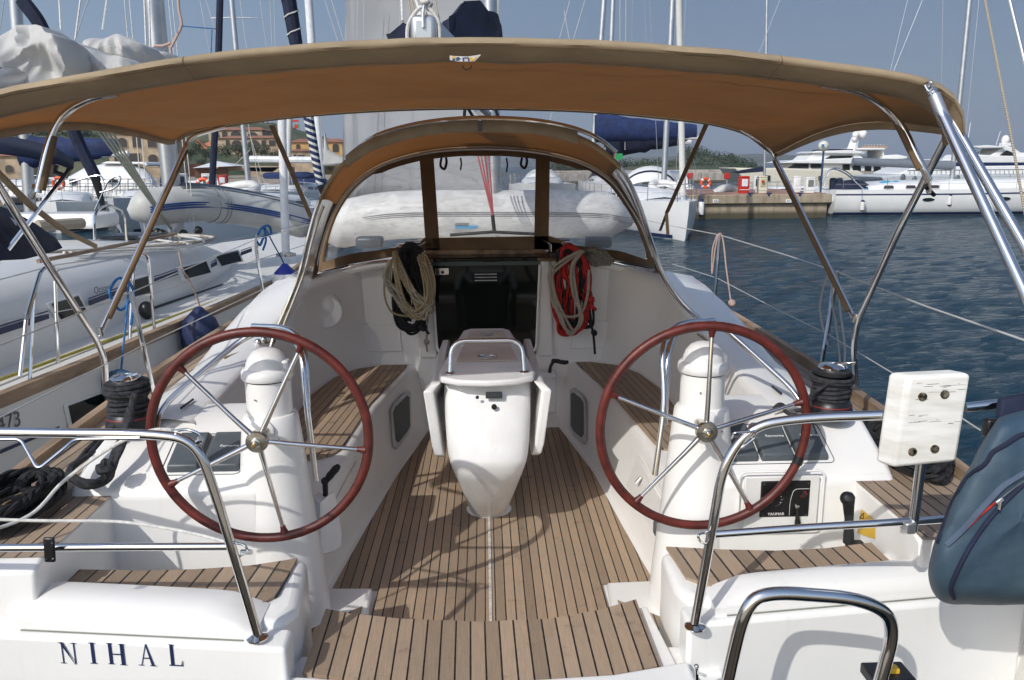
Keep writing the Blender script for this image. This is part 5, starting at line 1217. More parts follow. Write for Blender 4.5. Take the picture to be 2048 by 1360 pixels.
# blue bimini and sprayhood with steel frame
rows = [pl3([(-60, 262, 5.9), (-60, 300, 4.6)]), pl3([(0, 270, 6.0), (0, 306, 4.7)]), pl3([(60, 282, 6.2), (60, 314, 4.9)]), pl3([(112, 296, 6.4), (112, 326, 5.1)]), pl3([(148, 322, 6.4), (146, 338, 5.2)])]
NV_ = MB().grid(rows).build('blue_bimini', M['navy'], NB, solid=.01)
T(pl3([(143, 334, 5.6), (0, 520, 5.2), (-40, 570, 5.1)]), .015, 'bimini_leg', M['steel'], NB)
T(pl3([(140, 334, 5.9), (132, 352, 5.9), (110, 345, 5.9), (112, 330, 5.9)]), .02, 'bimini_strap', M['black'], NB)
T(pl3([(-20, 330, 5.0), (60, 410, 5.6), (130, 462, 6.2), (190, 492, 6.8)]), .022, 'webbing_strap', M['canvashem'], NB, 6)
sp = [pl3([(-60, 420, 5.2), (-40, 560, 4.9)]), pl3([(-20, 408, 5.5), (0, 520, 5.0)]), pl3([(20, 420, 5.9), (50, 518, 5.4)]), pl3([(70, 448, 6.2), (100, 505, 5.9)]), pl3([(112, 478, 6.4), (124, 496, 6.3)])]
MB().grid(sp).build('sprayhood', M['navy'], NB, solid=.01)
q = pl3([(22, 434, 5.78), (58, 458, 6.0), (66, 488, 5.82), (28, 486, 5.55)]); MB().prism([p+V(.012, -.03, 0) for p in q], (.004, -.006, 0)).build('sprayhood_window', M['alu'], NB)
for x, y, Yd in ((120, 420, 9.6),):
    MB().box(at(x, y+20, Y=9.2), (1.1, .5, .16), Matrix.Rotation(R(-7), 3, 'Z')).build('liferaft_case', M['whiteplastic'], NB, bevel=.05, seg=3)
T(pl3([(75, 452, 7.4), (165, 446, 7.8)]), .05, 'mainsheet_tackle', M['ropetan'], NB, 8)
T(pl3([(560, 120, 10.2), (572, 512, 10.2)]), .05, 'spinnaker_pole', M['whitealu'], NB, 12)
MB().lathe([(.12, 0), (.12, .03), (.05, .05)], at(572, 512, Y=10.2), 16).build('pole_foot', M['steel'], NB)
for a, b in (((215, -10), (205, 60)), ((118, -10), (122, 60)), ((162, -10), (150, 80)), ((288, -10), (292, 95)), ((298, -10), (300, 95))): T([at(*a, Y=9.5), at(*b, Y=9.3)], .010, 'lazy_jack', M['ropewhite'], NB, 5)
# grey dinghy lashed on its foredeck
gd = mat('pale_grey_hypalon', (.50, .50, .475), .5, var=.08, vs=3)
Pg = pl3([(258, 428, 10.0), (300, 415, 10.1), (380, 408, 10.5), (450, 412, 11), (530, 425, 11.4), (600, 442, 11.6), (640, 455, 11.7)])
t, P, rr_ = dinghy('inflatable_dinghy', 'pale grey inflatable dinghy with blue stripes lying on the foredeck of the left neighbour', Pg, .225, gd, None, V(-3.6, 10.6, 1.6))
dn = (P[-1]-P[0]); dn = V(dn.y, -dn.x, 0).normalized()
for dz in (.055, .028, 0): MB().tube([p+dn*(r_+.002)+V(0, 0, dz-.03) for p, r_ in zip(P[6:-2], rr_[6:-2])], .011, 6).build('side_stripe', mat('stripe_blue', (.012, .055, .21), .5), t)
MB().grid([[p+V(0, 0, r_*.85)+dn*.12 for p, r_ in zip(P[14:-6], rr_[14:-6])], [p+V(0, 0, r_*1.12)-dn*.10 for p, r_ in zip(P[14:-6], rr_[14:-6])], [p+V(0, 0, r_*.9)-dn*.5 for p, r_ in zip(P[14:-6], rr_[14:-6])]]).build('dinghy_floor', mat('dark_grey_floor', (.11, .12, .13), .6), t, solid=.02)
for f in (.42, .45, .48):
    i = int(f*len(P)); c = P[i]; tn = (P[i+1]-P[i]).normalized(); x = V(0, 0, 1); y = tn.cross(x)
    MB().tube([c+(x*math.cos(a)+y*math.sin(a))*(rr_[i]+.003) for a in [2*PI*k/24 for k in range(24)]], .007, 5, closed=True).build('seam_band', gs, t)
# fenders and their ropes
def fender(label, p_top, p, r, L_, mt, capm=None, ring=False, rope='ropeblue', rpts=None):
    t = thing('fender', p, label, 'fender')
    if ring: MB().tube([p+V(r*math.cos(a), 0, r*math.sin(a)) for a in [2*PI*k/28 for k in range(28)]], r*.42, 10, closed=True).build('fender_body', mt, t)
    else:
        pr = [(.001, -L_/2), (r*.55, -L_*.46), (r*.92, -L_*.32), (r, -L_*.1), (r, L_*.12), (r*.8, L_*.3), (r*.35, L_*.44), (r*.2, L_*.5), (.001, L_*.52)]
        MB().lathe(pr, p, 20, cap=False).build('fender_body', mt, t, ang=60)
        if capm: MB().lathe([(r*.86, L_*.16), (r*.83, L_*.3), (r*.38, L_*.445), (r*.22, L_*.505), (.001, L_*.53)], p, 20, cap=False).build('fender_cap', capm, t, ang=60)
    MB().tube(spline(rpts, 6), .008, 7).build('fender_rope', M[rope], t)
rl_ = lambda pts, off: [plane_at(x, y, N0-NV*off, NV) for x, y in pts]
fp = plane_at(241, 775, N0-NV*.14, NV)
fender('blue ring fender hanging on a blue rope from the left neighbour, behind the winch', None, fp, .10, .3, mat('fender_blue', (.02, .07, .13), .5), ring=True, rpts=rl_([(258, 560), (252, 640), (246, 700), (241, 755)], .05))
o = MB().tube(spline(rl_([(262, 600), (240, 620), (220, 590), (225, 570), (240, 556), (262, 570), (268, 600), (262, 650)], .02), 6), .011, 7).build('blue_rope', M['ropeblue']); tag(o, 'blue rope looped and knotted on the rail post of the left neighbour', 'rope')
fp = plane_at(402, 672, N0-NV*.18, NV)
fender('navy teardrop fender on a red and white cord beside the left neighbour hull', None, fp, .17, .52, mat('fender_navy', (.012, .022, .075), .6, bump=.4, bs=30), rope='roperw', rpts=rl_([(358, 504), (366, 540), (378, 560), (396, 600), (404, 640)], .08))
fp = plane_at(572, 568, N0-NV*.12, NV)
fender('white fender with bright blue cap below the blue knotted rope, left of the dodger', None, fp, .15, .46, M['whiteplastic'], mat('cap_blue', (.012, .03, .28), .5), rpts=rl_([(530, 455), (548, 490), (562, 515), (571, 535)], .05))
o = MB().tube(spline(rl_([(515, 470), (525, 455), (538, 452), (542, 468), (528, 474), (520, 490), (512, 480)], .03), 6), .014, 7).tube(spline(rl_([(528, 455), (532, 480), (526, 500)], .03), 4), .012, 7).build('blue_rope', M['ropeblue']); tag(o, 'small tangle of blue rope on the far lifeline left of the dodger', 'rope')

T(spline(pl3([(355, -20, 9.8), (358, 20, 9.8), (363, 50, 9.8), (352, 75, 9.8), (342, 95, 9.8)]), 5), .016, 'twisted_halyard', M['roperw'], NB, 7)
for q_ in ([(342, 86, 9.8), (325, 92, 9.8), (308, 92, 9.8)], [(340, 92, 9.8), (342, 105, 9.8), (342, 118, 9.8)]): T(pl3(q_), .016, 'twisted_halyard', M['roperw'], NB, 7)
T(pl3([(362, 52, 9.8), (432, 58, 9.9)]), .006, 'blue_line', M['ropeblue'], NB, 6); T(pl3([(424, 60, 9.9), (422, 112, 9.9)]), .006, 'blue_line', M['ropeblue'], NB, 6)
# ================================================================== boats, quay and land beyond
white = gel('far_white', (.74, .74, .72), .3, .25)
cream = mat('cream_hull', (.62, .58, .47), .35, var=.05)
greyh = mat('pale_grey_hull', (.50, .53, .54), .35, var=.05)
darkh = mat('dark_navy_hull', (.008, .012, .022), .25, var=.2)
stripe = M['letter']
def boat_xf(org, ang):
    c, s = math.cos(ang), math.sin(ang); o = Vector(org)
    return lambda x, y, z: V(o.x+c*x-s*y, o.y+s*x+c*y, o.z+z)
def yacht(label, org, ang, L, B, fb, hullm=None, name='sailing_boat', cat='sailing boat', group=None, cabin=True, cabw=.62, cabh=.42, win=4, oval=0, stripes=(), rake=.6, sheer=.25,
          hood=None, boot=True, rails=True, deckm=None, transom=.8):
    """x runs forward from the stern at the waterline centre"""
    f = boat_xf(org, ang); hullm = hullm or white
    t = thing(name, org, label, cat, group); H = B/2
    hbt = lambda u: H*(transom+(1-transom)*math.sin(min(1, u/.45)*PI/2)) if u < .45 else H*max(0.0, 1-((u-.45)/.55)**2.3)
    zs = lambda u: fb*(1+sheer*max(0, u-.3)**1.3)
    us = [i/22 for i in range(23)]; rows = []
    for u in us:
        h = hbt(u); z = zs(u); x = u*L
        half = [(h, z, x), (h*.995, z*.7, x-rake*u*.15), (h*.95, z*.3, x-rake*u*.6), (h*.82, 0.02, x-rake*u), (h*.5, -.3, x-rake*u)]
        rows.append([f(a, -b, c) for b, c, a in half]+[f(x-rake*u, 0, -.4)]+[f(a, b, c) for b, c, a in half[::-1]])
    MB().grid(rows).poly([p for p in rows[0]]).build('hull', hullm, t, ang=50)
    if boot:
        mb = MB()
        for sg in (-1, 1): mb.grid([[f(u*L-rake*u*.98, sg*(hbt(u)*.845+.015), .03), f(u*L-rake*u*.9, sg*(hbt(u)*.885+.015), .16)] for u in us[:-1]], flip=(sg > 0))
        mb.build('boot_stripe', stripe, t)
    for fr, wd in stripes:
        mb = MB()
        for sg in (-1, 1): mb.grid([[f(u*L-rake*u*.1, sg*(hbt(u)*.998+.012), zs(u)*fr), f(u*L-rake*u*.1, sg*(hbt(u)*.999+.012), zs(u)*fr+wd)] for u in us[:-2]], flip=(sg > 0))
        mb.build('hull_stripe', stripe, t)
    MB().grid([[f(u*L, -hbt(u)+.02, zs(u)-.01), f(u*L, 0, zs(u)+.05), f(u*L, hbt(u)-.02, zs(u)-.01)] for u in us]).build('deck', deckm or white, t)
    if cabin:
        rows = []
        for u, k in ((.30, .9), (.36, 1), (.5, 1), (.62, .9), (.70, .6), (.76, .12)):
            w = hbt(u)*cabw; z0 = zs(u)-.02; zt = z0+cabh*k
            rows.append([f(u*L, -w-.05, z0), f(u*L, -w, z0+cabh*k*.6), f(u*L, -w*.85, zt), f(u*L, 0, zt+.08), f(u*L, w*.85, zt), f(u*L, w, z0+cabh*k*.6), f(u*L, w+.05, z0)])
        MB().grid(rows).poly(rows[0]).build('cabin', white, t, ang=50)
        for i in range(win):
            for sg in (-1, 1):
                u0 = .36+i*.24/max(1, win); u1 = u0+.16/max(1, win)
                q = [f(u*L, sg*(hbt(u)*cabw+.012+(0 if k else .025)), zs(u)-.02+cabh*(.22+.34*k)) for u, k in ((u0, 0), (u1, 0), (u1, 1), (u0, 1))]
                MB().prism(q, f(0, sg*.012, 0)-f(0, 0, 0)).build('cabin_window', M['tint'], t)
    for i in range(oval):
        for sg in (-1, 1):
            u = .25+i*.62/max(1, oval); c = f(u*L, sg*(hbt(u)*.99+.008), zs(u)*.62); e = f(1, 0, 0)-f(0, 0, 0)
            MB().prism([c+e*.32*math.cos(a)+V(0, 0, .09*math.sin(a)) for a in [2*PI*k/14 for k in range(14)]], f(0, sg*.01, 0)-f(0, 0, 0)).build('hull_port', M['tint'], t)
    if rails:
        mb = MB()
        for sg in (-1, 1):
            for i in range(9):
                u = .02+i*.117; mb.tube([f(u*L, sg*(hbt(u)-.06), zs(u)), f(u*L, sg*(hbt(u)-.06), zs(u)+.6)], .013, 5)
            for hgt in (.3, .6): mb.tube([f(u*L, sg*max(.1, hbt(u)-.06), zs(u)+hgt) for u in us], .007, 4)
        mb.tube([f(L*.985, -.3, zs(1)+.6), f(L*1.01, 0, zs(1)+.62), f(L*.985, .3, zs(1)+.6)], .016, 6)
        mb.build('guard_rails', M['steel'], t)
    if hood:
        rows = []
        for x, w, h in ((.20, .9, .95), (.26, .95, 1.0), (.32, .85, .75), (.37, .7, .42)):
            z0 = zs(.3)+.1; rows.append([f(x*L, H*cabw*w*math.cos(a), z0+h*cabh*2.1*math.sin(a)) for a in [PI*k/12 for k in range(13)]])
        MB().grid(rows).build('sprayhood', hood, t, solid=.02)
    return t, f, hbt, zs
def mastat(t, top, bot, Y, r=.09, mt='alu', ext=2.2, spread=None, name='mast', n=12):
    a, b = at(*bot, Y=Y), at(*top, Y=Y); d = b-a
    MB().tube([a+d*k for k in (-.02, .5, 1.0, ext)], r, n).build(name, M[mt] if isinstance(mt, str) else mt, t)
    if spread:
        for z in spread:
            p = a+d*z; MB().tube([p-V(1.0, -.15, 0), p, p+V(1.0, .15, 0)], .03, 6).build('spreader', M['alu'], t)
    return a, d
def stays(t, pts, Y, r=.012, m='alu', name='stay'):
    for (x0, y0), (x1, y1) in pts: MB().tube([at(x0, y0, Y=Y), at(x1, y1, Y=Y)], r, 4).build(name, M[m], t)
def boomcover(t, a, b, r, mt, name='sail_cover', droop=.5, seed=0):
    P = [lerp(Vector(a), Vector(b), k/14) for k in range(15)]; rows = []
    for i, p in enumerate(P):
        rr_ = r*(1.25-.55*i/14)*(1+.12*noise.noise(V(i*.7, seed, 0))); row = []
        for k in range(12):
            an = 2*PI*k/12; row.append(p+V(0, math.cos(an)*rr_*.5, math.sin(an)*rr_+rr_*droop))
        rows.append(row)
    # direction-agnostic: widen across the boom
    d = (P[-1]-P[0]).normalized(); sx = V(-d.y, d.x, 0)
    rows = [[p+sx*math.cos(2*PI*k/12)*r*.5*(1.2-.5*i/14)+V(0, 0, (math.sin(2*PI*k/12)*(1.25-.6*i/14)*(1+.15*noise.noise(V(i*.8, seed, k*.2)))+droop)*r) for k in range(12)] for i, p in enumerate(P)]
    MB().grid(rows, closed_u=True).poly(rows[0]).poly(rows[-1][::-1]).build(name, mt, t, ang=50)
    MB().tube([P[0], P[-1]+d*.3], r*.22, 8).build('boom', M['whitealu'], t)
# ---- big white cruising yacht lying beam-on to starboard
o = at(1672, 432, Z=0); t, f, hbt, zs = yacht('long white sailing yacht beam-on beyond the quay with four brown windows', V(o.x, o.y+1.8, 0), R(-1), 18.5, 4.4, 1.30, win=0, oval=3, stripes=((.80, .07),), rake=1.3, transom=.75)
Yb = o.y
for x in (1710, 1770, 1820, 1845, 1878): pass
mb = MB()
rows = []
for px, h in ((1735, .12), (1760, .30), (1800, .36), (1860, .38), (1905, .34), (1950, .22), (2010, .10), (2046, .04)):
    b = at(px, 390, Y=Yb+.6); x = b.x; rows.append([V(x, Yb+.5, 1.28), V(x, Yb+.62, 1.34+h*.75), V(x, Yb+.9, 1.34+h), V(x, Yb+2.3, 1.38+h), V(x, Yb+3.2, 1.28)])
MB().grid(rows, flip=False).build('cabin', white, t, ang=50)
bro = mat('brown_window', (.055, .04, .045), .12, var=.1)
for x0, x1 in ((1766, 1788), (1810, 1832), (1859, 1879), (1886, 1907)):
    a, b = at(x0, 385, Y=Yb+.5), at(x1, 379, Y=Yb+.5)
    MB().prism([V(a.x, Yb+.46, 1.36), V(b.x, Yb+.46, 1.36), V(b.x-.05, Yb+.50, 1.51), V(a.x+.05, Yb+.50, 1.51)], (0, .06, 0)).build('cabin_window', bro, t, bevel=.03)
a, d = mastat(t, (1939, 0), (1903, 366), Yb+2, .13, 'alu', 1.9)
stays(t, [((1886, 0), (1880, 360)), ((1560, 0), (1500, 150)), ((1780, 145), (1820, -20)), ((1958, 0), (1922, 366)), ((1845, 0), (1784, 150))], Yb+2, .012)
MB().tube([at(1904, 331, Y=Yb+2), at(1706, 323, Y=Yb+2)], [.24, .20], 12).build('boom_cover', mat('grey_boom_cover', (.16, .18, .21), .6), t)
T(fillet([at(x, y, Y=Yb+.8) for x, y in ((1640, 375), (1652, 345), (1665, 336), (1690, 345), (1735, 385))], .4), .035, 'bimini_hoop', M['steel'], t)
T(fillet([at(x, y, Y=Yb+2.6) for x, y in ((1646, 378), (1658, 340), (1672, 334), (1700, 346), (1728, 388))], .4), .035, 'bimini_hoop', M['steel'], t)
MB().ball(at(1700, 376, Y=Yb+1.2), .9, 14, 8, (1.2, .5, .45), jit=.2).build('sprayhood', M['navy'], t)
for px in (1665, 1678): MB().box(at(px, 374, Y=Yb+1.2), (.3, .3, .95)).build('helm_cover', M['navy'], t, bevel=.08)
for i, (px, c) in enumerate(((1733, 'ropeblue'), (1770, 'ropeblue'), (1790, 'ropeblue'))): MB().ball(at(px, 366 if i else 380, Y=Yb+.9), .28, 8, 5, (1.2, .4, .4), jit=.5).build('blue_towel', mat('towel_blue', (.06, .30, .48), .9), t)
MB().box(at(1636, 396, Y=Yb+1.8), (.9, 2.6, .35)).build('swim_platform', white, t, bevel=.08)
def simple_fender(label, px, y0, y1, Y, group=None, cap='top'):
    a, b = at(px, y0, Y=Y), at(px, y1, Y=Y); L_ = a.z-b.z; r = .2
    t2 = thing('fender', b, label, 'fender', group)
    MB().lathe([(.02, 0), (r*.5, .03), (r*.6, L_*.12), (r*.6, L_*.85), (r*.35, L_*.96), (.03, L_)], b, 12).build('fender_body', M['whiteplastic'], t2)
    MB().lathe([(r*.62, L_*.84), (r*.4, L_*.97), (.03, L_*1.02)], b, 12).build('fender_cap', stripe, t2)
    MB().lathe([(.03, -.03), (r*.53, .02), (r*.62, L_*.08)], b, 12).build('fender_cap', stripe, t2)
    MB().tube([a, a+V(0, .1, .6)], .012, 4).build('fender_rope', M['ropeblue'], t2)
simple_fender('white fender hanging near the stern of the long white yacht', 1724, 400, 440-18, Yb-.25)
simple_fender('white fender hanging amidships on the long white yacht, beside the second oval port', 1898, 388, 411, Yb-.35)
# ---- motor yachts beyond
def motoryacht(label, pxs, Y, tiers, hullm, hullpoly, dep=6.0, extra=None):
    t = thing('motor_yacht', at(pxs, 385, Y=Y), label, 'motor yacht')
    def slab(poly, y0, y1, name, mt, bev=.08):
        P = pl(poly, y0); MB().prism(P, (0, y1-y0, 0)).build(name, mt, t, bevel=bev, seg=2)
    slab(hullpoly, Y, Y+dep, 'hull', hullm, .15)
    for nm, poly, ins, mt in tiers: slab(poly, Y+ins, Y+dep-ins if nm not in ('window', 'stripe', 'railing') else Y+ins+.15, nm, mt, .05 if nm == 'window' else .08)
    return t
W = M['tint']
yt1 = motoryacht('large cream motor yacht with twin radar domes behind the globe lamp post', 1620, 82,
    [('deck_house', [(1570, 340), (1588, 325), (1786, 325), (1786, 344)], .8, white), ('window', [(1574, 336), (1590, 327), (1618, 327), (1618, 336)], .62, W), ('window', [(1622, 336), (1622, 328), (1645, 328), (1645, 336)], .62, W),
     ('window', [(1686, 342), (1686, 329), (1700, 329), (1700, 342)], .62, W), ('window', [(1706, 342), (1706, 329), (1722, 329), (1722, 342)], .62, W), ('window', [(1730, 342), (1730, 329), (1743, 329), (1743, 342)], .62, W), ('window', [(1748, 342), (1748, 329), (1762, 329), (1762, 342)], .62, W),
     ('upper_deck', [(1564, 326), (1584, 321), (1700, 316), (1818, 320), (1818, 325), (1700, 328)], .3, white), ('pilot_house', [(1612, 321), (1632, 304), (1712, 302), (1732, 321)], 1.0, white),
     ('window', [(1648, 319), (1662, 311), (1708, 311), (1698, 319)], .85, W), ('flybridge_roof', [(1622, 306), (1634, 302), (1700, 300), (1728, 303), (1722, 308)], .7, white), ('roof_panel', [(1656, 301), (1707, 301), (1707, 298), (1660, 298)], .8, M['black']),
     ('awning', [(1714, 296), (1770, 296), (1771, 300), (1716, 300)], .9, white), ('awning_leg', [(1716, 300), (1738, 300), (1712, 320), (1694, 320)], 1.2, white), ('awning_leg', [(1766, 300), (1769, 300), (1769, 314), (1766, 314)], 1.2, white),
     ('deck_tender', [(1768, 311), (1796, 309), (1816, 313), (1814, 318), (1766, 318)], 1.1, white)], cream, [(1470, 335), (1500, 336), (1560, 336), (1717, 341), (1752, 364), (1744, 402), (1520, 402)])
MB().tube([at(1703, 302, Y=84), at(1715, 262, Y=84)], [.55, .28], 8).build('radar_mast', white, yt1)
MB().tube([at(1704, 276, Y=84), at(1734, 275, Y=84)], .14, 6).build('mast_crosstree', white, yt1)
MB().tube([at(1717, 270, Y=84), at(1719, 258, Y=84)], .06, 6).build('mast_top', M['steel'], yt1)
for px, py, r in ((1726, 268, .30), (1711, 270, .25), (1709, 278, .2)): MB().ball(at(px, py, Y=83.6), r*1.3, sc_=(1, 1, 1.15)).build('radar_dome', M['whiteplastic'], yt1)
mb = MB()
for x in range(1728, 1771, 6): mb.tube([at(x, 299, Y=83), at(x, 289, Y=83)], .03, 4)
mb.tube([at(1726, 289, Y=83), at(1770, 288, Y=83)], .04, 4); mb.build('deck_rail', M['steel'], yt1)
MB().box(at(1748, 295, Y=84), (2.4, .5, .35)).build('sun_lounger', mat('lounger_tan', (.45, .32, .22), .8), yt1)
MB().box(at(1535, 356, Y=81.9), (.5, .1, .5)).build('emblem', M['black'], yt1)
for px in (1640, 1715): MB().tube([at(px, 352, Y=81.7), at(px, 361, Y=81.7)], .16, 8).build('hull_fender', M['black'], yt1)
yt2 = motoryacht('large white motor yacht at the right edge with dark blue window band', 1950, 66,
    [('main_deck', [(1800, 346), (1830, 334), (2110, 330), (2110, 350), (1800, 350)], .6, white), ('window', [(1850, 336), (1880, 325), (2110, 325), (2110, 336)], 1.0, mat('navy_window', (.008, .018, .065), .1)),
     ('upper_deck', [(1920, 326), (1940, 308), (1990, 311), (2110, 314), (2110, 326)], 1.2, white), ('upper_deck', [(1868, 326), (1890, 318), (1935, 316), (1935, 326)], 1.3, white), ('radar_arch', [(1978, 313), (2012, 292), (2026, 294), (2042, 305), (2110, 306), (2110, 314), (2000, 314)], 1.6, white),
     ('window', [(2000, 311), (2014, 300), (2024, 304), (2030, 311)], 1.4, W), ('awning', [(1952, 293), (1975, 290), (2012, 293), (2012, 295), (1958, 296)], 1.2, white)], greyh, [(1762, 352), (1815, 349), (2110, 346), (2110, 398), (1800, 398), (1776, 372)])
MB().tube([at(1955, 318, Y=68), at(1962, 295, Y=68)], .04, 5).build('awning_leg', M['steel'], yt2); MB().tube([at(2004, 310, Y=68), at(2006, 295, Y=68)], .04, 5).build('awning_leg', M['steel'], yt2)
MB().ball(at(2011, 280, Y=68), .26*1.2, sc_=(1, 1, 1.25)).build('radar_dome', M['whiteplastic'], yt2)
MB().box(at(2011, 289, Y=68), (.8, .5, .28)).build('dome_base', white, yt2, bevel=.04)
T([at(1933, 300, Y=68), at(1941, 245, Y=68)], .025, 'antenna', M['whiteplastic'], yt2); T([at(1992, 290, Y=68), at(2001, 262, Y=68)], .02, 'antenna', M['whiteplastic'], yt2)
for px, py in ((1806, 356), (1829, 360), (1915, 358), (1982, 368), (2020, 370)): MB().ball(at(px, py, Y=65.6), .22, 10, 6, (1, .6, 1.5)).build('hull_fender', M['grey'], yt2)
mb = MB()
for x in range(1820, 2060, 9): mb.tube([at(x, 348, Y=66), at(x, 341, Y=66)], .03, 4)
mb.tube([at(1815, 341, Y=66), at(2070, 339, Y=66)], .035, 4); mb.build('deck_rail', M['steel'], yt2)
# ---- quay to starboard with its service posts
qy = 41.0
def concrete(name, col, k=1):
    m, t, b = nt(name); g = N(t, 'ShaderNodeNewGeometry').outputs['Position']
    sx = N(t, 'ShaderNodeSeparateXYZ'); t.links.new(g, sx.inputs[0])
    st = noise_(t, mapping(t, g, (2.2, 2.2, .25)), 1.2, 5, .7); bl = noise_(t, g, 1.3, 6, .7)
    c = mixc(t, ramp(t, bl, .3, .7), col, tuple(q*.62 for q in col)); c = mixc(t, mth(t, 'MULTIPLY', ramp(t, st, .5, .7), .7), c, (.055, .045, .03))
    low = ramp(t, sx.outputs[2], .42, .22); c = mixc(t, mth(t, 'MULTIPLY', low, .9), c, (.045, .04, .02))
    t.links.new(c, b.inputs['Base Color']); b.inputs['Roughness'].default_value = .85
    bn = N(t, 'ShaderNodeBump'); bn.inputs['Strength'].default_value = .6; bn.inputs['Distance'].default_value = .03; t.links.new(noise_(t, g, 12, 5), bn.inputs['Height']); t.links.new(bn.outputs[0], b.inputs['Normal'])
    return m
conc = concrete('quay_concrete', (.42, .34, .24)); pave = mat('red_paving', (.34, .20, .15), .8, var=.15, vs=2, bump=.3, bs=8)
qa, qb = at(1375, 437, Y=qy), at(1662, 437, Y=qy)
MB().box(((qa.x+qb.x)/2, qy+4.3, .28), (qb.x-qa.x-.3, 8.2, .9)).box(((qa.x+qb.x)/2, qy+4.2, .95), (qb.x-qa.x, 8.4, .44)).build('quay', conc, None, bevel=.04, kind='structure')
MB().box(((qa.x+qb.x)/2, qy+4.2, 1.19), (qb.x-qa.x-.5, 8.0, .05)).build('pavement', pave, None, kind='structure')
for px, tx in ((1431, '408'), (1577, '407')):
    c = at(px, 402, Y=qy); o = tag(MB().box((c.x, qy-.02, c.z), (.28, .03, .16)).build('berth_plate', M['whiteplastic'], bevel=.01), 'small white berth number plate reading %s on the quay face' % tx, 'number plate', 'berth plates on the quay')
    x = text(tx, .13, (c.x-.11, qy-.037, c.z-.045), (1, 0, 0), (0, 0, 1), .002).build('lettering', M['black'], o)
def post(name, label, px, ytop, ybot, Y, w, mt, face=None, cat='service post'):
    b = at(px, ybot, Y=Y); tp = at(px, ytop, Y=Y); h = tp.z-1.2; x = b.x
    t = thing(name, V(x, Y, 1.2), label, cat)
    MB().box((x, Y, 1.2+h*.46), (w, w*.8, h*.92)).build('post_body', mt, t, bevel=.03)
    MB().prism([V(x-w*.56, Y-w*.45, 1.2+h*.92), V(x+w*.56, Y-w*.45, 1.2+h*.92), V(x+w*.45, Y-w*.45, 1.2+h), V(x-w*.45, Y-w*.45, 1.2+h)], (0, w*.9, 0)).build('post_cap', mt, t, bevel=.03)
    MB().box((x, Y-w*.42, 1.2+h*.62), (w*.62, .04, h*.42)).build('post_panel', face or M['grey'], t, bevel=.01)
    MB().box((x, Y-w*.41, 1.2+h*.22), (w*1.03, .05, .03)).build('post_band', M['whitealu'], t)
    return t
redp = mat('red_paint', (.50, .022, .012), .4, var=.1)
post('fire_post', 'red fire extinguisher cabinet standing on the quay', 1486, 352, 396, 41.9, .48, redp, M['whitealu'], 'fire cabinet')
p = post('service_post', 'cream service post with small red square, right of the red cabinet', 1523, 352, 396, 41.9, .42, mat('cream_post', (.62, .58, .44), .5), mat('cream_face', (.50, .46, .28), .5))
MB().box(at(1526, 363, Y=41.6), (.12, .04, .12)).build('red_square', redp, p)
post('service_post', 'white service post with grey screen at the right end of the quay', 1617, 354, 398, 41.7, .44, M['whiteplastic'], mat('post_screen', (.18, .20, .17), .4))
post('service_post', 'narrow white service post partly behind the cream one', 1512, 352, 394, 42.6, .3, M['whiteplastic'])
post('service_post', 'plain white service post left of the globe lamp post, behind the brown bimini tube', 1592, 352, 385, 43, .36, M['whiteplastic'], M['whiteplastic'])
for px in (1500, 1538, 1600):
    c = at(px, 393, Z=1.22); t = thing('bollard', c, 'small dark blue mooring cleat, %s' % {1500: 'beside the red fire cabinet', 1538: 'right of the cream service post', 1600: 'left of the grey screen post'}[px], 'mooring cleat', 'mooring cleats on the quay')
    MB().box(c+V(0, 0, .08), (.08, .08, .14)).build('cleat_foot', stripe, t); MB().tube([c+V(-.12, 0, .13), c+V(.12, 0, .13)], .03, 8).build('cleat_horn', stripe, t)
c = at(1640, 398, Y=42); t = thing('lamp_post', V(c.x, 42, 1.2), 'blue lamp post with white globe at the right end of the quay', 'lamp post')
T([V(c.x, 42, 1.2), at(1647, 303, Y=42)], .05, 'pole', mat('lamp_blue', (.02, .05, .12), .4), t, 10)
MB().ball(at(1647, 292, Y=42), .27, 20, 12).build('globe', mat('opal_globe', (.60, .60, .52), .2), t)
MB().ball(at(1647, 300, Y=42), .13, 12, 6, (1, 1, .5)).build('globe_holder', stripe, t)
g = at(1641, 291, Y=41.72)
MB().box(g+V(.12, .0, .02), (.12, .02, .10)).box(g+V(.12, 0, -.07), (.2, .02, .025)).build('globe_logo', mat('logo_blue2', (.05, .2, .42), .4), t)
# ---- bow of the white yacht left of the quay
o = at(1362, 478, Z=0); L6 = 13.5; an = R(93.5)
stern = V(o.x-.05+math.cos(an)*(L6-1.0), o.y+math.sin(an)*(L6-1.0), 0)
t, f, hbt, zs = yacht('white sailing yacht lying bow-on left of the quay, numbered 5490', stern, an+PI, L6, 3.6, 1.24, win=3, rake=.35, sheer=.18, stripes=(), hood=None)
q = pl([(1300, 432), (1330, 432)], 30)
c0 = at(1291, 446, Y=31.9); text('R5490', .42, c0+V(-.35, -.42, 0), V(1, -.62, 0), (0, 0, 1), .01).build('lettering', M['black'], t)
mastat(t, (1345, 0), (1327, 380), 37.5, .13, 'alu', 1.6, (.45,)); 
a, d = mastat(t, (1358, 0), (1366, 398), 33.6, .13, 'ropewhite', 1.5, name='furled_genoa')
stays(t, [((1372, 0), (1350, 380)), ((1300, 0), (1318, 380))], 37, .012)
rows = []
for yy, w, h in ((40.6, 1.3, .95), (39.9, 1.35, 1.0), (39.2, 1.2, .75), (38.6, 1.0, .3)):
    cx = at(1300, 380, Y=yy).x; rows.append([V(cx+w*math.cos(a), yy, 1.6+h*math.sin(a)) for a in [PI*k/14 for k in range(15)]])
MB().grid(rows).build('sprayhood', white, t, solid=.02)
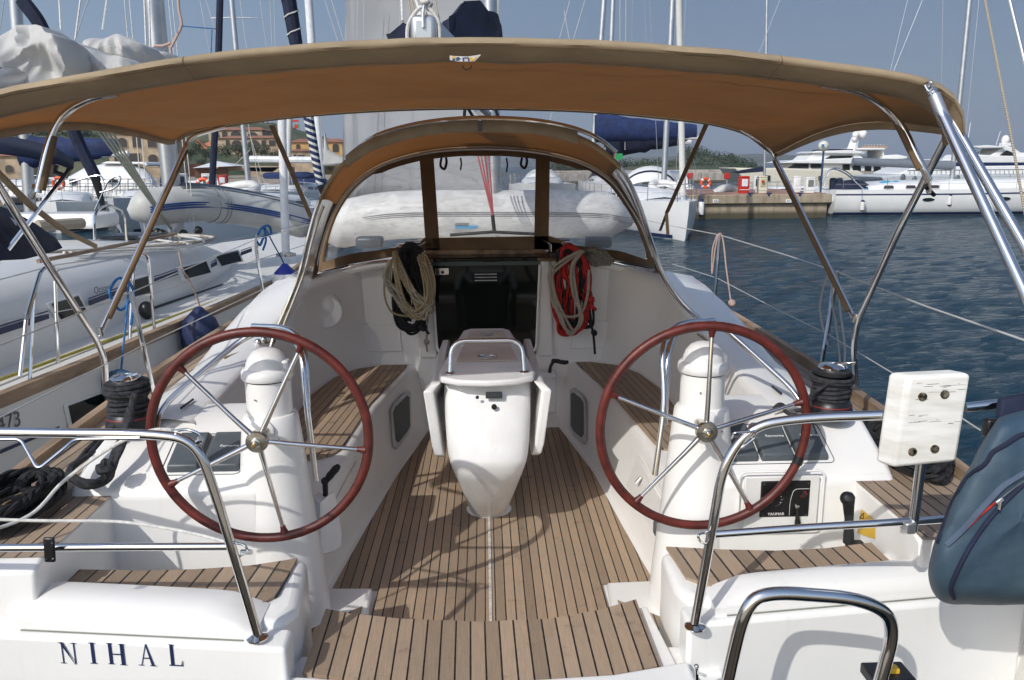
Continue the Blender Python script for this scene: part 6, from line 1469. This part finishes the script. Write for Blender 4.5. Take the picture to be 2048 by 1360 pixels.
for k in (0, 1): MB().tube([p+V(0, -.03, .02) for p in rows[k*2]], .05, 6).build('hood_trim', M['navy'], t)
MB().tube([at(1361, 400, Y=31.6), at(1367, 396, Y=31.2), at(1372, 410, Y=31.1)], .12, 8).build('anchor', M['alu'], t)
simple_fender('white fender with navy ends hanging between the bow-on yacht and the quay', 1402, 398, 432, 34.5)
td = thing('inflatable_dinghy', at(1335, 390, Y=35), 'white inflatable dinghy upside down on the foredeck of the bow-on yacht', 'inflatable dinghy')
MB().tube(spline(pl3([(1304, 372, 35.5), (1312, 382, 35), (1335, 388, 34.6), (1358, 388, 34.6), (1362, 378, 35), (1345, 370, 35.6), (1315, 366, 36)]), 6, closed=True), .17, 12, closed=True).build('air_tube', dwhite, td)
MB().grid([pl3([(1308, 374, 35.3), (1312, 366, 36)]), pl3([(1330, 372, 35), (1333, 364, 36)]), pl3([(1358, 382, 34.8), (1352, 370, 35.6)])]).build('dinghy_floor', dwhite, td, solid=.03)
# ---- yachts with blue sail covers behind it
t, f, hbt, zs = yacht('white sailing yacht behind the dodger with the uppermost blue sail cover and white sprayhood', V(4.0, 58, 0), R(-94), 13.5, 4.1, 1.5, hood=white, win=3)
a, d = mastat(t, (1208, 0), (1186, 300), 47, .15, 'alu', 1.8); boomcover(t, at(1188, 268, Y=47), at(1392, 275, Y=47), .62, M['blue'], seed=3)
stays(t, [((1140, 0), (1080, 220)), ((1170, 0), (1100, 240)), ((1240, 0), (1240, 240)), ((1128, 20), (1140, 85)), ((1252, 0), (1250, 300))], 47, .016, 'ropewhite')
t, f, hbt, zs = yacht('white sailing yacht behind the dodger with the lower drooping blue sail cover', V(8.6, 62, 0), R(-92), 13, 4.0, 1.5, hood=M['navy'], win=3)
a, d = mastat(t, (1226, 0), (1214, 300), 52, .15, 'alu', 1.8); boomcover(t, at(1210, 300, Y=50), at(1372, 284, Y=50), .75, M['navy'], seed=8)
stays(t, [((1290, 0), (1300, 300)), ((1265, 0), (1262, 300)), ((1330, 70), (1392, 340))], 52, .016)
o = MB().box(at(1236, 313, Y=46), (.5, .03, .32)).build('small_flag', mat('flag_green', (.02, .28, .09), .8)); tag(o, 'small green flag flying under the lower blue sail cover', 'flag')
# ---- small craft between bow-on yacht and quay
t, f, hbt, zs = yacht('small white motor boat with rails at the left end of the quay', V(11.2, 49.5, 0), R(80), 8, 2.9, 1.3, name='motor_boat', cat='motor boat', cabw=.7, cabh=.9, win=3, boot=False)
tr = thing('life_ring', at(1411, 366, Y=46), 'orange life ring on the small white boat left of the red cabinet', 'life ring')
def ring(c, r, par, nrm=None):
    MB().tube([c+V(r*math.cos(a), 0, r*math.sin(a)) for a in [2*PI*k/24 for k in range(24)]], r*.33, 8, closed=True).build('ring_body', mat('life_orange', (.72, .09, .02), .5, var=.12, vs=8), par)
    for k in range(4):
        a0 = PI/4+k*PI/2; MB().tube([c+V(r*math.cos(a0+e), -.0, r*math.sin(a0+e)) for e in (-.14, 0, .14)], r*.345, 8, caps=False).build('ring_band', M['whiteplastic'], par)
ring(at(1411, 366, Y=46), .24, tr)
td = thing('inflatable_dinghy', at(1452, 390, Y=45), 'grey white inflatable dinghy lying on the quay end beside the red cabinet', 'inflatable dinghy')
MB().tube(spline(pl3([(1430, 388, 44), (1445, 379, 44), (1462, 378, 44.5), (1474, 386, 45), (1473, 394, 46)]), 6), .24, 12).build('air_tube', gd, td)
MB().tube(spline(pl3([(1436, 393, 44), (1455, 390, 44.4), (1470, 392, 45)]), 6), .18, 10).build('air_tube', gd, td)
for lab, x, y, an, L_, c in (('low white sailing boat moored beyond the red fire cabinet', 13.8, 56, 8, 8, white), ('white sailing boat with navy cover seen between the service posts', 17.5, 60, 4, 10, white)):
    t, f, hbt, zs = yacht(lab, V(x, y, 0), R(an), L_, 2.6, .75, c, win=3, cabh=.25)
mastat(t, (1533, 60), (1529, 352), 60, .09, 'alu', 2.0); MB().prism(pl([(1465, 344), (1528, 333), (1532, 343), (1480, 347)], 60), (0, .5, 0)).build('boat_cover', M['navy'], t)
for i, (x, lab) in enumerate(((1454, 'small red box on a post far behind the life ring'), (1380, 'small red box on a grey post left of the life ring'))):
    c = at(x, 352, Y=70); t = thing('hose_box', c-V(0, 0, 1.2), lab, 'hose box'); MB().box(c, (.45, .3, .5)).build('box_body', redp, t, bevel=.03); MB().box(c-V(0, 0, .7), (.12, .12, .9)).build('box_post', M['alu'], t)
# breakwater, hills
def landm(name, a, b_, sc_=.02, rough=.95, sc2=.25):
    m, t, b = nt(name); g = N(t, 'ShaderNodeNewGeometry').outputs['Position']
    c = mixc(t, ramp(t, noise_(t, g, sc_, 6, .7), .42, .6), a, b_); c = mixc(t, mth(t, 'MULTIPLY', ramp(t, noise_(t, g, sc2, 5, .7), .45, .7), .6), c, tuple(q*.45 for q in a))
    t.links.new(c, b.inputs['Base Color']); b.inputs['Roughness'].default_value = rough
    bn = N(t, 'ShaderNodeBump'); bn.inputs['Strength'].default_value = .9; bn.inputs['Distance'].default_value = .05/sc_; t.links.new(noise_(t, g, sc_*3, 6, .7), bn.inputs['Height']); t.links.new(bn.outputs[0], b.inputs['Normal'])
    return m
MB().box((33, 123, .2), (52, 3, 2.4)).box((33, 125, .5), (52, 1.2, 2.6)).build('breakwater', concrete('breakwater_stone', (.42, .38, .33)), None, kind='structure', bevel=.1)
def ridge(name, prof, Y, depth, mt, zb=-2, n=70, rough=.12):
    P = arc_resample([V(x, y, 0) for x, y in prof], n); rows = []
    crest = [at(p.x, p.y, Y=Y) for p in P]; hmax = max(c.z for c in crest)
    for j, t in enumerate((0, .12, .3, .5, .7, .85, 1.0, 1.3, 1.7)):
        row = []
        for i, c in enumerate(crest):
            h = (c.z-zb)*(math.sin(min(1, t)*PI/2)**1.0 if t <= 1 else max(0, 1-(t-1)*1.2)); y = Y-depth*(1-t)
            h *= 1+rough*noise.noise(V(i*.35, j*.9, Y*.01))*(t < 1)*(t > 0)
            row.append(V(c.x*(1-(1-t)*depth/Y*.5), y, zb+h))
        rows.append(row)
    return MB().grid(rows).build(name, mt, None, kind='structure', ang=80)
ridge('far_mountain', [(980, 330), (1060, 300), (1150, 285), (1230, 268), (1300, 258), (1345, 268), (1380, 282), (1410, 300), (1450, 316), (1500, 324), (1600, 330), (1700, 333)], 5200, 900, landm('mountain_scrub', (.05, .07, .05), (.10, .10, .08), .004, sc2=.02))
ridge('far_hills', [(1100, 326), (1250, 316), (1350, 312), (1440, 310), (1500, 308), (1600, 312), (1660, 308), (1750, 315), (1900, 322), (2100, 324)], 2600, 700, landm('hill_scrub', (.04, .06, .03), (.11, .10, .07), .008, sc2=.05))
ridge('near_hill', [(1180, 334), (1260, 330), (1330, 322), (1370, 314), (1395, 312), (1420, 319), (1450, 326), (1490, 331), (1530, 337), (1560, 340)], 420, 120, landm('near_scrub', (.035, .055, .022), (.10, .10, .05), .06, sc2=.4))
ridge('village_hill', [(-260, 250), (-100, 235), (60, 235), (200, 240), (330, 248), (430, 250), (520, 246), (560, 252), (640, 270), (690, 292), (780, 312), (900, 326), (1000, 338)], 330, 190, landm('slope_scrub', (.035, .058, .02), (.13, .125, .06), .05, sc2=.35))
# shore platform on the left
MB().box((-95, 190, .4), (190, 230, 1.5)).build('quayside', conc, None, kind='structure')
# ---- foliage
def leafmat(name, a, b_):
    m, t, b = nt(name); g = N(t, 'ShaderNodeNewGeometry').outputs['Position']
    rn = N(t, 'ShaderNodeTexWhiteNoise', noise_dimensions='3D')
    sn = N(t, 'ShaderNodeVectorMath', operation='SNAP'); t.links.new(g, sn.inputs[0]); sn.inputs[1].default_value = (.4, .4, .4); t.links.new(sn.outputs[0], rn.inputs['Vector'])
    t.links.new(mixc(t, rn.outputs['Value'], a, b_), b.inputs['Base Color']); b.inputs['Roughness'].default_value = .7
    return m
leaf = [leafmat('leaf_dark', (.014, .030, .010), (.036, .058, .022)), leafmat('leaf_olive', (.028, .045, .016), (.065, .080, .034))]
bark = mat('bark', (.12, .09, .06), .9, var=.3)
def crown(seed, n=900):
    r = random.Random(seed); mb = MB(); cl = []
    for k in range(13):
        a = r.uniform(0, 6.28); q = r.uniform(.1, .75); cl.append((V(q*math.cos(a), q*math.sin(a), r.uniform(.35, .95)), r.uniform(.22, .42)))
    for i in range(n):
        c, s = r.choice(cl); d = V(r.gauss(0, 1), r.gauss(0, 1), r.gauss(0, .8)).normalized()*s*r.uniform(.75, 1.08); p = c+d
        u = V(r.gauss(0, 1), r.gauss(0, 1), r.gauss(0, 1)).normalized(); v_ = u.cross(d).normalized(); w = r.uniform(.035, .075)
        mb.poly([p-u*w, p+v_*w*.6, p+u*w, p-v_*w*.6])
    return mb
trunkm = MB()
for a in range(5): trunkm.tube(spline([V(0, 0, 0), V(.02*math.cos(a), .02, .25), V(.22*math.cos(a*1.26), .22*math.sin(a*1.26), .5), V(.4*math.cos(a*1.26), .4*math.sin(a*1.26), .75)], 4), [.05-.002*i for i in range(13)], 6)
PT = []
for k in range(3):
    t = thing('tree', (0, 0, 0), 'x', 'tree'); crown(k+1).build('crown', leaf[k % 2], t, smooth=False)
    mb = MB(); mb.v, mb.f, mb.m = trunkm.v, trunkm.f, trunkm.m; mb.build('trunk', bark, t); PT.append(t)
used = [False]*3
def tree(px, py, Y, w, h, label, k=0, group='trees on the village slope', z=None):
    k %= 3; o = PT[k]
    if used[k]:
        ch = list(o.children); n_ = o.copy(); COL.objects.link(n_)
        for c_ in ch: d = c_.copy(); COL.objects.link(d); d.parent = n_
        o = n_
    used[k] = True
    p = at(px, py, Y=Y); o.location = (p.x, Y, p.z-h*.85 if z is None else z); o.scale = (w*.56, w*.56, h); o.rotation_euler = (0, 0, rng.uniform(0, 6.28)); o['label'] = label; o['group'] = group
# near hill trees (starboard)
for i, (px, py, w, h) in enumerate(((1376, 303, 12, 9), (1398, 304, 14, 9), (1418, 312, 12, 8), (1440, 316, 13, 8), (1462, 318, 12, 8), (1482, 325, 11, 7), (1390, 318, 15, 9), (1425, 325, 15, 9), (1460, 328, 15, 8), (1500, 333, 9, 5), (1372, 328, 16, 9), (1410, 333, 16, 9), (1448, 335, 16, 8), (1486, 337, 15, 8))):
    tree(px, py, 415-(py-303)*2.4, w, h, 'dense green tree on the low wooded point right of the dodger', i, 'trees on the wooded point')
# houses
def house(label, x0, x1, yt, yb, Y, wall, rows_, dep=9, roofm=None, rh=6, name='house', flat=False):
    a, b = at(x0, yb, Y=Y), at(x1, yt, Y=Y); t = thing(name, V((a.x+b.x)/2, Y+dep/2, a.z), label, 'house')
    w, h = b.x-a.x, b.z-a.z; zb = a.z-3
    MB().box(((a.x+b.x)/2, Y+dep/2, (zb+b.z)/2), (w, dep, b.z-zb)).build('wall', wall, t)
    pxm = Y/FPX; ov = .45
    if not flat:
        z = b.z; MB().add([V(a.x-ov, Y-ov, z), V(b.x+ov, Y-ov, z), V(b.x+ov, Y+dep+ov, z), V(a.x-ov, Y+dep+ov, z), V(a.x+w*.12, Y+dep*.5, z+rh*pxm), V(b.x-w*.12, Y+dep*.5, z+rh*pxm)],
                 [[0, 1, 5, 4], [1, 2, 5], [2, 3, 4, 5], [3, 0, 4], [3, 2, 1, 0]]).build('roof', roofm, t, smooth=False)
    for (cx, cy, ww, hh, arch) in rows_:
        c = at(cx, cy, Y=Y); W2, H2 = ww*pxm/2, hh*pxm
        o_ = [V(c.x-W2, Y, c.z), V(c.x+W2, Y, c.z)]
        if arch: o_ += [V(c.x+W2*math.cos(q), Y, c.z+H2-W2*.8+W2*.8*math.sin(q)) for q in [PI*k/10 for k in range(11)]]
        else: o_ += [V(c.x+W2, Y, c.z+H2), V(c.x-W2, Y, c.z+H2)]
        cc = sum(o_, V(0, 0, 0))/len(o_)
        fr = MB().prism([cc+(p-cc)*1.12+V(0, -.10, 0) for p in o_], (0, .09, 0)).build('window' if not arch else 'arch', wall, t, smooth=False)
        MB().prism([p+V(0, -.13, 0) for p in o_], (0, .03, 0)).build('dark_opening', mat('dark_opening', (.03, .022, .018), .6), fr, smooth=False)
    return t
stone = mat('beige_wall', (.40, .31, .21), .9, var=.18, vs=.6); ochre = mat('ochre_wall', (.50, .32, .12), .9, var=.12, vs=.6); terr = mat('terracotta_wall', (.42, .15, .07), .9, var=.12, vs=.6)
tile = mat('roof_tile', (.34, .15, .09), .9, var=.25, vs=1.5, bump=.6, bs=6); orng = mat('orange_wall', (.55, .22, .12), .9, var=.12, vs=.5)
house('stone house on the hillside with arches, upper storey, behind the left bimini corner', 418, 524, 260, 282, 205, stone, [(434, 275, 9, 10, 1), (450, 275, 10, 12, 1), (472, 272, 19, 10, 1), (506, 275, 20, 10, 1)], roofm=tile, rh=7)
house('beige hillside villa with a row of wide arches under a terracotta roof', 436, 560, 276, 296, 190, stone, [(456, 292, 7, 12, 1), (474, 294, 18, 13, 1), (508, 294, 24, 13, 1), (528, 292, 8, 11, 0), (545, 292, 12, 11, 0)], roofm=tile, rh=6)
house('yellow villa left of the pale sail with dark arched windows', 580, 684, 284, 322, 170, ochre, [(597, 301, 8, 12, 1), (650, 304, 10, 14, 1), (672, 304, 12, 16, 1), (620, 318, 14, 14, 1), (676, 326, 12, 12, 1)], roofm=tile, rh=8)
house('red house between the stone villa and the yellow villa', 556, 590, 284, 322, 180, terr, [(566, 296, 9, 12, 1), (580, 318, 8, 10, 0)], roofm=tile, rh=4)
house('low pale house with dark door below the yellow villa', 576, 630, 302, 322, 160, stone, [(603, 318, 12, 8, 0), (590, 314, 5, 5, 0)], roofm=tile, rh=5)
house('long stone house with balconies seen below the left bimini edge', 222, 330, 266, 352, 140, stone, [(246, 295, 18, 18, 1), (275, 295, 16, 20, 0), (305, 295, 16, 20, 0), (240, 330, 18, 22, 0), (270, 330, 24, 22, 0), (308, 332, 18, 22, 1)], roofm=tile, rh=5)
house('low stone house at the far left behind the blue bimini', -60, 40, 312, 350, 120, stone, [(20, 345, 14, 14, 1), (-10, 345, 14, 14, 1)], roofm=tile, rh=5)
o = MB().prism(pl([(360, 345), (362, 328), (396, 328), (456, 332), (456, 352), (360, 352)], 150), (0, .5, 0)).build('orange_wall', orng); tag(o, 'orange rendered wall beside the white tent', 'wall')
o = MB().prism(pl([(395, 278), (428, 310), (428, 320), (390, 286)], 195), (0, 1.0, 0)).build('stair_wall', orng); tag(o, 'orange stair wall climbing the slope left of the villas', 'wall')
o = MB().prism(pl([(404, 288), (440, 276), (442, 312), (430, 318)], 200), (0, 1.0, 0)).build('orange_gable', orng); tag(o, 'orange wall panel beneath the stone house with arches', 'wall')
t = thing('tent', at(430, 350, Y=120), 'white peaked marquee roof in front of the orange wall', 'tent')
MB().add([at(385, 336, Y=118), at(470, 332, Y=118), at(500, 332, Y=126), at(405, 334, Y=127), at(433, 322, Y=122)], [[0, 1, 4], [1, 2, 4], [2, 3, 4], [3, 0, 4]]).build('tent_roof', white, t, smooth=False)
MB().prism(pl([(390, 336), (455, 338), (455, 356), (390, 356)], 119), (0, .3, 0)).build('tent_wall', mat('brown_board', (.10, .045, .025), .8, var=.2), t)
t = thing('awning', at(480, 340, Y=125), 'beige flat awning stretching right of the white marquee', 'awning')
MB().prism(pl([(440, 332), (560, 334), (545, 344), (430, 340)], 121), (0, 3, .1)).build('awning_cloth', mat('beige_awning', (.36, .28, .2), .8), t)
MB().box(at(545, 350, Y=122), (6, 2, 2.2)).build('awning_back', stone, t)
for px in (440, 500, 556): MB().tube([at(px, 340, Y=121), at(px, 362, Y=121)], .08, 6).build('awning_leg', M['alu'], t)
R5 = random.Random(5)
spots = [(450, 292, 16), (475, 290, 18), (500, 296, 18), (522, 292, 16), (545, 300, 14), (395, 285, 14), (412, 300, 12), (380, 295, 16), (365, 305, 14), (402, 318, 10), (560, 248, 22), (590, 262, 20), (535, 250, 20), (620, 272, 18), (650, 282, 16), (405, 255, 18), (380, 262, 18), (355, 258, 18), (640, 325, 8), (660, 330, 8), (610, 328, 8)]
names = ['by the villas', 'on the ridge', 'on the slope']
for i, (px, py, w) in enumerate(spots):
    Yt = 165 if py > 284 else 300; tree(px, py+4, Yt, w*2.1*Yt/1650, w*1.5*Yt/1650, 'dense green tree among the hillside villas' if py > 284 else 'green tree on the ridge above the villas', i, 'trees among the villas' if py > 284 else 'trees on the ridge')
for i in range(22):
    px = -20+i*17+R5.uniform(-6, 6); tree(px, R5.uniform(262, 290), 215, R5.uniform(6, 9), R5.uniform(5, 7), 'dark green tree of the wooded slope behind the left boats', i, 'trees behind the left boats')
for i, px in enumerate((1270, 1290, 1310, 1210, 1160, 1120)): tree(px, 330, 380, 16, 9, 'distant green tree seen low beside the dodger window', i, 'trees beyond the dodger')
# ---- port side boats
# white motor cruiser with dark hull
t = thing('motor_cruiser', at(160, 405, Y=52), 'white motor cruiser with a dark navy hull moored stern-to beyond the left neighbour', 'motor cruiser')
def slab(t, poly, y0, y1, name, mt, bev=.12): MB().prism(pl(poly, y0), (0, y1-y0, 0)).build(name, mt, t, bevel=bev, seg=3)
slab(t, [(-60, 392), (-60, 410), (322, 410), (345, 392)], 52, 58, 'hull', darkh)
rows = []
for px, yt, yb in ((-60, 362, 393), (50, 358, 393), (140, 352, 393), (170, 335, 393), (215, 326, 393), (260, 325, 393), (290, 336, 393), (310, 360, 393), (322, 385, 393)):
    rows.append([at(px, yb, Y=52), at(px, lerp(yb, yt, .6), Y=52.1), at(px, yt+2, Y=53), at(px, yt, Y=54.5), at(px, yt, Y=57), at(px, yb, Y=58)])
MB().grid(rows, flip=False).build('superstructure', white, t, ang=60)
slab(t, [(200, 327), (212, 323), (290, 324), (296, 330), (290, 333), (285, 329)], 52.6, 57, 'arch_roof', white, .06)
for x0, x1 in ((138, 150), (218, 232)): slab(t, [(x0, 368), (x1, 366), (x1, 358), (x0, 358)], 51.92, 52.2, 'window', M['tint'], .02)
slab(t, [(48, 360), (62, 350), (85, 352), (92, 361)], 51.9, 52.4, 'window', M['tint'], .02)
mb = MB()
for x in range(0, 320, 16): mb.tube([at(x, 386, Y=51.8), at(x, 358, Y=51.8)], .03, 4)
for yy in (358, 372): mb.tube([at(-40, yy+1, Y=51.8), at(315, yy, Y=51.8)], .03, 4)
mb.build('guard_rails', M['steel'], t)
tr = thing('life_ring', at(117, 366, Y=50), 'orange life ring on the rail of the dark-hulled motor cruiser', 'life ring'); ring(at(117, 366, Y=50), .30, tr)
# blue sail cover boat in front of it
t, f, hbt, zs = yacht('white sailing boat at far left with a bright blue sail cover and pale mast', V(-24, 22, 0), R(84), 12, 3.8, 1.2, win=3, hood=None)
mastat(t, (30, 0), (62, 440), 24, .16, 'alu', 1.5); boomcover(t, at(42, 318, Y=24), at(235, 308, Y=24), .36, M['blue'], seed=5)
MB().tube(spline(pl3([(45, 0, 22), (85, 60, 22), (110, 160, 22), (155, 280, 22), (190, 352, 22)]), 6), [.18]*13+[.16]*12, 8).build('furled_genoa', M['navy'], t)
MB().tube(pl3([(188, 345, 22), (196, 375, 22), (208, 420, 22)]), [.14, .1, .06], 8).build('furler_drum', M['black'], t)
stays(t, [((8, 0), (0, 60)), ((180, -10), (150, 80))], 22, .012, 'ropewhite')
# its bow rail near the furler
T(fillet(pl3([(140, 365, 20), (200, 348, 20), (208, 360, 20), (208, 375, 20)]), .3), .02, 'bow_rail', M['steel'], t)
T(fillet(pl3([(190, 420, 20), (218, 358, 20), (244, 349, 20), (236, 375, 20), (200, 385, 20)]), .2), .02, 'bow_rail', M['steel'], t)
t, f, hbt, zs = yacht('grey white sailing boat behind the spinnaker pole with navy furled sail', V(-15.5, 46, 0), R(-88), 11.5, 3.6, 1.3, greyh, win=3)
mastat(t, (463, 0), (497, 370), 38, .12, 'alu', 1.6, (.91,)); 
MB().tube(pl3([(441, -40, 33), (437, 110, 33), (430, 260, 33), (424, 372, 33)]), .13, 8).build('furled_genoa', M['navy'], t)
stays(t, [((400, 0), (420, 110)), ((412, 0), (445, 110)), ((480, 0), (495, 110)), ((540, 0), (545, 110)), ((497, 260), (545, 420)), ((470, 330), (500, 300))], 36, .013, 'ropewhite')
t, f, hbt, zs = yacht('white sailing boat with navy and white striped furled sail left of the dodger', V(-6.6, 33, 0), R(-100), 12, 3.9, 1.35, win=3)
mastat(t, (617, 0), (642, 350), 30, .14, 'whitealu', 1.6)
strp = nt('striped_sock'); m_, tt_, bb_ = strp; wv = N(tt_, 'ShaderNodeTexWave'); wv.wave_type = 'BANDS'; wv.bands_direction = 'Z'; wv.inputs['Scale'].default_value = 1.9
mp = mapping(tt_, N(tt_, 'ShaderNodeNewGeometry').outputs['Position'], (1, 1, 1), (0, R(-22), 0)); tt_.links.new(mp, wv.inputs['Vector'])
tt_.links.new(mixc(tt_, mth(tt_, 'GREATER_THAN', wv.outputs['Fac'], .62), (.012, .022, .08), (.55, .55, .50)), bb_.inputs['Base Color']); bb_.inputs['Roughness'].default_value = .8
MB().tube(pl3([(604, 160, 25), (618, 240, 25), (640, 368, 25)]), [.17, .15, .11], 10).build('furled_genoa', m_, t)
gp = [lerp(at(604, 160, Y=25), at(571, -40, Y=25), k/40) for k in range(41)]
MB().tube(gp, [.17+.0012*k for k in range(41)], 10).build('furled_genoa', M['navy'], t)
MB().tube([p+V(math.cos(k*.9), math.sin(k*.9), 0)*(.19+.0012*k) for k, p in enumerate(gp)], .022, 5).build('spiral_cord', M['ropewhite'], t)
MB().tube(pl3([(641, 370, 25), (648, 392, 25)]), [.12, .08], 8).build('furler_drum', M['black'], t)
stays(t, [((650, 0), (680, 96)), ((660, -10), (690, 90)), ((705, 0), (715, 60)), ((632, 120), (648, 330))], 26, .012, 'ropewhite')
MB().prism(pl([(648, 262), (656, 300), (690, 318), (690, 330), (644, 332)], 29), (0, .3, 0)).build('flaked_sail', sailw, t, bevel=.1)
t, f, hbt, zs = yacht('white sailing boat whose bare white boom crosses the view left of the dodger', V(-9.5, 50, 0), R(-95), 12, 3.8, 1.4, win=3, hood=M['blue'])
T(pl3([(500, 318, 42), (628, 320, 42)]), .16, 'boom', M['whitealu'], t); mastat(t, (585, 60), (575, 370), 42, .14, 'ropewhite', 1.6)
MB().prism(pl([(518, 352), (530, 345), (600, 344), (625, 352), (610, 358), (530, 358)], 42), (0, 2.0, 0)).build('boat_cover', M['blue'], t, bevel=.1)
stays(t, [((520, 0), (566, 330)), ((470, 100), (520, 380)), ((560, 240), (590, 395)), ((548, 0), (555, 240))], 41, .013, 'ropewhite')
t, f, hbt, zs = yacht('small white motor boat with red stripe and grey canopy below the villas', V(-12, 62, 0), R(10), 8.5, 3, 1.2, name='motor_boat', cat='motor boat', cabh=.9, win=3)
t, f, hbt, zs = yacht('small white sailing boat near the orange life ring', V(-27, 66, 0), R(6), 10, 3.2, 1.2, win=3, hood=M['navy'])
t, f, hbt, zs = yacht('white sailing boat with bow towards the left neighbour dinghy', V(-21, 44, 0), R(-70), 9, 3.2, 1.15, win=2)
tr = thing('life_ring', at(545, 372, Y=32), 'orange life ring hung on the stern rail beside the white covered dinghy', 'life ring'); ring(at(407, 371, Y=36), .26, tr); tr.location = at(407, 371, Y=36)
for c_ in tr.children: c_.location = at(545, 372, Y=32)-at(407, 371, Y=36)
td = thing('inflatable_dinghy', at(475, 385, Y=33), 'white inflatable dinghy with ropes over it between the life ring and the striped sail', 'inflatable dinghy')
MB().tube(spline(pl3([(442, 380, 33), (470, 373, 33), (500, 370, 33), (512, 376, 33), (500, 384, 32.5), (470, 386, 32.5), (446, 385, 32.6)]), 6, closed=True), .19, 12, closed=True).build('air_tube', dwhite, td)
post('fire_post', 'red fire cabinet on the far left quay beside the life ring', 447, 350, 368, 60, .6, redp, M['whitealu'], 'fire cabinet')
for px, lab in ((425, 'white service post left of the far red fire cabinet'), (367, 'white service post right of the big grey mast'), (413, 'slim white service post beside the far life ring')): post('service_post', lab, px, 347, 366, 58, .5, M['whiteplastic'])
# flags
t = thing('flag', at(592, 245, Y=60), 'red and green flag flying high between the masts left of the dodger', 'flag')
for (x0, y0, x1, y1, m_) in ((589, 249, 596, 257, mat('flag_red', (.5, .03, .02), .8)), (596, 248, 599, 256, mat('flag_green', (.02, .28, .09), .8)), (583, 240, 597, 244, mat('flag_red', (.5, .03, .02), .8))):
    MB().prism(pl([(x0, y0), (x1, y0), (x1, y1), (x0, y1)], 60), (0, .03, 0)).build('flag_cloth', m_, t, smooth=False)
# wire stay and rope at the right edge belonging to our own rig
T(pl3([(1966, -20, 3.2), (2020, 260, 2.9), (2058, 470, 2.7), (2100, 700, 2.5), (2150, 1000, 2.3)]), .0045, 'backstay', M['ropetan'], Y_, 8); T(pl3([(2014, -20, 3.0), (2060, 170, 2.9), (2200, 760, 2.5)]), .006, 'backstay', M['steel'], Y_, 8)
# ================================================================== water
def water():
    m, t, b = nt('harbour_water')
    geo = N(t, 'ShaderNodeNewGeometry').outputs['Position']
    b.inputs['Base Color'].default_value = (.004, .034, .056, 1); b.inputs['Roughness'].default_value = .10; b.inputs['IOR'].default_value = 1.33
    n1 = noise_(t, mapping(t, geo, (1.0, 2.2, 1), (0, 0, R(12))), 1.3, 5, .62, .3)
    n2 = noise_(t, mapping(t, geo, (1.0, 1.9, 1), (0, 0, R(-8))), 4.0, 5, .66, .4)
    n3 = noise_(t, geo, .35, 3, .6)
    h = mth(t, 'ADD', mth(t, 'MULTIPLY', n1, 1.0), mth(t, 'ADD', mth(t, 'MULTIPLY', n2, .34), mth(t, 'MULTIPLY', n3, .8)))
    bn = N(t, 'ShaderNodeBump'); bn.inputs['Strength'].default_value = 1; bn.inputs['Distance'].default_value = .35
    t.links.new(h, bn.inputs['Height']); t.links.new(bn.outputs[0], b.inputs['Normal'])
    return m
wm = water(); wm.node_tree.nodes['Principled BSDF'].inputs['Roughness'].default_value = .12
S = 6500
ysr = [-160.0]; y = 1.6
while y < 170: ysr.append(y); y += max(.07, y*.0115)
ysr += [230, 400, 900, 2500, S]
rows = []; NX = 190
for y in ysr:
    hw = max(14, y*.72+12) if 0 < y < 170 else S
    row = []
    for i in range(NX+1):
        u = i/NX*2-1
        if 0 < y < 170 and i not in (0, NX):
            x = u*hw; f_ = min(1, max(0, (y-1.6)/1.5))*min(1, (170-y)/60)
            q = V(x*.9+y*.25, y*1.25-x*.2, 0)
            z_ = (.022*noise.noise(q*.9)+.024*noise.noise(q*2.4+V(7, 3, 0))+.016*noise.noise(q*5.4+V(2, 9, 0)))*f_*1.15
            if y > 45: z_ *= 1.2
        else: x, z_ = (u*S if i in (0, NX) else u*hw), 0
        row.append(V(x, y, z_-.01))
    rows.append(row)
MB().grid(rows).build('water', wm, kind='structure', ang=180)
# the quay the photographer stands on
MB().box((0, -6.4, .05), (70, 15, 2.1)).build('quay', conc, None, kind='structure', bevel=.03)
# the haze over the harbour
m = bpy.data.materials.new('haze'); m.use_nodes = True; t = m.node_tree; t.nodes.remove(t.nodes['Principled BSDF'])
pv = t.nodes.new('ShaderNodeVolumePrincipled'); pv.inputs['Color'].default_value = (.80, .88, 1.0, 1); pv.inputs['Density'].default_value = .00022; pv.inputs['Anisotropy'].default_value = .2
t.links.new(pv.outputs[0], t.nodes['Material Output'].inputs['Volume'])
o = MB().box((0, 3100, 124), (13400, 7000, 252)).build('haze', m, None, kind='stuff', smooth=False)
tag(o, 'pale bluish air over the harbour fading the far hills', 'haze')
sc.cycles.volume_bounces = 0
